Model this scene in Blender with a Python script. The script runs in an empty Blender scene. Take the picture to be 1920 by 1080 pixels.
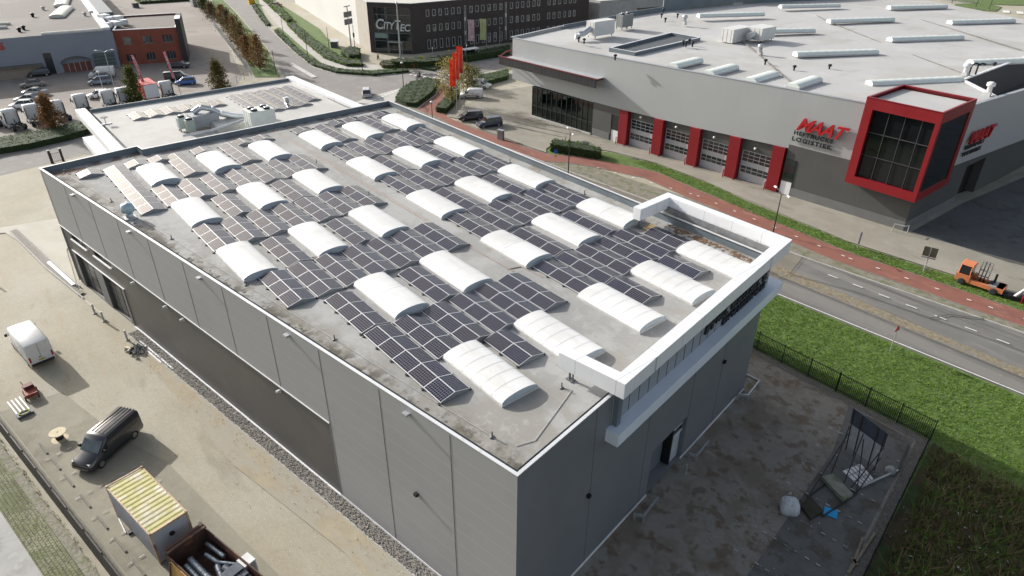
import bpy, bmesh, math, random
from mathutils import Vector, Matrix
from math import radians, sin, cos, pi
random.seed(7)
SC = bpy.context.scene
C = SC.collection
# ---------------------------------------------------------------- camera, world, sun, exposure
HC = 36.0
FWD = None
_pi, _ro, _az = radians(30.487), radians(.478), radians(129.906)
def _frame():
    cp, sp = cos(_pi), sin(_pi)
    f = Vector((0, cp, -sp)); u = Vector((0, sp, cp)); r = Vector((1, 0, 0))
    rr = r*cos(_ro)+u*sin(_ro); uu = -r*sin(_ro)+u*cos(_ro)
    X = -Vector((cos(_az), sin(_az), 0)); Y = Vector((sin(_az), -cos(_az), 0)); Z = Vector((0, 0, 1))
    t = lambda v: Vector((v.dot(X), v.dot(Y), v.dot(Z)))
    return t(rr), t(uu), t(f)
CR, CU, CF = _frame()
cam = bpy.data.cameras.new('camera'); cam.lens = 24; cam.sensor_width = 36; cam.clip_start = .5; cam.clip_end = 4000
co = bpy.data.objects.new('camera', cam); C.objects.link(co); SC.camera = co
m = Matrix((CR, CU, -CF)).transposed().to_4x4(); m.translation = (0, 0, HC); co.matrix_world = m

SUN = Vector((-2.35, -.60, 1.0)).normalized()      # towards the sun
elev = math.asin(SUN.z)
w = bpy.data.worlds.new('World'); SC.world = w; w.use_nodes = True
nt = w.node_tree; bg = nt.nodes['Background']
sk = nt.nodes.new('ShaderNodeTexSky'); sk.sky_type = 'NISHITA'; sk.sun_disc = False
sk.sun_elevation = elev; sk.sun_rotation = math.atan2(SUN.x, SUN.y); sk.air_density = 1.0; sk.dust_density = 3.5; sk.ozone_density = .5
hs = nt.nodes.new('ShaderNodeHueSaturation'); hs.inputs['Saturation'].default_value = .6
nt.links.new(sk.outputs[0], hs.inputs['Color']); nt.links.new(hs.outputs[0], bg.inputs[0]); bg.inputs[1].default_value = .145
sl = bpy.data.lights.new('sun', 'SUN'); sl.energy = 4.45; sl.angle = radians(.5); sl.color = (1, .975, .935)
so = bpy.data.objects.new('sun', sl); C.objects.link(so)
so.rotation_euler = SUN.to_track_quat('Z', 'Y').to_euler()
SC.view_settings.view_transform = 'Standard'; SC.view_settings.look = 'None'
SC.view_settings.exposure = .40; SC.view_settings.gamma = 1; SC.view_settings.use_curve_mapping = False

# ground point seen at a place of the survey photo (used to survey real positions on planes of known height)
def G(px, py, z=0.0):
    d = CR*((px-960)/1280)-CU*((py-540)/1280)+CF
    t = (z-HC)/d.z
    return Vector((d.x*t, d.y*t, z))
def GP(pts, z=0.0): return [G(x, y, z).to_2d() for x, y in pts]
V2 = lambda x, y: Vector((x, y))

# ---------------------------------------------------------------- materials
MATS = {}
def nodes(name):
    mt = bpy.data.materials.new(name); mt.use_nodes = True
    n = mt.node_tree; b = n.nodes['Principled BSDF']; return mt, n, b
def pos_node(n, rot=0.0, stretch=(1, 1, 1), obj=False):
    if obj:
        tc = n.nodes.new('ShaderNodeTexCoord'); out = tc.outputs['Object']
    else:
        g = n.nodes.new('ShaderNodeNewGeometry'); out = g.outputs['Position']
    mp = n.nodes.new('ShaderNodeMapping'); mp.inputs['Rotation'].default_value = (0, 0, rot); mp.inputs['Scale'].default_value = stretch
    n.links.new(out, mp.inputs['Vector']); return mp.outputs[0]
def noise(n, vec, scale, detail=4, rough=.55):
    t = n.nodes.new('ShaderNodeTexNoise'); t.inputs['Scale'].default_value = scale; t.inputs['Detail'].default_value = detail
    t.inputs['Roughness'].default_value = rough; n.links.new(vec, t.inputs['Vector']); return t.outputs['Fac']
def ramp(n, fac, lo, hi):
    r = n.nodes.new('ShaderNodeMapRange'); r.inputs['From Min'].default_value = lo; r.inputs['From Max'].default_value = hi
    r.interpolation_type = 'SMOOTHSTEP'; n.links.new(fac, r.inputs['Value']); return r.outputs[0]
def mul(n, a, b, op='MULTIPLY'):
    m_ = n.nodes.new('ShaderNodeMath'); m_.operation = op; m_.use_clamp = False
    for i, v in enumerate((a, b)):
        if isinstance(v, (int, float)): m_.inputs[i].default_value = v
        else: n.links.new(v, m_.inputs[i])
    return m_.outputs[0]
def mix(n, fac, a, b, mode='MIX'):
    x = n.nodes.new('ShaderNodeMix'); x.data_type = 'RGBA'; x.blend_type = mode
    for s, v in ((x.inputs[0], fac), (x.inputs[6], a), (x.inputs[7], b)):
        if isinstance(v, (int, float)): s.default_value = v
        elif isinstance(v, tuple): s.default_value = (*v, 1)
        else: n.links.new(v, s)
    return x.outputs[2]
def mat(name, col, rough=.8, metal=0.0, var=.12, scale=.8, layers=(), brick=None, bump=0.0, bscale=8, lines=None, rot=0.0, stretch=(1, 1, 1), obj=False, spec=.5, coat=0.0, emit=0):
    """layers: (colour, scale, lo, hi, strength[, stretch]) noise-masked overlays; brick=(width, height, mortar colour, strength)"""
    if name in MATS: return MATS[name]
    mt, n, b = nodes(name)
    P = pos_node(n, rot, stretch, obj)
    f = noise(n, P, scale, 6, .6)
    c = mix(n, ramp(n, f, .25, .75), tuple(x*(1-var) for x in col), tuple(min(1, x*(1+var)) for x in col))
    for L in layers:
        Pl = pos_node(n, L[5][3] if len(L) > 5 and len(L[5]) > 3 else rot, L[5][:3], obj) if len(L) > 5 else P
        fl = ramp(n, noise(n, Pl, L[1], 7, .62), L[2], L[3])
        c = mix(n, mul(n, fl, L[4]), c, tuple(L[0]))
    if brick:
        Pb = pos_node(n, brick[4] if len(brick) > 4 else rot, (1, 1, 1), obj)
        bt = n.nodes.new('ShaderNodeTexBrick'); bt.inputs['Scale'].default_value = 1
        bt.inputs['Brick Width'].default_value = brick[0]; bt.inputs['Row Height'].default_value = brick[1]
        bt.inputs['Mortar Size'].default_value = min(brick[:2])*.09; bt.inputs['Mortar Smooth'].default_value = .2
        bt.inputs['Color1'].default_value = (1.07, 1.07, 1.07, 1); bt.inputs['Color2'].default_value = (.9, .9, .9, 1)
        bt.inputs['Mortar'].default_value = (*brick[2], 1); n.links.new(Pb, bt.inputs['Vector'])
        c = mix(n, brick[3], c, bt.outputs['Color'], 'MULTIPLY')
    if lines:   # (axis 'z' or (rx,ry), period, width, colour, strength)
        for ax, per, wd, lc, st in lines:
            g = n.nodes.new('ShaderNodeNewGeometry')
            d = n.nodes.new('ShaderNodeVectorMath'); d.operation = 'DOT_PRODUCT'; n.links.new(g.outputs['Position'], d.inputs[0])
            d.inputs[1].default_value = (0, 0, 1) if ax == 'z' else (ax[0], ax[1], 0)
            q = mul(n, d.outputs['Value'], 1.0/per); fr = mul(n, q, 0, 'FRACT')
            lt = mul(n, fr, wd/per, 'LESS_THAN')
            c = mix(n, mul(n, lt, st), c, tuple(lc))
    n.links.new(c, b.inputs['Base Color'])
    rr = n.nodes.new('ShaderNodeMapRange'); rr.inputs['To Min'].default_value = max(0, rough-.08); rr.inputs['To Max'].default_value = min(1, rough+.08)
    n.links.new(f, rr.inputs['Value']); n.links.new(rr.outputs[0], b.inputs['Roughness'])
    b.inputs['Metallic'].default_value = metal; b.inputs['Specular IOR Level'].default_value = spec
    if coat: b.inputs['Coat Weight'].default_value = coat; b.inputs['Coat Roughness'].default_value = .05
    if bump:
        bp = n.nodes.new('ShaderNodeBump'); bp.inputs['Strength'].default_value = bump; bp.inputs['Distance'].default_value = .05
        n.links.new(noise(n, P, bscale, 5, .65), bp.inputs['Height']); n.links.new(bp.outputs[0], b.inputs['Normal'])
    MATS[name] = mt; return mt
def paint(name, col, rough=.3, coat=.6, metal=0.0): return mat(name, col, rough, metal, .04, 2, obj=True, coat=coat)

def facing_mat(name, c1, c2, scale=2.0, rough=.85, trans=.25):
    """leaf colour: clumps of two colours, a little light passing through"""
    if name in MATS: return MATS[name]
    mt, n, b = nodes(name)
    P = pos_node(n)
    f = ramp(n, noise(n, P, scale, 5, .7), .3, .7)
    c = mix(n, f, c1, c2); n.links.new(c, b.inputs['Base Color']); b.inputs['Roughness'].default_value = rough
    b.inputs['Specular IOR Level'].default_value = .2
    tr = n.nodes.new('ShaderNodeBsdfTranslucent'); n.links.new(c, tr.inputs[0])
    mx = n.nodes.new('ShaderNodeMixShader'); mx.inputs[0].default_value = trans
    n.links.new(b.outputs[0], mx.inputs[1]); n.links.new(tr.outputs[0], mx.inputs[2])
    n.links.new(mx.outputs[0], n.nodes['Material Output'].inputs[0])
    MATS[name] = mt; return mt

# ---------------------------------------------------------------- mesh builder
class MB:
    def __init__(s): s.v = []; s.f = []; s.m = []; s.uv = {}; s.sm = set()
    def face(s, pts, mi=0, uv=None, smooth=False):
        i = len(s.v); s.v += [Vector(p) for p in pts]; s.f.append(list(range(i, i+len(pts)))); s.m.append(mi)
        if uv: s.uv[len(s.f)-1] = uv
        if smooth: s.sm.add(len(s.f)-1)
    def grid(s, rows, mi=0, closed=False, smooth=True):
        """rows: list of equal-length point rows sharing vertices"""
        i = len(s.v); nc = len(rows[0])
        for r in rows: s.v += [Vector(p) for p in r]
        for a in range(len(rows)-1):
            for b in range(nc if closed else nc-1):
                c = (b+1) % nc
                s.f.append([i+a*nc+b, i+a*nc+c, i+(a+1)*nc+c, i+(a+1)*nc+b]); s.m.append(mi)
                if smooth: s.sm.add(len(s.f)-1)
    def hexa(s, p, mi=0):
        """p: 8 points, bottom ring 0-3 ccw, top ring 4-7"""
        for q in ((3, 2, 1, 0), (4, 5, 6, 7), (0, 1, 5, 4), (1, 2, 6, 5), (2, 3, 7, 6), (3, 0, 4, 7)): s.face([p[k] for k in q], mi)
    def box(s, c, d, rz=0.0, mi=0, taper=1.0):
        """c centre of base, d sizes"""
        c = Vector(c); hx, hy = d[0]/2, d[1]/2; cs, sn = cos(rz), sin(rz)
        P = []
        for z, t in ((0, 1), (d[2], taper)):
            for x, y in ((-hx, -hy), (hx, -hy), (hx, hy), (-hx, hy)):
                x *= t; y *= t; P.append(c+Vector((x*cs-y*sn, x*sn+y*cs, z)))
        s.hexa(P, mi)
    def prism(s, poly, z0, z1, mi=0, top=None, cap=True, bottom=True):
        n = len(poly)
        for i in range(n):
            a, b = poly[i], poly[(i+1) % n]
            s.face([(a[0], a[1], z0), (b[0], b[1], z0), (b[0], b[1], z1), (a[0], a[1], z1)], mi)
        if cap: s.face([(p[0], p[1], z1) for p in poly], mi if top is None else top)
        if bottom: s.face([(p[0], p[1], z0) for p in reversed(poly)], mi)
    def tube(s, a, b, r, r2=None, n=8, mi=0, smooth=True):
        a, b = Vector(a), Vector(b); r2 = r if r2 is None else r2
        d = (b-a).normalized(); x = d.orthogonal().normalized(); y = d.cross(x)
        A = [a+(x*cos(2*pi*k/n)+y*sin(2*pi*k/n))*r for k in range(n)]; B = [b+(x*cos(2*pi*k/n)+y*sin(2*pi*k/n))*r2 for k in range(n)]
        s.grid([A, B], mi, True, smooth); s.face(A[::-1], mi); s.face(B, mi)
    def path(s, pts, r, n=6, mi=0):
        for a, b in zip(pts, pts[1:]): s.tube(a, b, r, n=n, mi=mi)
    def lathe(s, c, prof, n=16, mi=0, axis='z', smooth=True):
        c = Vector(c); rows = []
        for r, h in prof:
            if axis == 'z': rows.append([c+Vector((r*cos(2*pi*k/n), r*sin(2*pi*k/n), h)) for k in range(n)])
            elif axis == 'y': rows.append([c+Vector((r*cos(2*pi*k/n), h, -r*sin(2*pi*k/n))) for k in range(n)])
            else: rows.append([c+Vector((h, r*cos(2*pi*k/n), r*sin(2*pi*k/n))) for k in range(n)])
        s.grid(rows, mi, True, smooth); s.face(rows[0][::-1], mi); s.face(rows[-1], mi)
    def facade(s, P, u, s0, s1, z0, z1, holes=(), depth=.15, mi=0, rev=None):
        """vertical wall through P along u with rectangular holes (a,b,c,d) and reveals going inward (to the left of u)"""
        P = Vector((P[0], P[1], 0)); u = Vector((u[0], u[1], 0)).normalized(); inn = Vector((-u.y, u.x, 0))
        holes = [h for h in holes if h[1] > s0 and h[0] < s1]
        S = sorted({s0, s1, *[h[0] for h in holes], *[h[1] for h in holes]}); Z = sorted({z0, z1, *[h[2] for h in holes], *[h[3] for h in holes]})
        S = [x for x in S if s0-1e-6 <= x <= s1+1e-6]; Z = [x for x in Z if z0-1e-6 <= x <= z1+1e-6]
        Q = lambda a, z, k=0: P+u*a+Vector((0, 0, z))+inn*k
        for i in range(len(Z)-1):
            run = None
            for j in range(len(S)-1):
                cx, cz = (S[j]+S[j+1])/2, (Z[i]+Z[i+1])/2
                hole = any(h[0] < cx < h[1] and h[2] < cz < h[3] for h in holes)
                if not hole: run = (run[0] if run else S[j], S[j+1])
                if run and (hole or j == len(S)-2):
                    s.face([Q(run[0], Z[i]), Q(run[1], Z[i]), Q(run[1], Z[i+1]), Q(run[0], Z[i+1])], mi); run = None
        r = mi if rev is None else rev
        for a, b, c, d in holes:
            s.face([Q(a, c), Q(b, c), Q(b, c, depth), Q(a, c, depth)], r); s.face([Q(a, d, depth), Q(b, d, depth), Q(b, d), Q(a, d)], r)
            s.face([Q(a, c), Q(a, c, depth), Q(a, d, depth), Q(a, d)], r); s.face([Q(b, c, depth), Q(b, c), Q(b, d), Q(b, d, depth)], r)
    def wbox(s, P, u, a, b, z0, z1, k0, k1, mi=0):
        """box on a wall: along a..b, height z0..z1, from k0 to k1 inward (negative = proud)"""
        P = Vector((P[0], P[1], 0)); u = Vector((u[0], u[1], 0)).normalized(); inn = Vector((-u.y, u.x, 0))
        Q = lambda t, z, k: P+u*t+Vector((0, 0, z))+inn*k
        s.hexa([Q(a, z0, k0), Q(b, z0, k0), Q(b, z0, k1), Q(a, z0, k1), Q(a, z1, k0), Q(b, z1, k0), Q(b, z1, k1), Q(a, z1, k1)], mi)
    def build(s, name, mats, parent=None, world=True):
        if not isinstance(mats, (list, tuple)): mats = [mats]
        me = bpy.data.meshes.new(name)
        off = Vector((0, 0, 0))
        if parent is not None and world:
            q = parent
            while q is not None: off += q.location; q = q.parent
        me.from_pydata([v-off for v in s.v], [], s.f)
        for mt in mats: me.materials.append(mt)
        me.polygons.foreach_set('material_index', s.m)
        if s.sm:
            me.polygons.foreach_set('use_smooth', [i in s.sm for i in range(len(s.f))])
        if s.uv:
            ul = me.uv_layers.new(name='uv')
            for pi_, uvs in s.uv.items():
                for li, q in zip(me.polygons[pi_].loop_indices, uvs): ul.data[li].uv = q
        me.validate(); me.update()
        o = bpy.data.objects.new(name, me); C.objects.link(o)
        if parent is not None: o.parent = parent
        return o
def B(): return MB()
def tag(o, label=None, cat=None, group=None, kind=None):
    if label: o['label'] = label
    if cat: o['category'] = cat
    if group: o['group'] = group
    if kind: o['kind'] = kind
    return o
def thing(name, loc, label, cat, group=None, rz=0.0):
    o = bpy.data.objects.new(name, None); C.objects.link(o); o.location = Vector(loc); o.rotation_euler = (0, 0, rz); o.empty_display_size = .3
    return tag(o, label, cat, group)
def copy_tree(o, parent=None):
    c = o.copy(); C.objects.link(c)
    if parent is not None: c.parent = parent
    for ch in list(o.children): copy_tree(ch, c)
    return c
def text_mesh(name, txt, size, mats, origin, u, up, parent, extrude=.06, shear=0.0, sx=1.0, bold=0.0, align='LEFT', spacing=1.0, linesp=1.0):
    """solid letters: origin bottom-left, u reading direction, up"""
    cu = bpy.data.curves.new(name, 'FONT'); cu.body = txt; cu.size = size; cu.extrude = extrude; cu.shear = shear; cu.offset = bold
    cu.align_x = align; cu.space_character = spacing; cu.space_line = linesp; cu.resolution_u = 3
    tmp = bpy.data.objects.new(name, cu); C.objects.link(tmp)
    dg = bpy.context.evaluated_depsgraph_get(); me = bpy.data.meshes.new_from_object(tmp.evaluated_get(dg))
    bpy.data.objects.remove(tmp)
    u = Vector(u).normalized(); up = Vector(up).normalized(); nn = u.cross(up)
    off = Vector((0, 0, 0)); q = parent
    while q is not None: off += q.location; q = q.parent
    for v in me.vertices: v.co = Vector(origin)+u*v.co.x*sx+up*v.co.y+nn*v.co.z-off
    me.materials.clear(); me.materials.append(mats)
    o = bpy.data.objects.new(name, me); C.objects.link(o); o.parent = parent
    return o
def offset_poly(poly, d, closed=True):
    """offset to the left of travel by d (mitred)"""
    n = len(poly); out = []
    for i in range(n):
        p = Vector(poly[i][:2])
        a = Vector(poly[i-1][:2]) if (closed or i > 0) else None; b = Vector(poly[(i+1) % n][:2]) if (closed or i < n-1) else None
        n1 = n2 = None
        if a is not None: e = (p-a).normalized(); n1 = Vector((-e.y, e.x))
        if b is not None: e = (b-p).normalized(); n2 = Vector((-e.y, e.x))
        if n1 is None: n1 = n2
        if n2 is None: n2 = n1
        h = (n1+n2).normalized(); out.append(p+h*(d/max(.25, h.dot(n1))))
    return out
def band(mb, outer, w, z0, z1, mi=0, closed=False, top=None):
    inner = offset_poly(outer, w, closed); n = len(outer); rng = range(n if closed else n-1)
    for i in rng:
        a, b, c, d = outer[i], outer[(i+1) % n], inner[(i+1) % n], inner[i]
        P = [(a[0], a[1], z0), (b[0], b[1], z0), (c[0], c[1], z0), (d[0], d[1], z0), (a[0], a[1], z1), (b[0], b[1], z1), (c[0], c[1], z1), (d[0], d[1], z1)]
        for q in ((3, 2, 1, 0), (0, 1, 5, 4), (2, 3, 7, 6)): mb.face([P[k] for k in q], mi)
        mb.face([P[k] for k in (4, 5, 6, 7)], mi if top is None else top)
        if not closed and i == 0: mb.face([P[k] for k in (3, 0, 4, 7)], mi)
        if not closed and i == n-2: mb.face([P[k] for k in (1, 2, 6, 5)], mi)
# ================================================================ SETTING
TH = math.atan2(9.95, 58.95)          # the long grey wall is turned by this against the roof grid
M_pave = mat('block_paving', (.375, .345, .265), .9, var=.09, scale=.25, rot=-TH, bump=.25, bscale=9,
    layers=[((.43, .405, .34), .09, .42, .62, .7), ((.37, .315, .225), .30, .52, .66, .6, (.25, 1.6, 1)), ((.405, .37, .29), .5, .52, .62, .5, (.15, 1.3, 1)), ((.24, .215, .165), .12, .58, .68, .55, (.5, 1.5, 1)), ((.22, .20, .165), .5, .62, .75, .55), ((.385, .325, .225), .8, .58, .68, .4, (.3, 1.3, 1)), ((.26, .26, .19), 1.6, .60, .72, .4), ((.52, .50, .44), 3.5, .60, .7, .35)],
    brick=(.24, .12, (.5, .48, .43), .6))
M_paveR = mat('brown_stained_paving', (.255, .235, .205), .92, var=.12, scale=.4, rot=-TH, bump=.3, bscale=9,
    layers=[((.25, .23, .20), .5, .45, .6, .7), ((.16, .122, .085), .3, .48, .60, .65), ((.18, .155, .12), .8, .5, .6, .6), ((.13, .09, .055), .9, .52, .60, .7), ((.21, .205, .19), 2.2, .58, .68, .5)],
    brick=(.24, .12, (.45, .43, .40), .75))
M_asph = mat('asphalt', (.15, .146, .136), .92, var=.10, scale=.5, bump=.3, bscale=30,
    layers=[((.205, .197, .178), .35, .48, .60, .7, (.06, 1, 1, -.04)), ((.09, .087, .082), .45, .54, .62, .65, (.04, 1, 1, -.04)), ((.17, .14, .10), .9, .6, .7, .5, (.15, 1, 1)), ((.26, .255, .24), .8, .58, .7, .35, (.15, 1, 1))])
M_asph2 = mat('pale_asphalt', (.225, .21, .195), .92, var=.10, scale=.3, bump=.2, bscale=20,
    layers=[((.20, .19, .18), .10, .5, .62, .5), ((.33, .32, .30), .5, .55, .66, .4)])
M_patch = mat('brown_worn_asphalt', (.185, .165, .13), .93, var=.13, scale=.4, bump=.3, bscale=25, layers=[((.12, .105, .085), .4, .5, .62, .6, (.2, 1, 1)), ((.24, .225, .19), .9, .55, .65, .5, (.2, 1, 1))])
M_red = mat('red_cycle_asphalt', (.225, .088, .064), .9, var=.10, scale=.5, bump=.2, bscale=25, layers=[((.15, .06, .046), .35, .50, .64, .7, (.3, 1, 1)), ((.20, .13, .095), .7, .55, .68, .5), ((.33, .19, .14), .9, .58, .7, .5, (.3, 1, 1))])
M_redbrick = mat('red_brick_path', (.33, .15, .115), .9, var=.15, scale=.8, layers=[((.40, .25, .19), .6, .5, .65, .5)])
M_grass = mat('grass_ground', (.09, .145, .03), .95, var=.35, scale=1.6, bump=.8, bscale=14, layers=[((.11, .15, .035), .7, .5, .62, .6), ((.045, .075, .018), .35, .5, .62, .5), ((.13, .11, .05), 2.4, .62, .72, .5)])
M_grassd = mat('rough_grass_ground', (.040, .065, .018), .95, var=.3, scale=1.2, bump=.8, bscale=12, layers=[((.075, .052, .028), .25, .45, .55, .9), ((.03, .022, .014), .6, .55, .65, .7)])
M_gravel = mat('gravel', (.27, .25, .225), .95, var=.35, scale=16, bump=.6, bscale=40, layers=[((.10, .092, .08), 14, .52, .6, .8), ((.46, .43, .38), 18, .6, .66, .8)])
M_kerb = mat('concrete_kerb', (.42, .41, .385), .9, var=.12, scale=2, layers=[((.25, .24, .22), 1.2, .55, .7, .5)])
M_kerbd = mat('mossy_kerb', (.20, .19, .16), .92, var=.2, scale=3)
M_bay_w = mat('faded_bay_marking', (.46, .45, .42), .85, var=.2, scale=5, layers=[((.27, .255, .225), 1.1, .45, .58, .9)])
M_white = mat('road_marking', (.72, .71, .68), .8, var=.12, scale=6, layers=[((.35, .34, .32), 5, .58, .68, .5)])
M_conc = mat('concrete_slab', (.36, .355, .335), .9, var=.12, scale=.6, bump=.15, layers=[((.25, .245, .225), .5, .52, .62, .6), ((.42, .415, .40), 1.5, .56, .66, .5)])
M_grasspave = mat('grass_pavers', (.235, .24, .15), .95, var=.12, scale=.5, rot=-TH, bump=.5, bscale=12,
    layers=[((.12, .14, .05), .4, .40, .56, .75), ((.10, .095, .06), 5.5, .52, .56, .9, (1, 1.6, 1)), ((.33, .32, .27), 1.1, .58, .66, .5), ((.09, .115, .035), 1.1, .60, .70, .7)], brick=(.26, .22, (.30, .31, .2), .9))
M_bay = mat('grey_bay_paving', (.295, .275, .215), .92, var=.10, scale=.5, rot=-TH, bump=.2, layers=[((.20, .185, .145), .3, .45, .62, .8), ((.33, .31, .25), .15, .5, .6, .7), ((.33, .27, .19), .8, .58, .68, .5)], brick=(.3, .15, (.7, .68, .64), .4))
M_lot = mat('lot_paving', (.235, .205, .18), .92, var=.10, scale=.15, layers=[((.29, .265, .23), .06, .45, .6, .7), ((.18, .15, .13), .12, .55, .65, .6), ((.2, .19, .18), .5, .6, .7, .5)])
LZ = [0.0]
def sheet(name, poly, mt, dz=None, z=None):
    if z is None: LZ[0] += .004; z = LZ[0]
    mb = B(); mb.face([(p[0], p[1], z) for p in poly]); o = mb.build(name, mt); tag(o, kind='structure'); return z
o = B(); o.face([(-2500, -2500, 0), (2500, -2500, 0), (2500, 2500, 0), (-2500, 2500, 0)]); tag(o.build('ground', M_pave), kind='structure')
# left lot, far street, pavements
sheet('lot_paving', GP([(-60, 290), (-60, 8), (230, 0), (395, 0), (401, 45), (430, 90), (455, 145), (420, 190), (300, 225), (170, 262)]), M_lot)
sheet('side_road', GP([(-120, 322), (0, 292), (170, 254), (240, 245), (260, 290), (160, 290), (0, 330), (-120, 356)]), M_asph2)
# main road (mostly straight, runs behind the roof), the junction and the road climbing away
sheet('kerb_verge', [V2(70, 69), V2(-110, 63.5), V2(-110, 68), V2(-60, 72.0), V2(-46, 73.3), V2(-11, 74), V2(70, 80)], mat('mossy_verge', (.20, .185, .145), .95, var=.2, scale=1.2, layers=[((.10, .12, .04), .9, .5, .6, .7), ((.13, .115, .09), 2, .55, .65, .6)]))
sheet('main_road', [V2(70, 59.2), V2(70, 74.6), V2(-10.3, 71.3), V2(-30, 69.3), V2(-60, 67.5), V2(-100, 65.3), V2(-117, 65.4), V2(-122, 62), V2(-112, 57.0), V2(-90, 57.6), V2(-30, 59.3)], M_asph)
zr = sheet('far_road', GP([(443, -25), (471, -25), (471, 8), (490, 36), (515, 64), (554, 100), (590, 128), (627, 139), (679, 144), (735, 140), (771, 133), (812, 128), (878, 119), (953, 103), (1010, 92), (1010, 118), (953, 125), (894, 139), (860, 152), (835, 160), (804, 149), (771, 157), (749, 172), (716, 183), (690, 200), (650, 205), (600, 190), (532, 142), (504, 92), (471, 55), (443, 22), (420, 0), (405, -25)]), M_asph2)
sheet('worn_road_patch', [V2(-70, 60.4), V2(-30.6, 60.4), V2(-30.2, 64.4), V2(-31.4, 69.1), V2(-70, 66.9)], M_patch)
sheet('brown_road_strip', [V2(-32, 63.2), V2(-20, 63.6), V2(-5, 63.6), V2(60, 64.6), V2(60, 65.6), V2(-5, 64.8), V2(-20, 65.0), V2(-32, 65.3)], mat('leaf_litter_strip', (.22, .185, .125), .95, var=.25, scale=3, layers=[((.14, .12, .08), 2, .5, .6, .8), ((.17, .165, .155), .9, .52, .66, .8)]))
# verge between the red path and the forecourt, the red path, near verge
UPE = GP([(894, 243), (938, 258), (995, 280), (1030, 290), (1078, 293), (1126, 301), (1231, 323), (1319, 361), (1400, 394), (1589, 473), (1720, 516), (1852, 562)])+[V2(70, 82.5)]
LOE = offset_poly(UPE, -3.15, False)
sheet('cycle_path', UPE[::-1]+GP([(866, 232), (838, 219), (838, 200), (858, 172), (850, 160), (835, 160), (822, 168), (805, 185), (782, 205)])+[V2(-100, 67.3)]+LOE, M_red)
sheet('grass_verge', UPE[3:]+[V2(70, 85.5)]+GP([(1852, 538), (1720, 497), (1589, 455), (1400, 377), (1319, 341), (1231, 308), (1150, 287), (1128, 284), (1040, 272), (1022, 282)]), M_grass)
zv = sheet('near_verge', [V2(70, 59.9), V2(-6.8, 60.75), V2(-28.8, 59.35), V2(-60, 57.9), V2(-90, 56.8), V2(-112, 56.2), V2(-112, 49.3), V2(-9.4, 49.3), V2(-6.9, 33.8), V2(-1, 0), V2(6, -40), V2(70, -40)], M_grass)
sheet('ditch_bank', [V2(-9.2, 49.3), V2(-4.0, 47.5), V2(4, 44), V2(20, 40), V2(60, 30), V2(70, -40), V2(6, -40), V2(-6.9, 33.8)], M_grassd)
# right hand yard
sheet('side_yard', [V2(-78, 43.3), V2(-22, 43.3), V2(-17.5, 14.9), V2(-14, -6), V2(-5, -40), V2(6, -40), V2(-6.9, 33.8), V2(-9.4, 49.25), V2(-78, 49.25)], M_paveR)
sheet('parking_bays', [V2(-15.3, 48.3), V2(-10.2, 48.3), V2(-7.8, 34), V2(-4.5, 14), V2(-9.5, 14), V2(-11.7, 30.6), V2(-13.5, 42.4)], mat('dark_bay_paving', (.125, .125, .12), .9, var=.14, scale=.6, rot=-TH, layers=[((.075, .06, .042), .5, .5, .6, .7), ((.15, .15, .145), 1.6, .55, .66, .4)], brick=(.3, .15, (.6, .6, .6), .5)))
sheet('gravel_strip', [V2(-78, 48.45), V2(-10.1, 48.45), V2(-7.6, 33.9), V2(-1, -6), V2(-.2, -6), V2(-6.95, 33.8), V2(-9.45, 49.2), V2(-78, 49.2)], mat('dark_gravel', (.15, .14, .125), .95, var=.4, scale=9, bump=1, bscale=22, layers=[((.07, .065, .055), 12, .5, .6, .8)]))
# left yard: bays along the fence, gravel strip along the wall, pavers and slab outside the fence
uL = Vector((cos(TH), sin(TH), 0)); nL = Vector((-sin(TH), cos(TH), 0)); PW = Vector((-76.2, 4.9, 0))
def LW(s, k, z=0): p = PW+uL*s+nL*k; return Vector((p.x, p.y, z))     # along the long wall, k = towards the building
def L2(s, k): return LW(s, k).to_2d()
sheet('parking_area', [L2(17, -12.4), L2(100, -12.0), L2(100, -6.3), L2(32, -6.3), L2(27, -7.4), L2(18, -8.2)], M_bay)
sheet('sand_band', [L2(17, -1.0), L2(75, -1.0), L2(75, -2.6), L2(60, -3.4), L2(48, -2.7), L2(36, -3.3), L2(26, -2.3), L2(18, -1.9)], mat('sandy_band', (.365, .315, .225), .95, var=.10, scale=.8, rot=-TH, brick=(.24, .12, (.7, .66, .6), .3), layers=[((.35, .325, .265), .45, .42, .55, .9, (.5, 1.4, 1)), ((.29, .215, .135), 1.1, .56, .70, .5, (.4, 1, 1))]))
sheet('gravel_border', [L2(13.5, -.02), L2(75, -.02), L2(75, -1.0), L2(13.5, -1.0)], M_gravel)
sheet('smooth_apron', GP([(-200, 440), (0, 428), (160, 402), (125, 470), (152, 560), (225, 620), (60, 470), (10, 437), (-200, 470)]), mat('pale_slabs', (.44, .42, .355), .9, var=.08, scale=.2, layers=[((.36, .345, .28), .3, .5, .62, .6), ((.50, .485, .43), .15, .5, .6, .6)]))
sheet('paver_field', [L2(-60, -13.9), L2(100, -13.15), L2(100, -60), L2(-60, -60)], M_grasspave)
sheet('fence_gravel', [L2(-10, -13.75), L2(100, -12.95), L2(100, -13.55), L2(-10, -14.25)], mat('sandy_gravel', (.25, .235, .185), .95, var=.3, scale=5, bump=.8, layers=[((.15, .14, .11), 7, .52, .6, .7), ((.14, .16, .06), 1.2, .55, .62, .8)]))
sheet('corner_slab', GP([(-300, 700), (0, 958), (84, 1085), (300, 1500), (-300, 1500)]), M_conc)
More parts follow.
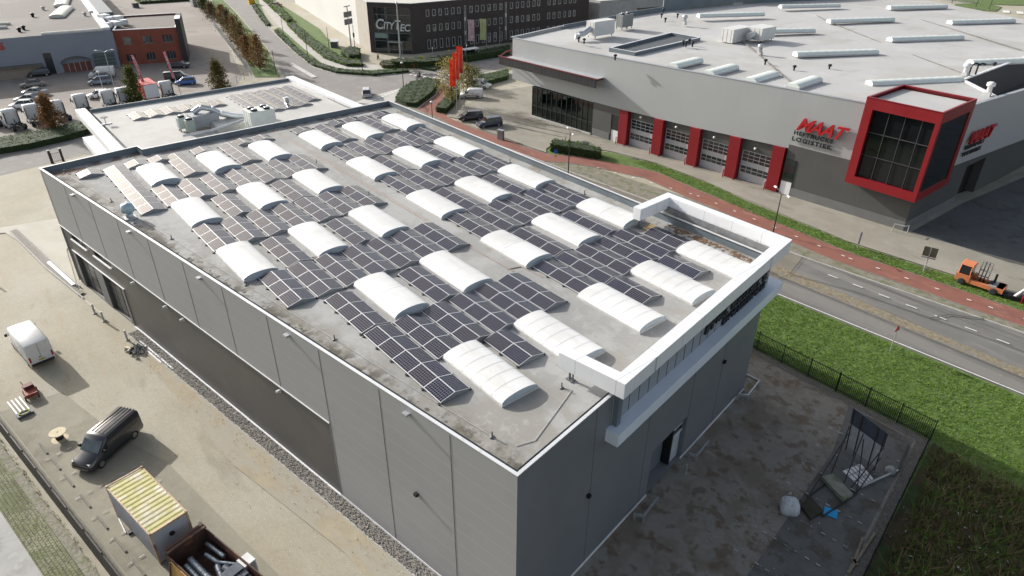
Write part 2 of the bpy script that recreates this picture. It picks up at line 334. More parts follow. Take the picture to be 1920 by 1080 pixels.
# junction islands / pavements far away
sheet('traffic_island', GP([(665, 193), (707, 178), (749, 167), (757, 172), (742, 190), (735, 200)]), mat('pale_island', (.47, .45, .42), .9, var=.06, scale=.5))
sheet('far_footpath', GP([(466, -20), (482, -20), (487, 8), (518, 45), (560, 90), (600, 118), (640, 130), (700, 132), (735, 128), (790, 126), (800, 118), (740, 118), (700, 122), (655, 122), (620, 108), (575, 78), (535, 42), (505, 8), (495, -20)]), mat('pale_footpath', (.42, .40, .36), .9, var=.08, scale=.4))
for nm, pts in (('far_verge', [(471, -20), (472, 8), (491, 34), (508, 51), (497, 30), (487, 8), (480, -20)]), ('far_verge', [(512, 56), (532, 75), (560, 98), (590, 122), (627, 134), (680, 140), (735, 137), (765, 132), (740, 128), (700, 132), (640, 130), (605, 120), (570, 92), (525, 52)]),
                ('far_lawn', [(500, -20), (520, 5), (545, 20), (600, 55), (612, 70), (650, 100), (672, 114), (655, 118), (620, 105), (560, 60), (525, 30), (490, -20)]), ('tree_verge', [(396, -20), (398, 10), (408, 40), (440, 75), (465, 120), (478, 145), (525, 145), (500, 92), (468, 55), (440, 22), (418, 0), (410, -20)])):
    sheet(nm, GP(pts), M_grass)
sheet('junction_bed', GP([(740, 192), (749, 172), (771, 157), (804, 149), (827, 155), (815, 178), (782, 203), (760, 200)]), M_grassd)
sheet('hedge_bed', GP([(815, 205), (838, 182), (850, 170), (862, 176), (852, 200), (835, 216)]), M_grassd)
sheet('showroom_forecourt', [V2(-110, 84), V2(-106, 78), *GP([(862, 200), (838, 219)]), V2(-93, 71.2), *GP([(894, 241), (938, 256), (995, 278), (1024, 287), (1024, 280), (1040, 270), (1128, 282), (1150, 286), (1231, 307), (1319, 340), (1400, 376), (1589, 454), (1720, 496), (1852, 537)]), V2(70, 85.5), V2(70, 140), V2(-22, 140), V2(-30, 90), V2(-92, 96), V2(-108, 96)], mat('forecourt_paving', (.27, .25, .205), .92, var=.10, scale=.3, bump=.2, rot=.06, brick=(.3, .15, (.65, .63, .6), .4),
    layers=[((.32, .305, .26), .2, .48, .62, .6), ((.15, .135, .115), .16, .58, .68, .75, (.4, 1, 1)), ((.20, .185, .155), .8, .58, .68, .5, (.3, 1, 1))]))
sheet('painted_forecourt_shade', [V2(-26.6, 85.6), V2(-23.5, 85.6), V2(-14, 87.2), V2(4, 90), V2(70, 95), V2(70, 160), V2(-20, 160), V2(-26.2, 100)], mat('forecourt_shade_colour', (.095, .10, .10), .9, var=.12, scale=.4, layers=[((.05, .05, .05), .35, .5, .62, .6), ((.11, .10, .09), .6, .6, .7, .5)]))  # dark sheet: the showroom building's shade painted into the forecourt colour
# kerbs: real steps
def kerb(name, pts, w=.15, h=.12, mt=M_kerb):
    mb = B(); band(mb, [Vector((p[0], p[1])) for p in pts], w, 0, h); tag(mb.build(name, mt), kind='structure')
kerb('road_kerb', [V2(70, 74.8), V2(-10.3, 71.4), V2(-30, 69.4), V2(-60, 67.6), V2(-100, 65.5)])
kerb('path_kerb', LOE[::-1], .1, .06, M_kerbd); kerb('path_kerb', UPE, .08, .05, M_kerbd)
kerb('strip_kerb', [L2(13.5, -1.02), L2(75, -1.02)], .1, .1, M_kerb)
kerb('island_kerb', GP([(740, 193), (748, 172), (771, 156), (804, 148), (828, 154), (816, 179), (783, 204)]), .15, .12)
kerb('verge_kerb', GP([(471, 8), (490, 36), (515, 64), (554, 100), (590, 128), (627, 139), (679, 144), (735, 140), (768, 133)]), .15, .12)

kerb('yard_kerb', [V2(-10.15, 48.45), V2(-7.65, 33.9), V2(-1, -6)], .08, .06, M_kerbd)
kerb('facade_kerb', [V2(-91.9, 80.6), V2(-70, 81.1), V2(-60, 81.5), V2(-27.2, 84.6), V2(-22, 84.6)], .12, .06)
# painted markings: each dash row is one marking sheet
def dashes(name, a, b, ln, gap, w, mt=M_white, z=None, n0=0):
    mb = B(); a, b = Vector(a), Vector(b); L = (b-a).length; d = (b-a)/L; q = Vector((-d.y, d.x)); t = n0
    while t < L-.01:
        e = min(t+ln, L); p0, p1 = a+d*t, a+d*e
        mb.face([(*(p0-q*w/2), 0), (*(p1-q*w/2), 0), (*(p1+q*w/2), 0), (*(p0+q*w/2), 0)]); t += ln+gap
    LZ[0] += .0005
    for v in mb.v: v.z = LZ[0]+.004
    return tag(mb.build(name, mt), kind='structure')
dashes('road_marking', (-60, 66.2), (-31.9, 67.2), 1.0, 1.9, .10)
dashes('road_marking', (-27.5, 67.45), (60, 71.0), 1.05, 1.65, .13)
dashes('edge_line', (-60, 57.95), (-28.8, 59.55), 200, 1, .12); dashes('edge_line', (-28.8, 59.55), (-6.8, 60.95), 200, 1, .12); dashes('edge_line', (-6.8, 60.95), (70, 60.2), 200, 1, .12)
dashes('path_marking', (-66, 71.4), (-50, 74.3), .42, 2.6, .15); dashes('path_marking', (-50, 74.3), (-28, 72.9), .42, 2.6, .15); dashes('path_marking', (-28, 72.9), (-14, 73.8), .42, 2.6, .15); dashes('path_marking', (-14, 73.8), (60, 80.6), .42, 2.6, .15)
for a, b in (((-142, 70), (-118, 81)), ((-122, 66), (-136, 76))):
    pass
dashes('crossing_marking', G(757, 166).to_2d(), G(690, 193).to_2d(), .6, .6, .7)
dashes('crossing_marking', G(773, 137).to_2d(), G(846, 142).to_2d(), .6, .6, .5); dashes('crossing_marking', G(768, 141).to_2d(), G(835, 150).to_2d(), .6, .6, .5)
dashes('road_marking', G(545, 120).to_2d(), G(590, 146).to_2d(), 60, 1, 1.2, mat('pale_kerb_strip', (.5, .48, .45), .9))
for i in range(7):      # bay divisions of the right yard
    s = i*2.55; p = V2(-15.0, 44.6-s*1.0)+V2(.33*i, -.6*0); q = p+V2(5.3, .55)
    dashes('bay_marking', p, q, .28, .42, .09, mat('dull_bay_marking', (.38, .38, .36), .85, layers=[((.13, .125, .115), 1.0, .48, .58, .95)]))
for s in (28.3, 31.0, 33.6, 36.2, 38.9, 41.6, 44.2, 46.9): dashes('bay_marking', L2(s, -12.0), L2(s, -7.4), .32, .42, .08, M_bay_w)
dashes('bay_marking', L2(25.5, -12.0), L2(25.5, -7.6), .32, .42, .08, M_bay_w)
M_tar = mat('sealed_crack', (.055, .053, .05), .8, var=.2)
def tar(pts, w=.05):
    LZ[0] += .0005; mb = B(); P = [Vector((x, y)) for x, y in pts]
    for a, b in zip(P, P[1:]):
        d = (b-a).normalized(); q = V2(-d.y, d.x)*w/2; mb.face([(*(a-q), LZ[0]+.004), (*(b-q), LZ[0]+.004), (*(b+q), LZ[0]+.004), (*(a+q), LZ[0]+.004)])
    tag(mb.build('road_crack', M_tar), kind='structure')
tar([(-30.2, 64.4), (-24, 66.2), (-12, 67.6), (10, 69)], .09); tar([(-30.4, 60.4), (-30.2, 64.4), (-31.4, 69.1)], .06); tar([(-60, 61.2), (-46, 61.8), (-31, 63.3)], .08); tar([(-16.8, 66.9), (-15.8, 69.2), (-13.4, 71.0)], .12); tar([(-32, 62.9), (-10, 63.3), (30, 64.2)], .07); tar([(-26, 68.9), (-12, 70.1), (20, 72.0)], .05)

# ================================================================ MAIN BUILDING
W_, N_, E_, NE_, K2, K1 = V2(-76.2, 4.9), V2(-17.25, 14.85), V2(-21.92, 43.45), V2(-76.33, 43.3), V2(-75.95, 14.1), V2(-77.35, 13.95)
HT, ZB, ZR = 12.5, 6.65, 12.0
uE = Vector((E_.x-N_.x, E_.y-N_.y, 0)).normalized(); nE = Vector((uE.y, -uE.x, 0))
LE = (E_-N_).length; LL = (N_-W_).length
bld = thing('warehouse', (-48, 27, 0), 'large grey flat-roofed warehouse with solar panels and white rooftop frame', 'building')
seam = (.30, .30, .31)
M_clad = mat('grey_cladding_sunlit', (.335, .34, .35), .55, .15, var=.025, scale=.15, lines=[('z', 1.12, .07, (.40, .405, .41), .55)], layers=[((.30, .305, .315), .12, .5, .62, .4)], spec=.4)  # paler copy: grazing sun on the long wall put into the colour
M_cladE = mat('grey_cladding_shaded', (.175, .185, .20), .5, .1, var=.03, scale=.12, layers=[((.15, .16, .175), .2, .45, .62, .5)], spec=.45)  # same cladding, darker copy: shade of the end wall put into the colour
M_dark = mat('dark_cladding', (.092, .090, .088), .5, .1, var=.06, scale=.3, layers=[((.115, .11, .103), .35, .5, .62, .5, (1, 1, .5))], lines=[((uL.x, uL.y), .3, .015, (.05, .045, .04), .6)])
M_trim = mat('white_trim', (.74, .74, .75), .45, var=.03)
M_coping = mat('pale_coping', (.66, .67, .68), .4, .2, var=.06, scale=.7, layers=[((.45, .46, .46), 1.5, .58, .7, .5)])
M_inner = mat('blue_grey_parapet', (.14, .17, .195), .5, .1, var=.1, scale=.6, layers=[((.10, .125, .145), .8, .5, .65, .5)])
M_whitepan = mat('white_composite_panel', (.74, .75, .77), .35, var=.02, scale=.5, layers=[((.62, .62, .61), 1.1, .56, .72, .45, (1, 1, .25))], lines=[((uE.x, uE.y), 2.6, .035, (.38, .39, .41), .8), ((1, 0), 2.6, .035, (.38, .39, .41), .8)])
M_glass = mat('dark_glass', (.018, .022, .026), .08, var=.2, scale=.4, spec=.8)
M_door = mat('dark_door', (.055, .06, .068), .35, .2, var=.15, scale=.6, layers=[((.09, .095, .105), .7, .5, .6, .5)])
M_steel = mat('galvanised_steel', (.50, .52, .54), .4, .7, var=.12, scale=3)
M_blk = mat('black_metal', (.018, .018, .02), .5, .3, var=.1)
M_roof = mat('grey_bitumen_roof', (.295, .293, .283), .88, var=.07, scale=.2, bump=.15, bscale=10, spec=.35,
    layers=[((.385, .382, .372), .16, .47, .58, .75), ((.27, .255, .225), .35, .52, .62, .65, (.35, 1, 1)), ((.23, .205, .165), .5, .61, .72, .6), ((.405, .40, .39), 1.2, .55, .66, .5), ((.27, .255, .22), 2.6, .56, .66, .5), ((.24, .225, .20), 9, .6, .68, .4)],
    lines=[((0, 1), 1.07, .025, (.25, .24, .22), .35), ((1, 0), 7.6, .03, (.26, .25, .23), .25)])
def roof_stain(mt, ax, off, d0, d1, col, sc, lo, hi, st):
    n = mt.node_tree; b = n.nodes['Principled BSDF']; src = b.inputs['Base Color'].links[0].from_socket
    g = n.nodes.new('ShaderNodeNewGeometry'); d = n.nodes.new('ShaderNodeVectorMath'); d.operation = 'DOT_PRODUCT'; n.links.new(g.outputs['Position'], d.inputs[0]); d.inputs[1].default_value = (ax[0], ax[1], 0)
    k = mul(n, d.outputs['Value'], off, 'SUBTRACT'); fall = ramp(n, k, d1, d0)
    P = pos_node(n); f = ramp(n, noise(n, P, sc, 8, .7), lo, hi)
    n.links.new(mix(n, mul(n, mul(n, fall, f), st), src, tuple(col)), b.inputs['Base Color'])
oL = W_.x*nL.x+W_.y*nL.y
roof_stain(M_roof, (nL.x, nL.y), oL, .7, 2.3, (.085, .075, .055), .5, .46, .57, .95)
roof_stain(M_roof, (nL.x, nL.y), oL, 1.2, 3.2, (.24, .225, .19), .9, .46, .60, .7)
roof_stain(M_roof, (0, -1), -43.2, .4, 2.2, (.20, .17, .12), .5, .48, .60, .75)
roof_stain(M_roof, (1, 0), -76.3, .5, 1.9, (.10, .075, .06), .8, .42, .56, .85)
roof_stain(M_roof, (0, -1), -44.2, 2.0, 3.4, (.12, .085, .06), 1.3, .58, .64, .8)
def facewall(name, a, b, z0, z1, mt, parent, holes=(), depth=.25, rev=None, s0=0, s1=None):
    L = (Vector(b)-Vector(a)).length; mb = B(); u = ((b[0]-a[0])/L, (b[1]-a[1])/L)
    mb.facade(a, u, s0, L if s1 is None else s1, z0, z1, holes, depth, 0, 1 if rev else None)
    return mb.build(name, [mt, rev] if rev else mt, parent)
facewall('wall', W_, N_, ZB, HT, M_clad, bld, s1=44.2)
facewall('wall', W_, N_, .25, HT, M_clad, bld, s0=44.2)
holesE = [(13.7, 18.4, 0.25, 4.1)]
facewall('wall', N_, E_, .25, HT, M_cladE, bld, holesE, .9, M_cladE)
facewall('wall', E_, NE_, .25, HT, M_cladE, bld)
facewall('wall', NE_, K2, .25, HT, M_clad, bld); facewall('wall', K2, K1, .25, HT, M_clad, bld); facewall('wall', K1, W_, .25, HT, M_clad, bld)
# vertical joints of the panels (thin dark gaskets)
mb = B()
for k in range(11):
    s = .35+5.5*k
    if s < 60: mb.wbox(W_, uL, s-.025, s+.025, ZB+.05 if s < 44.3 else .3, HT-.15, -.012, .02)
mb.wbox(W_, uL, 44.18, 44.24, .3, ZB, -.012, .02)
for s in (6.46, 12.64, 18.5, 23.2): mb.wbox(N_, uE, s-.03, s+.03, .3, HT-.1 if s < 7 else 9.4, -.012, .02)
mb.build('panel_joint', mat('dark_gasket', (.12, .12, .125), .7), bld)
# dark lower cladding with window strips and two recessed doors
cl_holes = [(2.2, 5.8, 5.75, 6.45), (7.5, 11.2, 5.75, 6.45), (1.6, 6.2, .15, 4.05), (8.0, 12.2, .15, 4.05)]
PWi = (PW+nL*.12).to_2d()
mb = B(); mb.facade(PWi, uL, 0, 44.2, 0, ZB-.02, cl_holes, .35, 0, 0); mb.build('dark_lower_cladding', M_dark, bld)
for a, b, c, d in cl_holes[:2]:
    mb = B(); mb.wbox(PWi, uL, a+.02, b-.02, c+.02, d-.02, .2, .26); w_ = mb.build('window', M_glass, bld)
    mb = B(); mb.wbox(PWi, uL, a-.1, b+.1, c-.09, c, -.16, .05); mb.wbox(PWi, uL, (a+b)/2-.03, (a+b)/2+.03, c+.02, d-.02, .15, .2); mb.build('window_sill', M_trim, w_)
for a, b, c, d in cl_holes[2:]:
    mb = B(); mb.wbox(PWi, uL, a+.05, b-.05, c, d-.05, .27, .33)
    for k in range(1, 5): mb.wbox(PWi, uL, a+.05, b-.05, c+.78*k-.015, c+.78*k+.015, .255, .275, 1)
    for k in (1, 2): mb.wbox(PWi, uL, a+(b-a)*k/3-.04, a+(b-a)*k/3+.04, c, d-.05, .25, .275, 1)
    dr = mb.build('roller_door', [M_door, M_blk], bld)
mb = B(); mb.wbox(PWi, uL, 1.0, 12.9, 4.1, 4.18, -.10, .0); mb.build('door_lintel', M_trim, bld)
mb = B()
for a, b in ((1.1, 1.6), (6.2, 8.0), (12.2, 12.7)): mb.wbox(PWi, uL, a+.02, b-.02, .1, 4.09, -.06, -.003)
mb.build('door_pilaster', mat('mid_grey_pilaster', (.15, .155, .16), .5), bld)
mb = B(); mb.wbox(W_, uL, -.02, 44.25, ZB-.06, ZB+.02, -.05, .14); mb.wbox(W_, uL, 44.2, LL, .0, .26, -.03, .1); mb.wbox(N_, uE, 0, 13.7, 0, .26, -.03, .1); mb.wbox(N_, uE, 18.4, LE, 0, .26, -.03, .1); mb.wbox(W_, uL, 12.8, 44.2, .0, .12, -.03, .1)
mb.build('plinth_trim', M_trim, bld)
# coping ring + parapet inside
poly = [W_, N_, E_, NE_, K2, K1]
mb = B(); band(mb, [p for p in offset_poly(poly, -.03)], .19, HT, HT+.05, 0, True); mb.build('coping', M_coping, bld)
mb = B(); inn = offset_poly(poly, .30)
for i in range(6):
    a, b = inn[i], inn[(i+1) % 6]
    mb.face([(b.x, b.y, ZR-.05), (a.x, a.y, ZR-.05), (a.x, a.y, HT), (b.x, b.y, HT)])
mb.build('parapet', M_inner, bld)
rf = B(); rf.face([(p.x, p.y, ZR) for p in inn]); roof = rf.build('roof', M_roof, bld)
# small dirt and moss heaps that lie along the parapets
rnd = random.Random(3)
mb = B()
def clump(mb, x, y, z, r, h, rnd, mi=0, n=7):
    a0 = rnd.random()*6; ring = [(x+r*cos(a0+2*pi*k/n)*rnd.uniform(.6, 1.2), y+r*sin(a0+2*pi*k/n)*rnd.uniform(.6, 1.2), z+.004) for k in range(n)]
    top = (x+rnd.uniform(-.2, .2)*r, y+rnd.uniform(-.2, .2)*r, z+h)
    for k in range(n): mb.face([ring[k], ring[(k+1) % n], top], mi)
for i in range(140):
    s = rnd.choice((rnd.uniform(16, 24), rnd.uniform(22, 38), rnd.uniform(27, 34), rnd.uniform(40, 55))); k = .35+abs(rnd.gauss(0, .33)); p = LW(s, k, ZR); clump(mb, p.x, p.y, ZR, rnd.uniform(.03, .2), rnd.uniform(.01, .035), rnd)
for i in range(200):
    x = rnd.choice((rnd.uniform(-31, -26), rnd.gauss(-27.5, 1.2), rnd.uniform(-25, -22.6))); y = 42.9-abs(rnd.gauss(0, .55)); clump(mb, x, y, ZR, rnd.uniform(.04, .22), rnd.uniform(.01, .05), rnd, 1)
for i in range(160):
    x = -75.6+abs(rnd.gauss(0, .45)); clump(mb, x+.2, rnd.uniform(5.9, 8.5), ZR, rnd.uniform(.05, .2), .03, rnd, 1)
for i in range(60):
    clump(mb, rnd.uniform(-37.6, -36.2)-6.5, rnd.uniform(17.2, 17.7)+.2, ZR, rnd.uniform(.03, .12), .04, rnd, 1)
tag(mb.build('roof_moss', [mat('dark_moss', (.11, .10, .085), .95, var=.3, scale=4), mat('dead_leaves', (.14, .085, .05), .95, var=.4, scale=5)]), 'dark moss and dead leaves lying along the warehouse roof edges', 'moss', kind='stuff')
# ---- skylights
CX = [-71.1, -60.15, -49.1, -38.25, -27.45]; RY = [12.1, 17.75, 23.1, 28.75, 34.0, 39.15]; SLN, SW = 5.5, 2.5
M_dome = mat('milky_dome', (.66, .66, .65), .42, var=.06, scale=.16, spec=.5, layers=[((.57, .55, .49), 1.1, .50, .70, .6, (.5, 2.2, 1)), ((.60, .60, .58), .12, .5, .58, .7), ((.46, .43, .36), 3.6, .64, .74, .6), ((.72, .72, .71), .09, .5, .56, .8)])
M_curb = mat('skylight_curb', (.50, .50, .50), .6, var=.1, scale=2)
M_domeend = mat('skylight_end', (.42, .47, .51), .5, var=.06)
def arc(y0, w, z0, h, n=12):
    return [(y0+w*(.5-.5*cos(pi*k/n)), z0+h*sin(pi*k/n)**.85) for k in range(n+1)]
def skylight(x0, y0, step, ribs):
    mb = B(); mb.box((x0+SLN/2, y0+SW/2, ZR), (SLN+.12, SW+.12, .15)); cb = mb.build('skylight', M_curb, bld)
    mb = B(); segs = [(0, SLN, 0)]
    if step: segs = [(0, SLN*.5, .0), (SLN*.5, SLN, .09)] if step > 0 else [(0, SLN*.5, .09), (SLN*.5, SLN, .0)]
    for a, b, e in segs:
        prof = arc(y0-.02-e/2, SW+.04+e, ZR+.15, .38+e, 14); nx = 12
        mb.grid([[(x0+a+(b-a)*i/nx, y, z) for y, z in prof] for i in range(nx+1)][::-1])
        for xx in (a, b): mb.face([(x0+xx, y, z) for y, z in prof][::(1 if xx == b else -1)], 1)
    if True:
        for i in range(1, 6 if ribs else 5):
            x = x0+SLN*i/(6 if ribs else 5); prof = arc(y0-.03, SW+.06, ZR+.15, .387, 14)
            mb.grid([[(x+q, y, z) for y, z in prof] for q in ((.016, -.016) if ribs else (.008, -.008))], 2)
    if step:
        e = .09 if step > 0 else .09; prof = arc(y0-.02-e/2, SW+.04+e, ZR+.15, .38+e, 14); prof2 = arc(y0-.01, SW+.02, ZR+.15, .37, 14); x = x0+SLN*.5+(-.03 if step > 0 else .03)
        mb.grid([[(x, y, z) for y, z in prof], [(x+.002, y, z) for y, z in prof2]], 3)
    dm = mb.build('dome', [M_dome, M_domeend, mat('dome_rib', (.52, .52, .525), .5), M_domeend], cb)
for r, y in enumerate(RY):
    for c, x in enumerate(CX):
        if r == 0 and c > 2: continue
        if r == 2 and c == 4: pass
        step = {(0, 0): 1, (1, 0): 1, (1, 3): 1, (3, 0): 1, (5, 0): 1, (3, 3): 1, (5, 3): 1}.get((r, c), 0)
        skylight(x, y, step, c == 4)
# ---- canopy frame
cano = [V2(-21.9, 21.73), V2(-17.65, 22.45), V2(-21.38, 44.65), V2(-32.9, 44.6), V2(-32.7, 40.04)]
mb = B(); band(mb, cano, .75, 12.8, 13.8); fr = mb.build('rooftop_frame', M_whitepan, bld)
mb = B(); led = [V2(-19.0, 22.15), V2(-17.65, 22.4), V2(-21.3, 44.6), V2(-32.9, 44.55)]; band(mb, led, 1.1, 9.45, 10.3); mb.build('facade_ledge', mat('white_ledge_panel', (.66, .72, .80), .35, var=.02, lines=[((uE.x, uE.y), 2.6, .025, (.5, .52, .56), .7)]), bld)
mb = B(); mb.wbox(N_, uE, 7.95, LE-.3, 10.3, 12.81, -.04, .02)
for k in range(20):
    s = 8.6+1.06*k
    if s < LE-.4: mb.wbox(N_, uE, s-.02, s+.02, 10.31, 12.8, -.055, -.03, 1)
mb.wbox(N_, uE, 8.0, 8.4, 10.3, 12.8, -.35, -.04, 2)
mb.build('sign_wall', [mat('blue_grey_sign_wall', (.27, .29, .325), .5, var=.06, scale=.5), M_blk, M_inner], bld)
for i, q in enumerate((V2(-21.4, 22.2), V2(-32.3, 40.45))):
    mb = B(); mb.tube((q.x, q.y, ZR), (q.x, q.y, 12.8), .07, mi=0); mb.tube((q.x+.25, q.y, ZR), (q.x+.25, q.y, 12.8), .05); mb.box((q.x+.1, q.y, ZR), (.5, .35, .06)); mb.build('frame_post', mat('grey_post', (.16, .17, .18), .45, .4), fr)
mb = B()
for k in range(8):
    x = -31.2+1.25*k; mb.box((x, 43.95, 12.4), (.12, .12, .75))
mb.build('frame_post', M_steel, fr)
mb = B(); mb.box((-27.2, 43.75, 12.45), (10.4, .1, .55)); mb.build('frame_back_panel', mat('grey_back_panel', (.17, .175, .18), .7, var=.2, scale=1.5, layers=[((.26, .26, .26), 2, .5, .6, .5)]), fr)
# dark sign letters on the end wall (two rows behind one tall initial)
SGN = mat('dark_sign_letters', (.02, .024, .032), .5)
def signE(txt, s, z, size, sx=1.0, ex=.12, bold=.02):
    p = N_.to_3d()+uE*s+nE*.16; p.z = z
    return text_mesh('sign_lettering', txt, size, SGN, p, uE, (0, 0, 1), bld, ex, 0, sx, bold)
for a, b, z0, z1 in ((18.45, 18.75, 11.25, 12.1), (18.8, 19.1, 11.4, 12.3), (19.15, 19.5, 11.3, 12.15), (18.5, 19.5, 11.9, 12.2)): pass
# the lettering is unreadable in the photograph: two rows of close-set dark characters and one tall initial
rl = random.Random(11)
def glyph(mb, s, z, w, h, kind, k0=-.20, k1=-.06):
    t = .10
    bx = lambda a, b, c, d: mb.wbox(N_, uE, s+a*w, s+b*w, z+c*h, z+d*h, k0, k1)
    if kind in (0, 1, 4): bx(0, .26, 0, 1)
    if kind in (0, 2): bx(.72, 1, 0, 1)
    if kind in (0, 3): bx(.2, .8, .4, .6)
    if kind in (1, 2, 4): bx(.1, .95, .8, 1)
    if kind in (1, 4, 3): bx(.1, .95, 0, .2)
    if kind == 4: bx(.1, .8, .42, .58)
    if kind == 3: bx(.36, .64, 0, 1)
mb = B()
s = 20.0; i = 0
while s < 28.2: glyph(mb, s, 11.15, .50, .72, (0, 4, 1, 2, 4, 0, 3, 1)[i % 8]); s += .64; i += 1
s = 21.2; i = 0
while s < 28.1: glyph(mb, s, 10.42, .42, .50, (4, 0, 2, 1, 3, 4, 1)[i % 7]); s += .54; i += 1
mb.hexa([N_.to_3d()+uE*a+nE*b+Vector((0, 0, z)) for z, q in ((11.0, 0), (12.15, .25)) for a, b in ((18.5+q, .06), (19.0+q, .06), (19.0+q, .2), (18.5+q, .2))])
mb.hexa([N_.to_3d()+uE*a+nE*b+Vector((0, 0, z)) for z, q in ((11.0, 0), (12.15, .25)) for a, b in ((19.3+q, .06), (19.6+q, .06), (19.6+q, .2), (19.3+q, .2))])
mb.wbox(N_, uE, 18.8, 19.8, 11.95, 12.2, -.2, -.06); mb.wbox(N_, uE, 18.7, 19.6, 11.5, 11.65, -.2, -.06)
mb.build('sign_lettering', SGN, bld)
# wall lamps and spotlights
def wl(P, u, s, z, name='wall_lamp', w=.38, d=.28, h=.14, mt=None):
    mb = B(); mb.wbox(P, u, s-w/2, s+w/2, z, z+h, -d, -.005); mb.wbox(P, u, s-.05, s+.05, z-.12, z+.02, -.1, -.005); mb.build(name, mt or M_steel, bld)
for s in (7.9, 19.2, 30.4, 41.2, 52.2): wl(W_, uL, s, 11.95)
for s in (16.2, 22.1, 25.0, 38.5): wl(PWi, uL, s, 6.1, 'camera', .16, .35, .14, mat('camera_white', (.6, .6, .6), .5))
wl(W_, uL, 52.4, 6.05, 'spotlight', .22, .22, .2, M_blk)
for s in (6.2, 23.15): wl(N_, uE, s, 6.15, 'spotlight', .22, .22, .2, M_blk)
# end wall entrance recess
mb = B(); mb.wbox(N_, uE, 13.75, 16.9, .3, 4.05, .82, .9); mb.build('door', mat('grey_end_door', (.13, .145, .165), .45), bld)
mb = B(); mb.wbox(N_, uE, 17.0, 17.2, .3, 4.05, .25, .9); mb.wbox(N_, uE, 17.25, 18.35, .3, 2.75, .30, .36, 1); mb.build('door', [M_blk, mat('pale_door', (.42, .44, .46), .5)], bld)
mb = B(); mb.wbox(N_, uE, 17.25, 18.35, 2.85, 4.0, .28, .34); w_ = mb.build('window', M_glass, bld)
mb = B(); mb.wbox(N_, uE, 17.2, 18.4, 3.4, 3.45, .24, .28); mb.wbox(N_, uE, 17.2, 18.4, 2.77, 2.84, .2, .3); mb.build('window_frame', M_trim, w_)
# roof cables, pipes and small fittings
mb = B()
def rp(pts, r=.03, z=ZR): mb.path([(x, y, z+r) for x, y in pts], r, 5)
rp([(-75.5, 27.6), (-40, 27.55), (-33, 27.7)], .035); rp([(-75.5, 27.85), (-41, 27.8)], .02); rp([(-75, 27.6), (-75, 30.2), (-72, 30.2)], .03)
rp([(-33.5, 27.6), (-33.2, 28.6), (-31, 28.8)], .03); rp([(-65, 27.0), (-62.5, 27.0)], .03)
mb.build('cable_duct', mat('rusty_duct', (.33, .25, .21), .7, var=.2, scale=3), bld)
mb = B(); q = [LW(s, 1.55, ZR+.04) for s in (1.5, 57)]; mb.path(q, .02, 4); mb.path([(-19.2, 16.4, ZR+.03), (-18.9, 17.4, ZR+.03), (-20.6, 21.6, ZR+.03), (-21.0, 21.4, ZR+.03)], .018, 4)
mb.build('safety_line', mat('grey_cable', (.42, .42, .41), .6), bld)
for q in [LW(s, 1.55, ZR) for s in (1.6, 12, 23, 33.8, 43.8, 56.8)]+[Vector((x, 41.9, ZR)) for x in (-72, -61, -50.6, -40, -29.6)]+[Vector((x, 26.7, ZR)) for x in (-62.5, -52, -41.5, -31.6)]+[Vector((-21.1, 21.3, ZR))]:
    mb = B(); mb.lathe(q, [(.16, 0), (.16, .02), (.05, .06), (.03, .3), (.05, .32), (.05, .36)], 8); mb.build('anchor_post', mat('dark_anchor', (.12, .12, .12), .5, .3), bld)

# ---------------------------------------------------------------- MAAT building
A0, AU = V2(-91.9, 81.1), Vector((64.4, 3.9, 0)).normalized()
def AX(x): return (x+91.9)/AU.x            # distance along its front for a given x
mt_ = thing('showroom_building', (-60, 110, 0), 'big pale grey and dark building with red pillars and red corner box', 'building')
M_silver = mat('silver_cladding', (.39, .405, .415), .5, .2, var=.02, scale=.2, layers=[((.36, .375, .385), .15, .5, .6, .5, (1, 1, .1)), ((.41, .42, .43), .5, .55, .68, .4, (1, 1, .08))], lines=[((AU.x, AU.y), 1.2, .03, (.36, .37, .38), .2)])
M_antr = mat('anthracite_cladding', (.085, .085, .083), .6, .1, var=.07, scale=.3, lines=[((AU.x, AU.y), .9, .025, (.06, .06, .06), .5)])
M_crimson = mat('red_panel', (.215, .008, .013), .4, var=.05, scale=.6, spec=.5)
M_mroof = mat('pale_roof_membrane', (.42, .418, .412), .85, var=.04, scale=.05, lines=[((.57, .82), 1.6, .05, (.44, .43, .41), .45)],
    layers=[((.36, .35, .33), .05, .47, .58, .75), ((.47, .465, .45), .12, .52, .64, .6), ((.33, .315, .29), .25, .58, .68, .5, (1, .4, 1)), ((.42, .40, .37), 1.2, .62, .7, .35)])
yf = lambda x: 81.1+(x+91.9)*.0606
top = [(-97, 12.85), (-80, 13.0), (-60, 13.4), (-45, 13.75), (-27.4, 14.1)]; bot = [(-97, 5.75), (-77, 5.5), (-60, 5.75), (-44, 6.35), (-27.4, 6.8)]
mb = B()
def interp(T, x):
    for (a, p), (b, q) in zip(T, T[1:]):
        if a <= x <= b: return p+(q-p)*(x-a)/(b-a)
    return T[-1][1]
xs = [-97, -90, -80, -77, -70, -60, -50, -45, -44, -35, -27.4]
for a, b in zip(xs, xs[1:]): mb.face([(a, yf(a), interp(bot, a)), (b, yf(b), interp(bot, b)), (b, yf(b), interp(top, b)), (a, yf(a), interp(top, a))])
lp = [(-97, yf(-97)), (-99.9, 96.3), (-101.6, 111), (-101.7, 126), (-100, 140), (-97, 152)]
for a, b in zip(lp, lp[1:]): mb.face([(b[0], b[1], 5.5), (a[0], a[1], 5.5), (a[0], a[1], 12.9), (b[0], b[1], 12.9)])
mb.face([(-97, yf(-97), 5.75), (-77, yf(-77), 5.5), (-77, 96, 5.5), (-99.9, 96.3, 5.5)])
mb.build('upper_wall', M_silver, mt_)
mb = B()
